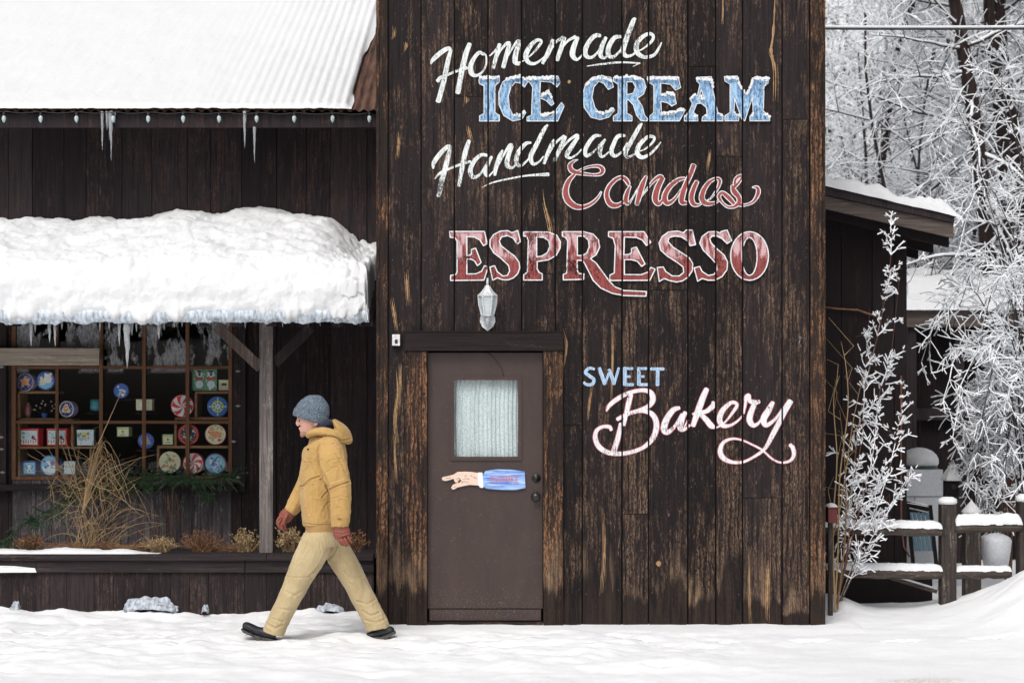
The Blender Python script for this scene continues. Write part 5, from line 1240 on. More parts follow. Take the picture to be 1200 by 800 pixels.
def ssn(u, v):
    x = fx0-.0+u*(fx1+.05-fx0); y = SF-.05+v*2.9; e = min(1, (1-u)*12+.15)
    z = rz(x)+.20+(.085+.045*fr(x*3.5, y*3, 2)+.022*fr(x*11, y*9, 4))*e
    y -= .02*math.sin(min(1, v/.04)*math.pi)-.012*fr(x*7, 1, 1)*(1 if v < .05 else 0)
    z = rz(x)+.185+(z-rz(x)-.185)*(min(1, (v+.0001)/.02)**.5)
    return (x, y, z)
vsl = [0, .004, .012, .02, .04]+[.04+.96*i/24 for i in range(1, 25)]
k.v = [ssn(i/(m-1), v) for v in vsl for i in range(m)]; k.f = [(j*m+i, j*m+i+1, (j+1)*m+i+1, (j+1)*m+i) for j in range(len(vsl)-1) for i in range(m-1)]; k.m = [0]*len(k.f)
single('shed_snow', k, M['snow'], 'uneven snow layer lying on the sloping lean-to roof', 'snow', kind='stuff', smooth=True)
k = MB(); k.add([(fx0, SF+.05, rz(fx0)+.10), (fx1, SF+.05, rz(fx1)+.10), (fx1, DR, rz(fx1)+.10), (fx0, DR, rz(fx0)+.10), (fx0, SF+.05, rz(fx0)+.18), (fx1, SF+.05, rz(fx1)+.18), (fx1, DR, rz(fx1)+.18), (fx0, DR, rz(fx0)+.18)], [(0,3,2,1),(4,5,6,7),(0,1,5,4),(1,2,6,5),(2,3,7,6),(3,0,4,7)])
part('roof_deck', k, M['shed'], shed)
# dark plank block added for the black void below the fence rails
void_blk = thing('dark_void_block', 'low dark plank block added for the dark void behind the rail fence', 'step', (X(1040, 1.62), 1.7, 0)); 
k = MB(); k.box(TX1+.015, X(1092, 1.62), 1.60, 1.63, -.05, Z(676, 1.6)); part('void_front', k, M['shed'], void_blk)
k = MB(); k.box(TX1+.015, X(1092, 1.62), 1.632, 1.885, Z(677.5, 1.6)-.02, Z(676, 1.6)); part('void_top', k, M['shed'], void_blk)
k = MB(); k.bar(sl(1032, 672, 1.45), sl(1098, 692, 1.45), .045, .03); o = single('leaning_board', k, M['rail'], 'narrow snow-dusted board slanting down under the lower fence rail', 'board')
k = MB(); k.bar(sl(1032, 669.5, 1.45), sl(1098, 689.5, 1.45), .014, .034); single('board_snow', k, M['snow'], 'line of snow lying on the slanting board under the fence', 'snow')
k = MB(); k.box(X(966.5, .5)+.02, X(980, .5), .45, .6, Z(612, .5), Z(595, .5)); k.box(X(966, .5)+.02, X(981, .5), .44, .61, Z(595, .5)+.001, Z(593.5, .5))
rb = thing('red_box', 'small dark red box on a post just right of the tall shop front corner', 'box', (X(974, .5), .52, 0)); part('box_body', k, simple('dull_red_paint', (.13, .015, .015), .5, .2), rb)
k = MB(); k.box(X(971, .5), X(976, .5), .5, .54, -.02, Z(612.3, .5)); part('post', k, M['fence'], rb)
k = MB(); k.grid(lambda u, v: (X(966, .5)+.02+u*(X(981, .5)-X(966, .5)-.02), .44+v*.17, Z(593.4, .5)+.028*(math.sin(math.pi*u)*math.sin(math.pi*v))**.4), 10, 8); part('snow_cap', k, M['snow'], rb, smooth=True)

# back building
bb = thing('back_building', 'low dark shed with snowy roof seen through the branches at the far right', 'building', (X(1130, 6), 6, 0)); BY = 6.
es = [X(p, BY) for p in range(1040, 1290, 19)]
k = MB()
for a, b in zip(es[:-1], es[1:]): k.box(a+.004, b-.004, BY+rnd.uniform(-.01, 0), BY+.04, -.05, Z(366, BY))
part('front_wall', k, M['shed'], bb)
k = MB(); k.box(es[0]-.2, es[-1], BY-.5, BY-.44, Z(383, BY-.5), Z(364, BY-.5)); part('eave_beam', k, M['fascia'], bb)
k = MB(); k.box(es[0]-.2, es[-1], BY-.12, BY-.02, Z(492, BY), Z(478, BY)); part('wall_rail', k, M['wing'], bb)
for px in (1069, 1125, 1176):
    k = MB(); k.box(X(px-5, BY-.45), X(px+5, BY-.45), BY-.45, BY-.33, -.05, Z(384, BY-.45)); part('post', k, M['wing'], bb)
k = MB(); z0 = Z(363.5, BY-.5); 
def bsn(u, v):
    x = es[0]-.25+u*(es[-1]-es[0]+.3); y = BY-.56+v*3.6; return (x, y, z0+(0 if v == 0 else .09+.03*fr(x*2.5, y*2, 8)+v*.62))
k.grid(bsn, 60, 24); part('roof_snow', k, M['snow'], bb, smooth=True)
k = MB(); k.add([(es[0]-.2, BY-.5, z0-.003), (es[-1], BY-.5, z0-.003), (es[-1], BY+3., z0+.55), (es[0]-.2, BY+3., z0+.55)], [(0, 1, 2, 3)]); part('roof', k, M['shed'], bb)

# round snow-capped cabinet
CYb = 3.2; cb = thing('snowy_cabinet', 'white cabinet with two round dark openings under a green rim and a dome of snow', 'cabinet', (X(1083, CYb), CYb+.2, 0)); kc_ = (CYb+14)/F
wpt = simple('white_painted_panel', (.66, .68, .72), .5, .08); gpt = simple('dark_green_rim', (.03, .07, .06), .5, .3)
k = MB(); k.box(X(1062, CYb), X(1105, CYb), CYb, CYb+.35, -.02, Z(550, CYb)); part('cabinet_body', k, wpt, cb)
k = MB(); k.box(X(1063, CYb), X(1104.5, CYb), CYb-.006, CYb-.001, Z(582, CYb), Z(581, CYb)); k.box(X(1071.5, CYb), X(1072.4, CYb), CYb-.006, CYb-.001, Z(600, CYb), Z(582, CYb)); part('panel_seam', k, simple('seam', (.22, .24, .27), .7), cb)
k = MB(); k.lathe([(.3*kc_, 0), (19.5*kc_, 0), (19.5*kc_, 10*kc_), (.3*kc_, 10*kc_)], (X(1082.5, CYb), CYb+.19, Z(560, CYb)), 28); part('cabinet_top', k, wpt, cb)
k = MB(); k.lathe([(.3*kc_, 0), (21*kc_, 0), (21.5*kc_, 3.5*kc_), (.3*kc_, 3.6*kc_)], (X(1082.5, CYb), CYb+.19, Z(549.8, CYb)), 28); part('rim', k, gpt, cb)
for px in (1067, 1092.5):
    k = MB(); k.lathe([(4.6*kc_, 0), (4.6*kc_, -.01), (3.6*kc_, -.012), (3.4*kc_, -.003), (.2*kc_, -.003)], (X(px, CYb), CYb+.015 if px > 1080 else CYb+.06, Z(555.5, CYb)), 16, axis='y'); part('round_opening', k, M['black'], cb)
k = MB(); k.lathe([(21*kc_, 0), (22.8*kc_, 3*kc_), (22.4*kc_, 8*kc_), (20*kc_, 13*kc_), (15*kc_, 17.5*kc_), (9*kc_, 20.2*kc_), (3*kc_, 21.3*kc_), (.2*kc_, 21.4*kc_)], (X(1082.5, CYb), CYb+.19, Z(546, CYb)), 30); part('snow_dome', k, M['snow'], cb, smooth=True)
# folding chair leaning on it
fc = thing('folded_chair', 'folded slatted chair with blue-green slats leaning before the snowy cabinet', 'chair', (X(1078, 2.9), 2.9, 0)); Yc = 2.9
k = MB(); k.bar(sl(1062, 590, Yc), sl(1088, 596, Yc), .05, .05); k.bar(sl(1062, 597, Yc), sl(1086, 602, Yc), .03, .03); part('backrest', k, M['shed'], fc)
for i in range(5):
    k = MB(); k.bar(sl(1066+i*5, 600, Yc-.02), sl(1074+i*5, 645, Yc-.1), .03, .015); part('slat', k, simple('blue_green_slat', (.08, .16, .22), .6) if i == 0 else bpy.data.materials['blue_green_slat'], fc)
for a in (1063, 1090):
    k = MB(); k.bar(sl(a, 592, Yc), sl(a+8, 668, Yc-.2), .03, .03); part('leg', k, M['shed'], fc)
k = MB(); k.grid(lambda u, v: (X(1062, Yc)+u*(X(1089, Yc)-X(1062, Yc)), Yc-.03+v*.06, Z(589-(-5*u), Yc)+.03*(math.sin(math.pi*u)*math.sin(math.pi*v))**.4), 14, 6); part('snow_cap', k, M['snow'], fc, smooth=True)
# birdhouse on a post
bh = thing('birdhouse', 'small dark birdhouse with pointed snowy roof on a post behind the fence', 'birdhouse', (X(1117, 2.8), 2.8, 0)); Yb = 2.8; kb2 = (Yb+14)/F
k = MB(); k.box(X(1109, Yb), X(1124, Yb), Yb, Yb+.12, Z(582, Yb), Z(562, Yb)); part('house_body', k, M['shed'], bh)
k = MB(); k.lathe([(3*kb2, 0), (3*kb2, -.004), (.2*kb2, -.004)], (X(1118, Yb), Yb-.001, Z(570, Yb)), 12, axis='y'); part('entrance_hole', k, M['black'], bh)
k = MB(); k.lathe([(13*kb2, 0), (12.8*kb2, 3*kb2), (7*kb2, 12*kb2), (1*kb2, 19*kb2), (.2*kb2, 19.4*kb2)], (X(1117, Yb), Yb+.06, Z(563, Yb)), 5, ph=.3); part('snow_roof', k, M['snow'], bh, smooth=False)
k = MB(); k.box(X(1114, Yb), X(1120, Yb), Yb+.03, Yb+.08, -.02, Z(582.2, Yb)); part('post', k, M['shed'], bh)
# white tub
k = MB(); Yt = 2.2; kt = (Yt+14)/F; k.lathe([(.3*kt, 0), (14*kt, 0), (17*kt, 20*kt), (18*kt, 31*kt), (16*kt, 35*kt), (8*kt, 39*kt), (.3*kt, 40*kt)], (X(1167, Yt), Yt, Z(664, Yt)), 24)
single('snow_filled_tub', k, wpt, 'round white tub heaped with snow behind the right part of the fence', 'tub', smooth=True)

# ---------------------------------------------------------------- rail fence
FY = .95
fen = thing('rail_fence', 'weathered two-rail wooden fence with snow-topped posts at the right', 'fence', (X(1112, FY), FY, 0))
def fpost(px0, px1, top, Y, capz=9, pointed=False):
    k = MB(); xa, xb = X(px0, Y), X(px1, Y); d = xb-xa; zt = Z(top, Y)
    k.box(xa, xb, Y, Y+d, -.1, zt)
    part('post', k, M['fence'], fen); s_ = (Y+14)/F
    k = MB(); c = ((xa+xb)/2, Y+d/2, zt+.001); R_ = d*.62
    pf = [(R_*.95, 0), (R_*1.08, capz*.3*s_), (R_, capz*.7*s_), (R_*.6, capz*s_), (.01*R_, capz*1.04*s_)] if not pointed else [(R_*.95, 0), (R_*1.05, capz*.25*s_), (R_*.7, capz*.55*s_), (R_*.15, capz*s_), (.01*R_, capz*1.2*s_)]
    k.lathe(pf, c, 14, ph=.4); part('snow_cap', k, M['snow'], fen, smooth=True)
fpost(1103.5, 1121, 591, FY, 8.5); fpost(1131.5, 1150, 603, 1.9, 15, True); fpost(1195, 1213, 588, FY, 9)
def rail(x0, x1, y_top0, y_top1, th, Y, sn, lab=None):
    k = MB(); m = 14
    for i in range(m):
        pass
    pts = [(X(x0+(x1-x0)*i/m, Y), Y+.03, Z(y_top0+(y_top1-y_top0)*i/m+th/2+.6*math.sin(i*1.3), Y)) for i in range(m+1)]
    k.tube(pts, [th/2*(Y+14)/F*(1+.05*math.sin(i*2.1)) for i in range(m+1)], 10); part('rail', k, M['rail'], fen, smooth=True, label=lab)
    k = MB(); s_ = (Y+14)/F; n_ = 50
    def f_(u, v):
        x = x0+(x1-x0)*u; yt = y_top0+(y_top1-y_top0)*u; e = min(1, u*14, (1-u)*14)**.5
        a = math.pi*v; hh = sn*(1+.30*fr(x*.08, Y, 3)+.12*fr(x*.4, v*2, 5)); lo = (.36*th+1.2*fr(x*.12, v, 7)+.8*fr(x*.6, v, 7))
        return (X(x, Y), Y+.03-math.cos(a)*.5*th*s_*1.12, Z(yt+lo*abs(math.cos(a))**2, Y)+math.sin(a)**.7*hh*s_*e+.004)
    k.grid(f_, 90, 12); part('rail_snow', k, M['snow'], fen, smooth=True)
rail(966, 1104, 613, 615, 13.5, FY-.02, 4.5, 'upper left rail lightly covered with snow'); rail(1120, 1198, 611, 610, 13, FY-.02, 8, 'upper right rail under thick snow')
rail(968, 1104, 662, 664, 15, FY, 3); rail(1120, 1185, 665, 665, 13, FY+.02, 2)
# cable across the trees
Yw = 4.; k = MB(); pts = [(X(px, Yw), Yw, Z(34.5+((px-1080)/300)**2*-3+.0*px, Yw)) for px in range(940, 1300, 20)]
k.tube(pts, .009, 6, cap=False); pc = thing('overhead_cable', 'dark overhead cable carrying a ridge of snow across the trees', 'cable', (X(1080, Yw), Yw, Z(34, Yw)))
part('cable', k, M['wire'], pc); k = MB(); k.tube([(a, b, c+.022) for a, b, c in pts], .0135, 6, cap=False); part('cable_snow', k, M['snow'], pc, smooth=True)

# ---------------------------------------------------------------- snow-laden trees and shrubs
def segs_mesh(name, P0, P1, R0, R1, mat, n=3):
    P0 = np.array(P0); P1 = np.array(P1); R0 = np.array(R0)[:, None]; R1 = np.array(R1)[:, None]
    D = P1-P0; L = np.linalg.norm(D, axis=1, keepdims=True)+1e-9; D /= L
    ref = np.where(np.abs(D[:, 2:3]) < .9, np.array([[0, 0, 1.]]), np.array([[1., 0, 0]]))
    A = np.cross(D, ref); A /= np.linalg.norm(A, axis=1, keepdims=True)+1e-9; B = np.cross(D, A); P1 = P1+D*R1*.5
    N = len(P0); V = np.zeros((N, 2*n, 3))
    for k in range(n):
        a = 2*math.pi*k/n+.5; o = A*math.cos(a)+B*math.sin(a); V[:, k] = P0+o*R0; V[:, n+k] = P1+o*R1
    V = V.reshape(-1, 3); base = (np.arange(N)*2*n)[:, None, None]
    Fc = np.array([[k, (k+1) % n, n+(k+1) % n, n+k] for k in range(n)])[None]+base
    Fc = Fc.reshape(-1, 4); me = bpy.data.meshes.new(name); me.vertices.add(len(V)); me.vertices.foreach_set('co', V.ravel())
    me.loops.add(len(Fc)*4); me.loops.foreach_set('vertex_index', Fc.ravel().astype('i')); me.polygons.add(len(Fc))
    me.polygons.foreach_set('loop_start', np.arange(len(Fc), dtype='i')*4); me.polygons.foreach_set('loop_total', np.full(len(Fc), 4, 'i'))
    me.polygons.foreach_set('use_smooth', np.ones(len(Fc), 'b')); me.update(); me.validate(); me.materials.append(mat); return me
class Grow:
    def __init__(s, seed): s.r = random.Random(seed); s.T = []; s.B = []; s.cl = []
    def branch(s, p, d, L, r, lv, kids, droop=0., wig=.25, step=.12, lo=.2, trunk=False, spread=.9, ratio=.62):
        q = s.r; n = max(2, int(L/step)); st = L/n; pts = [p]
        for i in range(n):
            d = (d+Vector((q.gauss(0, wig), q.gauss(0, wig), q.gauss(0, wig)-droop))*.5*min(1, st*4+.3)).normalized(); p2 = p+d*st
            ra = r*(1-.75*i/n); rb = r*(1-.75*(i+1)/n); (s.T if trunk else s.B).append((p, p2, ra, rb))
            p = p2; pts.append((p, d, rb))
        if lv <= 0: return
        m = kids if isinstance(kids, int) else kids[0]; rest = kids if isinstance(kids, int) else (kids[1:] or (3,))
        for j in range(m):
            v = q.uniform(lo, 1.); pp, dd, rr = pts[min(n, max(1, int(v*n)))]
            a = Vector((q.gauss(0, 1), q.gauss(0, 1), q.gauss(0, 1)+.15)); a = (a-dd*a.dot(dd)).normalized()
            nd = (dd*(1-spread*.45)+a*spread).normalized(); s.branch(pp, nd, L*ratio*q.uniform(.55, 1.1)*(1.15-v*.4), max(.0022, rr*.62), lv-1, rest, droop, wig*1.1, max(.04, step*.72), .15, False, spread, ratio)
bark = wood('dark_bark', (.014, .010, .010), (.045, .030, .028), (.09, .06, .05), wear=.5, flake=.2, tone=.1, gscale=.6)
tw = NT('dark_twigs'); tw.col((.035, .024, .022)); tw.rough(.9); M['twig'] = tw.mat
tw = NT('rusty_twigs'); tw.col((.13, .055, .035)); tw.rough(.9); M['rtwig'] = tw.mat
def tree_obj(G, name, label, cat_, loc, group=None, twigmat='twig', smin=.0065, sk=.9, maxr=9, sfrac=1.):
    o = thing(name, label, cat_, loc, group)
    if G.T: link('trunk', segs_mesh('trunk', *map(list, zip(*[(tuple(a), tuple(b), c, d) for a, b, c, d in G.T])), bark, 8), o, world=False)
    S = G.B
    link('crown', segs_mesh('crown', *map(list, zip(*[(tuple(a), tuple(b), max(.0016, c), max(.0014, d)) for a, b, c, d in S])), M[twigmat], 3), o, world=False)
    sn = []
    for a, b, c, d in S+G.T:
        D = (b-a); h = math.hypot(D.x, D.y)/(D.length+1e-9)
        if h < .28 or c > maxr or G.r.random() > sfrac: continue
        t_ = max(smin, c*sk)*min(1, .45+h*.7)*G.r.uniform(.75, 1.25); up = Vector((0, 0, 1)) - D.normalized()*D.normalized().z
        o1 = up*(c*.75+t_*.35); sn.append((tuple(a+o1), tuple(b+o1), t_, t_*.9))
    link('crown_snow', segs_mesh('crown_snow', *map(list, zip(*sn)), M['tsnow'], 4), o, world=False)
    return o
V3 = Vector
# two dark trunks and a slimmer one
def path_trunk(G, pts, r0, r1, n=4):
    P = smooth_pts([(*p, 0) for p in pts], n); m = len(P)
    out = []
    for i in range(m-1):
        G.T.append((V3(P[i][:3]), V3(P[i+1][:3]), r0+(r1-r0)*i/m, r0+(r1-r0)*(i+1)/m)); out.append((V3(P[i+1][:3]), (V3(P[i+1][:3])-V3(P[i][:3])).normalized(), r0+(r1-r0)*(i+1)/m))
    return out
def tpath(G, pxs, Y, x0, r0, r1): return path_trunk(G, [(X(a, Y)-x0, 0+.2*math.sin(i), Z(b, Y)) for i, (a, b) in enumerate(pxs)], r0, r1)
def leaning_tree(label, pxs, Y, r0, r1, seed, nb, L=1.6):
    G = Grow(seed); x0 = X(pxs[0][0], Y); nodes = tpath(G, [(pxs[0][0], 483+1.6*F/(Y+14))]+pxs, Y, x0, r0, r1)
    for j in range(nb):
        pp, dd, rr = nodes[G.r.randrange(int(len(nodes)*.3), len(nodes))]; a = V3((G.r.gauss(0, 1), G.r.gauss(0, .8), G.r.gauss(.1, .5))).normalized()
        G.branch(pp, (a+dd*.3).normalized(), L*G.r.uniform(.5, 1.2), rr*.3, 2, (9, 6), .05, .28, .10)
    return tree_obj(G, 'leaning_tree', label, 'tree', (x0, Y, 0), 'bare trees behind the shed')
leaning_tree('bare tree whose dark leaning trunk crosses the frame left of the other trunks', [(1180, 520), (1163, 300), (1148, 180), (1125, 60), (1108, -30), (1095, -120)], 8, .11, .06, 21, 26)
leaning_tree('bare tree whose dark trunk stands between the leaning trunk and the right edge', [(1200, 480), (1186, 300), (1176, 160), (1158, 60), (1150, -60), (1140, -140)], 8.8, .10, .05, 22, 24)
leaning_tree('bare upright tree with the thickest dark trunk at the right edge, reaching above the frame', [(1205, 480), (1206, 300), (1184, 140), (1166, 20), (1172, -90), (1175, -160)], 9.6, .13, .07, 23, 26)
leaning_tree('slim bare tree with thin curving trunk nearest the shop front', [(1010, 420), (1040, 170), (1052, 60), (1075, -20), (1090, -100)], 11, .05, .025, 24, 30, 1.5)
# thicket behind: copies of three bushy young trees
def young(seed, H=6.5):
    G = Grow(seed); r_ = G.r
    for s_ in range(3):
        a = r_.uniform(0, 6.28); G.branch(V3((.25*math.cos(a), .25*math.sin(a), 0)), V3((math.cos(a)*.25, math.sin(a)*.25, 1)).normalized(), H*r_.uniform(.75, 1.), .045, 3, (13, 7, 5), .02, .13, .5, .12, False, .85, .36)
    return G
lab3 = ['snow-covered young tree in the thicket behind the shed', 'snow-covered bushy tree standing deeper in the thicket', 'snow-covered slender tree in the thicket beyond the buildings']
base = []
for i, sd_ in enumerate((31, 32, 33)):
    base.append(tree_obj(young(sd_), 'snowy_tree', lab3[i], 'tree', (0, 0, 0), 'snow-covered trees of the thicket', smin=.0078, sk=.9))
spots = []
rr_ = random.Random(5); place = []
for Yr, n_, pa, pb in ((10, 4, 985, 1260), (12.5, 5, 960, 1270), (15, 6, 950, 1280), (18, 7, 940, 1290), (22, 8, 930, 1300), (27, 9, 920, 1300)):
    for j in range(n_): place.append((X(pa+(pb-pa)*(j+rr_.uniform(.2, .8))/n_, Yr), Yr+rr_.uniform(-.8, .8)))
for i, (x, y) in enumerate(place):
    o = base[i % 3] if i < 3 else copy_tree(base[i % 3])
    row = [4, 9, 15, 22, 30, 39]; rw = next(j for j, e in enumerate(row) if i < e); st0 = 0 if rw == 0 else row[rw-1]
    xs3 = sorted(range(st0, row[rw]), key=lambda m_: place[m_][0]/(place[m_][1]+14)); ps = xs3.index(i)
    o['label'] = 'snow-covered %s tree in the %s row of the thicket, %s from the left' % (('young', 'bushy', 'slender')[i % 3], ('nearest', 'second nearest', 'third', 'fourth', 'fifth', 'farthest')[rw], ORD[ps])
    hz = .02 if y < 14 else .02+(((y-14)/90)**1.1)*46*1.0
    o.location = (x, y, hz-.1); o.rotation_euler = (0, 0, rr_.uniform(0, 6.28)); s_ = rr_.uniform(.8, 1.25)*(1+.012*(y-10)); o.scale = (s_, s_, s_)
# arching snow-laden bush at the right
def arch_bush(name, label, px0, Y, targets, seed, kids=16, r0=.012, sm=.009, twm='twig', sub=(14, 5), L2=.34, sub_droop=.3, wg=.8):
    G = Grow(seed); r_ = G.r; x0 = X(px0, Y)
    for (tx, ty, top) in targets:
        P0_ = V3((r_.uniform(-.1, .1), r_.uniform(-.1, .1), 0)); E = V3((X(tx, Y)-x0, r_.uniform(-.5, .3), Z(ty, Y))); K = V3(((X(tx, Y)-x0)*.45, r_.uniform(-.2, .2), Z(top, Y)))
        n = 16; prev = P0_; 
        for i in range(1, n+1):
            v = i/n; c = K*2-(P0_+E)*.5
            p = P0_*(1-v)**2+c*2*v*(1-v)+E*v*v+V3((r_.gauss(0, .012), r_.gauss(0, .012), r_.gauss(0, .008))); ra = r0*(1-.7*v)
            G.B.append((prev, p, ra, ra*.95))
            if i > 3:
                for _ in range(kids//8+(1 if r_.random() < (kids % 8)/8 else 0)):
                    dd = (p-prev).normalized(); a = V3((r_.gauss(0, 1), r_.gauss(0, 1), r_.gauss(-.1, .8))); a = (a-dd*a.dot(dd)).normalized()
                    G.branch(p, (dd*.7+a*.7).normalized(), L2*r_.uniform(.4, 1.4), .0035, 1, (5,), sub_droop, wg, .05, .1, False, .8, .5)
            prev = p
    return tree_obj(G, name, label, 'bush', (x0, Y, 0), None, twm, smin=sm)
arch_bush('weeping_bush', 'dense arching bush bowed under snow at the right edge above the fence', 1215, 1.9, [(1095, 470, 420), (1078, 425, 360), (1150, 560, 420), (1170, 600, 430), (1105, 510, 420), (1120, 400, 330), (1180, 600, 450), (1195, 560, 420), (1135, 530, 400), (1170, 480, 350), (1145, 420, 340), (1190, 450, 330)], 41, 17, sm=.0058, L2=.30, wg=.6)
arch_bush('weeping_bush', 'rusty-stemmed snowy bush drooping behind the right fence post', 1190, 2.6, [(1150, 590, 500), (1135, 560, 470), (1170, 600, 480), (1195, 590, 470), (1125, 540, 470), (1160, 540, 440), (1210, 560, 430), (1180, 560, 450), (1145, 610, 520)], 42, 26, twm='rtwig', L2=.26, sm=.0062, wg=.6)
arch_bush('weeping_bush', 'tall snowy shrub with crossing straight stems in front of the tree trunks', 1240, 4.2, [(1092, 95, 300), (1070, 330, 260), (1100, 200, 130), (1110, 300, 260), (1175, 150, 250), (1185, 330, 250)], 43, 7, r0=.014, sm=.0062, wg=.6)
# snowy sapling beside the tower corner
def sapling(label, Y, x0p, stems, seed, sm=.0060, kids=3, L=.18, name='snowy_sapling'):
    G = Grow(seed); r_ = G.r; x0 = X(x0p, Y)
    for pts, r0 in stems:
        P = smooth_pts([(X(a, Y)-x0, .12*math.sin(i*1.7+r0*300), Z(b, Y), 0) for i, (a, b) in enumerate(pts)], 6); m = len(P)
        for i in range(m-1):
            a, b = V3(P[i][:3]), V3(P[i+1][:3]); ra = r0*(1-.8*i/m); G.B.append((a, b, ra, ra*.96)); v = i/m
            if v > .14:
                for _ in range(kids if r_.random() < .8 else 0):
                    dd = (b-a).normalized(); c = V3((r_.gauss(.15, 1), r_.gauss(0, .8), r_.gauss(.3, .4))); G.branch(b, (dd*.6+c*.6).normalized(), L*(1.25-v*.8)*r_.uniform(.25, 1.5), .0022, 1, (4,), .04, .65, .03, .2, False, .8, .5)
    return tree_obj(G, name, label, 'shrub', (x0, Y, 0), None, 'rtwig', smin=sm, sk=1.0, sfrac=.8)
sapling('slender sapling crusted with snow rising in front of the lean-to shed', .75, 985,
    [([(980, 712), (990, 640), (1000, 560), (1014, 470), (1030, 380), (1040, 310), (1046, 255)], .010), ([(982, 712), (998, 620), (1020, 540), (1034, 460), (1044, 420), (1050, 330)], .008), ([(984, 712), (1002, 650), (1030, 580), (1052, 520), (1062, 455)], .007), ([(986, 712), (1000, 670), (1024, 620), (1050, 590), (1070, 560)], .006), ([(983, 712), (990, 600), (1006, 520), (1016, 430), (1022, 360)], .006), ([(981, 712), (984, 640), (1010, 600), (1040, 545)], .006)], 51, kids=3)
G = Grow(52); q5 = random.Random(6); k = MB()
for pts in ([(979, 714), (983, 640), (984, 560), (993, 480), (990, 430), (986, 400)], [(978, 714), (977, 620), (981, 540), (976, 470), (984, 440)], [(981, 714), (990, 620), (989, 540), (985, 480)], [(980, 714), (974, 650), (985, 590), (1000, 500), (1012, 440)]):
    P_ = smooth_pts([(X(a, .6), .6+q5.uniform(-.05, .05), Z(b, .6)) for a, b in pts], 5); k.tube(P_, [.008*(1-.8*i/len(P_)) for i in range(len(P_))], 5, cap=False)
    for i in range(6, len(P_), 4): a = V3(P_[i]); k.tube([a, a+V3((q5.uniform(-.12, .12), q5.uniform(-.05, .05), q5.uniform(.06, .2))), a+V3((q5.uniform(-.2, .2), 0, q5.uniform(.15, .38)))], [.003, .002, .001], 4, cap=False)
single('bare_sapling', k, M['straw'], 'thin bare brown stems of a sapling right beside the tall shop front corner', 'shrub')

# ---------------------------------------------------------------- the walking man
PYm = -.75; kp = (PYm-CY)/F
man = thing('person', 'man in tan hooded jacket, khaki trousers and grey-blue beanie striding left through the snow', 'person', (X(378, PYm), PYm, 0))
def mp(px, py, dy=0.): return V3(((px-HX)*kp, PYm+dy, EYE+(HY-py)*kp))
class Loft:
    def __init__(s): s.mb = MB()
    def loft(s, pts, n=20, res=4, pw=2.):
        """pts: (px, py, dy, half-width in the picture plane in px, half-depth in m)"""
        P = smooth_pts([tuple(map(float, p)) for p in pts], res); C = [mp(p[0], p[1], p[2]) for p in P]; vs = []
        for i, p in enumerate(P):
            t_ = (C[min(i+1, len(C)-1)]-C[max(i-1, 0)]).normalized(); e1 = t_.cross(V3((0, 1, 0))).normalized(); e2 = t_.cross(e1).normalized()
            for k in range(n):
                a = 2*math.pi*k/n; ca, sa = math.cos(a), math.sin(a)
                ca = math.copysign(abs(ca)**(2/pw), ca); sa = math.copysign(abs(sa)**(2/pw), sa)
                vs.append(C[i]+e1*ca*max(.0005, p[3]*kp)+e2*sa*max(.0005, p[4]))
        fs = [(i*n+k, i*n+(k+1) % n, (i+1)*n+(k+1) % n, (i+1)*n+k) for i in range(len(C)-1) for k in range(n)]
        fs += [tuple(reversed(range(n))), tuple(range((len(C)-1)*n, len(C)*n))]
        s.mb.add(vs, fs); return s
    def build(s, name, mat, vox=.006, smooth_it=4, parent=None, disp=None, label=None, ratio=None):
        me = s.mb.mesh('tmp', mat); orient(me); o = bpy.data.objects.new('tmp', me); COL.objects.link(o)
        m = o.modifiers.new('r', 'REMESH'); m.mode = 'VOXEL'; m.voxel_size = vox; m.use_smooth_shade = True
        m = o.modifiers.new('s', 'SMOOTH'); m.factor = .5; m.iterations = smooth_it
        dg = bpy.context.evaluated_depsgraph_get(); dg.update(); me2 = bpy.data.meshes.new_from_object(o.evaluated_get(dg)); bpy.data.objects.remove(o)
        me2.name = name; me2.materials.clear(); me2.materials.append(mat)
        if disp:
            n = len(me2.vertices); co = [0.]*(n*3); me2.vertices.foreach_get('co', co); nr = [v.normal.copy() for v in me2.vertices]
            for i in range(n):
                p = V3(co[3*i:3*i+3]); p = p+nr[i]*disp(p, nr[i]); co[3*i:3*i+3] = p
            me2.vertices.foreach_set('co', co)
        me2.polygons.foreach_set('use_smooth', [True]*len(me2.polygons)); me2.update()
        return link(name, me2, parent if parent is not None else man, label)
def pxof(p): return (p.x/kp+HX, HY-(p.z-EYE)/kp)
def segd(p, a, b):
    ax, ay = a; bx_, by = b; dx, dy = bx_-ax, by-ay; t_ = max(0, min(1, ((p[0]-ax)*dx+(p[1]-ay)*dy)/(dx*dx+dy*dy+1e-9))); return math.hypot(p[0]-ax-t_*dx, p[1]-ay-t_*dy)
def grooves(lines, side=-1, ydep=-.02, wd=.8, dep=.007):
    def f(p, n):
        if n.y*side < .05: return 0
        c = pxof(p); d = 0
        for ln, w_, a_ in lines:
            m = min(segd(c, ln[i], ln[i+1]) for i in range(len(ln)-1))
            if m < w_*3: d -= a_*math.exp(-(m/w_)**2)
            if w_*1 < m < w_*5: d += a_*.35*math.exp(-((m-w_*2.2)/w_)**2)
        return d
    return f
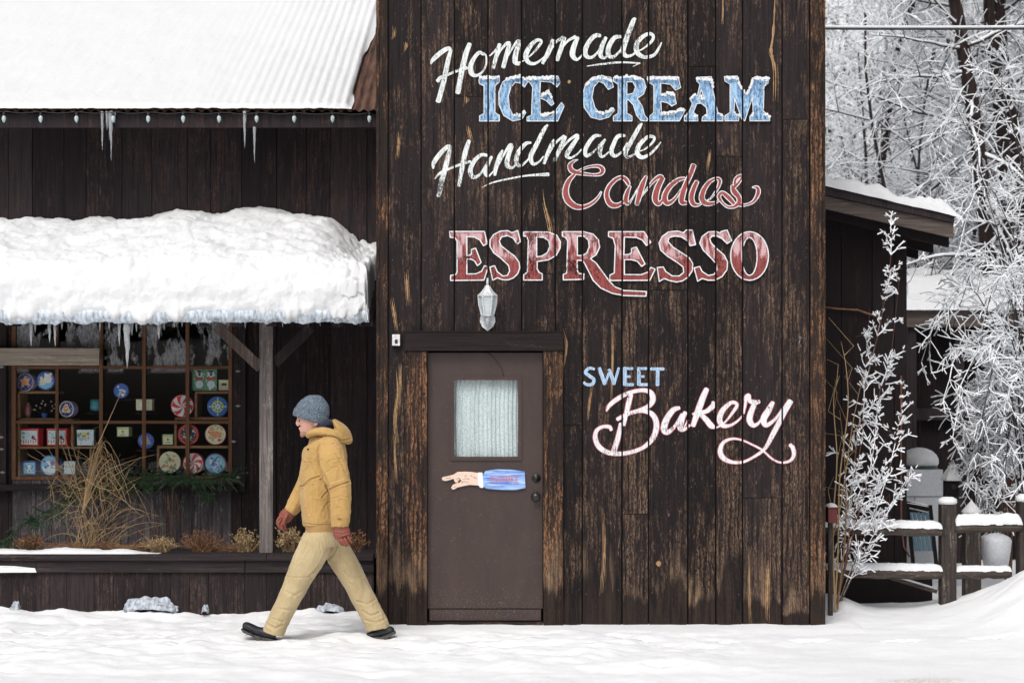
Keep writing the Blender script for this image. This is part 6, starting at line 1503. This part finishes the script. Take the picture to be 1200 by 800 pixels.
def cloth_mat(name, c1, c2, weave=900, rough=.8, fold=(18, 18, 7), bump=.55):
    t = NT(name); co = t.coord(); n = t.noise(t.vmath('MULTIPLY', co, fold), 1., 4, .55); w_ = t.noise(co, weave*.3, 3, .7); l_ = t.noise(co, 7, 3)
    t.col(t.mix(t.rng(t.math('ADD', t.math('MULTIPLY', l_, .6), t.math('MULTIPLY', w_, .4)), .35, .65), c1, c2)); t.rough(rough); t.b.inputs['Specular IOR Level'].default_value = .2
    try: t.b.inputs['Sheen Weight'].default_value = .15
    except Exception: pass
    b = t.bump(t.math('ADD', n, t.math('MULTIPLY', w_, .10)), bump, .03); return t.mat
jm = cloth_mat('tan_jacket_cloth', (.42, .255, .085), (.52, .33, .125)); tm = cloth_mat('khaki_trouser_cloth', (.42, .325, .175), (.52, .415, .245), fold=(22, 22, 8))
rib = NT('ribbed_hem'); cz = rib.coord(); wv = rib.new('ShaderNodeTexWave', wave_type='BANDS', bands_direction='X'); rib.set(wv, 'Vector', cz); rib.set(wv, 'Scale', 40.); rib.col(rib.mix(wv.outputs['Fac'], (.36, .21, .075), (.52, .32, .125))); rib.rough(.85); rib.bump(wv.outputs['Fac'], .5, .004)
# skin
sk = NT('skin'); co = sk.coord(); n = sk.noise(co, 60, 4); sk.col(sk.mix(sk.rng(n, .3, .7), (.56, .30, .23), (.64, .37, .29))); sk.rough(.5); sk.b.inputs['Subsurface Weight'].default_value = .1; sk.b.inputs['Subsurface Scale'].default_value = .01
B_ = Loft()
# head turned to the left, leaning slightly forward: chin to crown
B_.loft([(357, 509.5, 0, 4.5, .022), (359.5, 506.5, 0, 8.5, .040), (362.3, 502, 0, 12.4, .055), (364.0, 497, 0, 15.0, .064), (365.3, 491.5, 0, 16.6, .070), (366.5, 486, 0, 18.3, .074), (368, 479, 0, 18.3, .077), (369.5, 471, 0, 15, .068), (371, 465.5, 0, 8, .040), (371.3, 464, 0, 2, .01)], 24)
B_.loft([(350.6, 488.5, 0, 1.8, .008), (349.9, 491.5, 0, 2.3, .010), (349.3, 494.6, 0, 2.6, .013), (349.2, 496.4, 0, 2.5, .015), (350.8, 498.0, 0, 2.2, .014)], 12)           # nose
B_.loft([(349.9, 487.2, 0, 1.4, .03), (350.3, 489, 0, 2.2, .045), (351.5, 490.5, 0, 2., .04)], 12)            # brow
B_.loft([(352.3, 500.6, 0, 1.7, .018), (351.9, 501.8, 0, 1.7, .022), (352.9, 503, 0, 1.5, .018)], 10)          # upper lip
B_.loft([(353, 503.6, 0, 1.6, .018), (353.1, 505, 0, 1.7, .020), (354.5, 506.2, 0, 1.5, .015)], 10)
B_.loft([(355, 507.8, 0, 2.8, .020), (355.6, 510, 0, 2.6, .020)], 10)                                           # chin
B_.loft([(370, 493, 0, 11, .055), (373, 503, 0, 9.5, .055), (376.5, 512, 0, 11, .07), (379, 522, 0, 17, .13), (379, 545, 0, 19, .14), (376, 575, 0, 17, .13), (376, 605, 0, 16, .13), (378, 630, 0, 15.5, .14)], 20)
for s_, pts in ((-1, [(374, 632, -.08, 13, .07), (362, 655, -.08, 11.5, .07), (349, 681, -.08, 8.5, .055), (337, 707, -.08, 7.5, .05), (325, 736, -.08, 6, .04)]), (1, [(382, 632, .09, 13, .07), (398, 655, .1, 11, .07), (409, 678, .1, 8.5, .055), (425, 705, .1, 7.5, .05), (441, 734, .1, 6, .04)]), (-1, [(385, 522, -.13, 9, .05), (396, 545, -.19, 9, .05), (402, 575, -.22, 7, .04), (403, 612, -.24, 5, .03)]), (1, [(378, 524, .13, 9, .05), (366, 545, .19, 8, .045), (353, 572, .21, 6.5, .04), (336, 600, .21, 5, .03)])):
    B_.loft(pts, 12)
body = B_.build('body', sk.mat, .0034, 3)
# ear, eye, hair, beard
k = MB(); 
def flatlobe(pts, dy0, dy1, mb): 
    n = len(pts); a = [mp(x, y, dy0) for x, y in pts]; c = [mp(x, y, dy1) for x, y in pts]; mb.add(a+c, [tuple(range(n)), tuple(reversed(range(n, 2*n)))]+[(i, (i+1) % n, (i+1) % n+n, i+n) for i in range(n)])
eb = MB()
for dy in (-.034, .034):
    e = MB(); e.lathe([(.0002, -.0065), (.005, -.005), (.007, 0), (.005, .005), (.0002, .0065)], mp(351.6, 492.6, dy), 10); eb.add(e.v, e.f)
part('eyes', eb, simple('dark_eye', (.05, .035, .03), .2), body, smooth=True)
bl_ = Loft(); bl_.loft([(354.0, 505.8, 0, 2.4, .024), (355.2, 508.2, 0, 3.9, .030), (356.8, 510.8, 0, 3.6, .026)], 14)
bl_.loft([(360, 506.8, 0, 6.6, .046), (358, 509.6, 0, 5, .036)], 14)
bd = NT('short_brown_beard'); n = bd.noise(bd.coord(), 420, 3, .7); bd.col(bd.mix(n, (.26, .13, .085), (.46, .27, .19))); bd.rough(.9); bd.bump(n, .6, .003)
bl_.build('goatee', bd.mat, .0028, 3, body)
eb = Loft(); eb.loft([(349.7, 489.4, -.026, .9, .010), (351.5, 488.6, -.040, 1., .010), (353.6, 489.6, -.052, .8, .008)], 8); eb.build('eyebrow', bd.mat, .0018, 1, body)
hr = Loft(); hr.loft([(378, 488, 0, 6, .062), (380, 494, 0, 5.2, .058), (380.5, 499, 0, 3.5, .045)], 16); hr.loft([(367, 488.5, -.062, 2.8, .011), (366.5, 493.5, -.063, 1.8, .010)], 10); hr.build('hair', bd.mat, .004, 2)
er = Loft(); er.loft([(371.3, 489.5, -.070, 2.2, .008), (371.8, 494, -.074, 3.2, .010), (370.6, 498.5, -.070, 1.8, .008)], 12); er.build('ear', sk.mat, .0025, 2, body)
# knitted cap
bn = NT('heathered_blue_grey_knit'); co = bn.coord(); n = bn.noise(co, 130, 3, .8); n2 = bn.noise(bn.vmath('MULTIPLY', co, (110, 110, 240)), 1., 2)
bn.col(bn.mix(bn.rng(n, .40, .62), (.028, .050, .080), (.22, .27, .32))); bn.rough(.95); bn.bump(bn.math('ADD', n2, n), .7, .006)
c_ = Loft(); c_.loft([(362.9, 491.6, 0, 19.9, .088), (364.9, 486.2, 0, 20.5, .093), (367, 480, 0, 20, .094), (368.8, 473.5, 0, 17.5, .085), (370, 468, 0, 13.2, .065), (370.8, 464.2, 0, 8, .040), (371, 462.6, 0, 3, .015)], 28)
cap_ = c_.build('beanie', bn.mat, .004, 3)
c_ = Loft(); c_.loft([(362.4, 492.9, 0, 20.0, .090), (362.9, 491.5, 0, 21.3, .097), (364.5, 487.6, 0, 21.8, .101), (365.8, 484.4, 0, 21.4, .100), (366.1, 483.5, 0, 19.2, .09)], 28, 3); c_.build('beanie_cuff', bn.mat, .0035, 2, cap_)
# jacket
j = Loft()
j.loft([(376, 507.5, 0, 12, .075), (377, 512, 0, 15.5, .11), (379.5, 519, 0, 22, .18), (380.5, 529, 0, 25.5, .205), (379.8, 545, 0, 26.3, .195), (376.5, 565, 0, 25.8, .185), (374.5, 585, 0, 22, .18), (374.5, 602, 0, 20.6, .182), (376.5, 612, 0, 20.5, .178), (376.8, 614.5, 0, 18.5, .165)], 32)
j.loft([(383, 516.5, -.10, 8, .05), (389, 524, -.15, 13.5, .075), (393, 540, -.20, 15.6, .082), (398, 558, -.225, 14.6, .078), (402, 572, -.235, 13, .072), (403, 590, -.245, 11.7, .062), (402.6, 606, -.25, 10.8, .056), (402.6, 614, -.25, 9.6, .05)], 24)
j.loft([(378, 518, .10, 9, .05), (374, 526, .15, 13, .07), (365, 546, .2, 12.5, .07), (354, 571, .22, 11.6, .065), (346, 585, .22, 10.2, .06), (337.5, 599, .22, 8.4, .052), (336, 601.5, .22, 7, .045)], 24)
jl = [([(350, 570), (358, 568), (368, 560), (378, 557)], .9, .010), ([(390, 572), (398, 568), (412, 563)], .9, .012), ([(391, 566), (400, 563), (408, 560)], 1.0, -.004), ([(370, 566), (370, 590), (374, 612)], .55, .004), ([(357, 605), (372, 604)], .4, .0015),
      ([(366, 528), (366, 545), (358, 552)], .6, .003), ([(381, 515), (376, 528), (378, 545), (386, 560), (391, 580), (393, 612)], 1.3, .012), ([(384, 568), (390, 578), (391, 592)], 1., .006), ([(380, 582), (388, 572)], .8, .006), ([(383, 592), (391, 583)], .8, .004), ([(398, 530), (404, 540), (409, 552)], 1.1, .004), ([(385, 545), (392, 538), (404, 536)], 1., .0035), ([(387, 552), (396, 546), (406, 546)], 1., .003), ([(394, 582), (404, 579), (413, 581)], .9, .003), ([(394, 594), (403, 592)], .9, .0025), ([(356, 583), (354, 600)], .9, .003), ([(379, 560), (385, 566), (388, 574)], 1, .008), ([(360, 575), (364, 590), (366, 602)], 1., .002),
      ([(357, 611.8), (375, 612.8), (392, 613)], .6, .005)]
jl += [([(359, 541), (369, 541.5)], .5, .005), ([(358, 541), (357.6, 536), (368, 536.5), (369, 541)], .45, .0025), ([(398, 524), (405, 527)], .5, .003), ([(396, 534), (406, 537)], .6, .004), ([(395, 541), (405, 544)], .5, .003), ([(375, 517), (384, 521), (396, 519)], .6, .004), ([(392, 606), (413, 606)], .45, .0022), ([(356, 600), (366, 600)], .4, .002)]
gv = grooves(jl)
def jd(p, n):
    f = V3((p.x*11, p.y*11, p.z*8)); a = noise.noise(f); r1 = 1-abs(noise.noise(V3((p.x*16+3, p.y*16, p.z*11))))*2
    r2 = 1-abs(noise.noise(V3((p.x*30+7, p.y*22, p.z*24+p.x*14))))*2
    return .0045*a+.0035*max(0, r1)**3+.0011*max(0, r2)**3+gv(p, n)
jacket = j.build('jacket', jm, .0045, 5, disp=jd)
w_ = Loft(); w_.loft([(376.8, 612.5, 0, 19.3, .17), (377, 615, 0, 19.6, .172), (377, 620, 0, 18.8, .166), (376.8, 622.8, 0, 18.3, .162), (376.8, 623.4, 0, 17, .15)], 30, 3); w_.build('jacket_hem', rib.mat, .005, 2, jacket)
hd = Loft()
hd.loft([(364, 509, -.07, 3.2, .035), (366.5, 506.8, -.10, 4.2, .045), (374, 505.2, -.115, 4.6, .05), (383, 505.8, -.12, 5.6, .05), (392, 509, -.10, 6.5, .055), (400, 512.5, -.05, 7, .06), (406, 514, 0, 6, .06)], 16)
hd.loft([(366, 509, .07, 3.2, .035), (368.5, 506.8, .10, 4.2, .045), (376, 503.5, .115, 4.6, .05), (385, 502.5, .12, 5.6, .05), (394, 505, .10, 6.5, .055), (401, 510, .05, 7, .06), (406, 514, 0, 6, .06)], 16)
hd.loft([(390.5, 491.5, 0, 1.6, .075), (394, 495, 0, 3.6, .12), (398.5, 501, 0, 6.6, .13), (403, 507.5, 0, 7.6, .115), (408.5, 513, 0, 5.2, .08), (412, 515.8, 0, 1.6, .03)], 20)
hg = grooves([([(380, 510), (392, 511), (402, 516), (411, 514)], .9, .008), ([(364, 516), (372, 510), (384, 509)], .7, .006), ([(396, 497), (402, 506), (409, 512)], 1., .002)])
hd.build('hood', jm, .0045, 4, jacket, disp=lambda p, n: .003*noise.noise(V3((p.x*14, p.y*14, p.z*14)))+hg(p, n))
ln = Loft(); ln.loft([(361.5, 511, 0, 3.4, .06), (367, 508.5, 0, 5.2, .085), (374, 503.5, 0, 5.6, .092), (381, 499, 0, 6.2, .098), (388, 496, 0, 5.2, .09), (391.5, 495.5, 0, 2.6, .06)], 18); ln.build('dark_lining', cloth_mat('navy_lining', (.008, .010, .028), (.02, .022, .05), bump=.2), .0045, 3, jacket)
k = MB(); k.lathe([(.0075, 0), (.0075, -.006), (.003, -.009), (.0005, -.009)], mp(363.6, 525.5, -.150), 10, axis='y'); part('snap_button', k, M['black'], jacket)
k = MB(); k.box(mp(400, 0).x, mp(404.5, 0).x, PYm-.3125, PYm-.309, mp(0, 605).z, mp(0, 604).z); part('cuff_label', k, simple('faded_label', (.16, .10, .05), .8), jacket)
# trousers
tr = Loft()
tr.loft([(376.5, 618, 0, 17.5, .155), (377, 624, 0, 19.5, .165), (378.5, 633, 0, 20.8, .17), (380, 641, 0, 18, .155)], 28)
tr.loft([(373, 626, -.075, 16, .08), (369.5, 641, -.085, 18.5, .10), (361, 658, -.085, 17.2, .098), (351.8, 676, -.085, 15.2, .088), (345.5, 690, -.085, 14., .082), (337.5, 706, -.085, 13., .078), (329, 723, -.085, 12.6, .076), (322.6, 738, -.085, 13.2, .078), (321.8, 740.2, -.085, 12.6, .074)], 24)
tr.loft([(383, 626, .08, 13, .08), (391, 642, .09, 15.5, .10), (400, 657, .1, 15.6, .098), (408.5, 672, .1, 14.8, .088), (418, 690, .1, 14., .082), (427.5, 708, .1, 13.8, .078), (436, 724, .1, 13.6, .076), (441.3, 736.2, .1, 14., .078), (441.9, 738, .1, 13.2, .074)], 24)
tl = [([(337, 673), (350, 674), (367, 673)], .7, .004), ([(396, 636), (390, 650), (376, 662), (366, 672)], 1.1, .006), ([(384, 646), (378, 658), (370, 668)], 1., .004), ([(338, 690), (348, 695), (356, 690)], 1.2, .004), ([(330, 710), (342, 712)], 1.2, .004), ([(316, 728), (326, 733), (334, 729)], 1.2, .006), ([(314, 734), (322, 738)], 1., .004), ([(323, 722), (334, 725)], 1.1, .004), ([(403, 670), (412, 678), (424, 676)], 1.2, .005), ([(409, 683), (420, 690)], 1.1, .004), ([(418, 705), (430, 708), (438, 704)], 1.2, .005), ([(424, 716), (434, 722), (444, 718)], 1.2, .006), ([(428, 727), (440, 730), (450, 726)], 1.2, .005), ([(366, 628), (362, 640), (352, 656)], 1.2, .004), ([(377, 630), (379, 645)], .6, .003), ([(342, 680), (341, 688)], .9, .003), ([(398, 650), (408, 660)], 1.1, .004)]
tg = grooves(tl)
def td(p, n):
    r1 = 1-abs(noise.noise(V3((p.x*15+1, p.y*13, p.z*9))))*2; return .004*noise.noise(V3((p.x*10, p.y*10, p.z*7)))+.0028*max(0, r1)**3+.0007*max(0, 1-abs(noise.noise(V3((p.x*26, p.y*20, p.z*20-p.x*12))))*2)**3+tg(p, n)
tr.build('trousers', tm, .005, 4, disp=td)
# gloves
gl = NT('russet_leather'); n = gl.noise(gl.coord(), 140, 4, .6); gl.col(gl.mix(gl.rng(n, .3, .7), (.16, .035, .022), (.30, .085, .055))); gl.rough(.5); gl.bump(n, .3, .003)
h = Loft(); h.loft([(402.5, 611, -.25, 9, .042), (403, 616, -.25, 9.6, .040), (404.2, 621.5, -.252, 10, .036), (405.6, 626, -.254, 9.6, .030)], 20)
for pts in ([(399.3, 625, -.262), (401.6, 630, -.268), (404.0, 633.8, -.258), (405.4, 635.2, -.24)], [(403, 625.5, -.262), (405.8, 631.2, -.272), (408.4, 635, -.262), (409.6, 636.4, -.242)], [(407, 625.5, -.26), (409.6, 630.6, -.27), (411.8, 634, -.262), (412.9, 635.2, -.244)], [(411, 624.5, -.256), (413.2, 628.6, -.264), (414.8, 631.2, -.258), (415.6, 632.4, -.244)]):
    h.loft([(*p, 1.85-.1*i, .0115-.0008*i) for i, p in enumerate(pts)]+[(pts[-1][0]+.3, pts[-1][1]+.4, pts[-1][2]+.004, .7, .004)], 10, 3)
h.loft([(396.5, 615, -.235, 2.6, .015), (396, 620, -.225, 2.6, .014), (397.6, 625, -.222, 2.3, .012), (399.4, 628, -.226, 1.9, .010)], 10, 3)
glv = [([(395, 617.5), (404, 619), (412, 617)], .6, .0025), ([(396, 621.5), (405, 623), (413, 620.5)], .6, .002), ([(396, 614.3), (410, 614)], .5, .002)]
h.build('glove', gl.mat, .0024, 2, disp=grooves(glv))
h = Loft(); h.loft([(337.5, 598.5, .22, 7.4, .038), (334, 602.5, .22, 8, .038), (330.6, 606.5, .22, 8.4, .034), (327.6, 609.8, .22, 7.6, .028)], 20)
for pts in ([(324.2, 607, .205), (321.2, 611.5, .20), (321.3, 616.5, .205), (323.5, 619.5, .215)], [(325.8, 609.5, .21), (322.6, 614, .20), (323.2, 619, .21), (325.6, 621.8, .22)], [(328.4, 611.5, .215), (325.8, 616.2, .21), (326.6, 621, .215), (328.8, 623.4, .225)], [(331, 612.5, .225), (329.4, 617, .22), (330, 620.4, .225), (331.4, 622, .235)]):
    h.loft([(*p, 1.9-.1*i, .0115-.0008*i) for i, p in enumerate(pts)]+[(pts[-1][0]+.3, pts[-1][1]+.4, pts[-1][2]+.004, .7, .004)], 10, 3)
h.loft([(333, 604, .185, 2.8, .015), (330.6, 609, .175, 2.6, .014), (329.4, 613.5, .178, 2.2, .012), (329.4, 616.5, .184, 1.8, .010)], 10, 3)
h.build('glove', gl.mat, .0024, 2)
# shoes
sh = simple('dark_navy_shoe', (.010, .011, .018), .5, .3, 80, .2); so = simple('grey_shoe_sole', (.06, .055, .05), .8, .3)
s1 = Loft(); s1.loft([(325, 744, -.085, 4.2, .036), (320, 741, -.085, 6.6, .042), (312, 739.3, -.085, 6.6, .044), (304, 737.3, -.085, 5.2, .046), (296, 733.6, -.085, 5.0, .048), (290, 731.4, -.085, 5.0, .042), (286.6, 730.8, -.085, 3., .028)], 18)
s1 = s1.build('shoe', sh, .004, 3)
k = MB(); P_ = [(327, 748), (318, 748.3), (309, 746.4), (303, 748.0), (299.5, 743.4), (293, 740.6), (287.6, 738.2), (285, 734.4), (287.6, 735.2), (294, 738.0), (303, 741.8), (313, 744.4), (322, 746)]
flatlobe(P_, -.128, -.042, k); part('sole', k, so, s1)
k = MB()
for (a, b) in ((291, 742.0), (297, 744.4), (304, 747.6), (313, 748.8)): k.lathe([(.004, 0), (.003, -.008), (.0005, -.012)], mp(a, b-1, -.11), 6); k.lathe([(.004, 0), (.003, -.008), (.0005, -.012)], mp(a, b-1, -.06), 6)
part('cleats', k, simple('steel_cleats', (.4, .4, .42), .3, metal=.8), s1)
k = MB(); k.tube([mp(289, 729.6, -.11), mp(291.5, 729.2, -.13), mp(295.5, 734, -.134), mp(300, 742.5, -.13)], .0035, 5); k.tube([mp(304, 732.8, -.12), mp(307, 738, -.133), mp(309, 745.5, -.13)], .0035, 5); part('cleat_strap', k, M['black'], s1)
s2 = Loft(); s2.loft([(460.6, 741.2, .1, 2.6, .028), (457, 740.6, .1, 5.4, .036), (449, 741.2, .1, 6.4, .040), (441, 743.4, .1, 5.2, .044), (434, 745, .1, 3.8, .046), (428.6, 745.4, .1, 2.2, .034)], 18)
s2 = s2.build('shoe', sh, .004, 3)
k = MB(); flatlobe([(462.6, 743.6), (455, 747), (450.4, 751), (443, 750.4), (432, 749.4), (427, 747.6), (434, 747.2), (446, 747), (455, 743.6), (461.6, 740.4)], .055, .143, k); part('sole', k, so, s2)
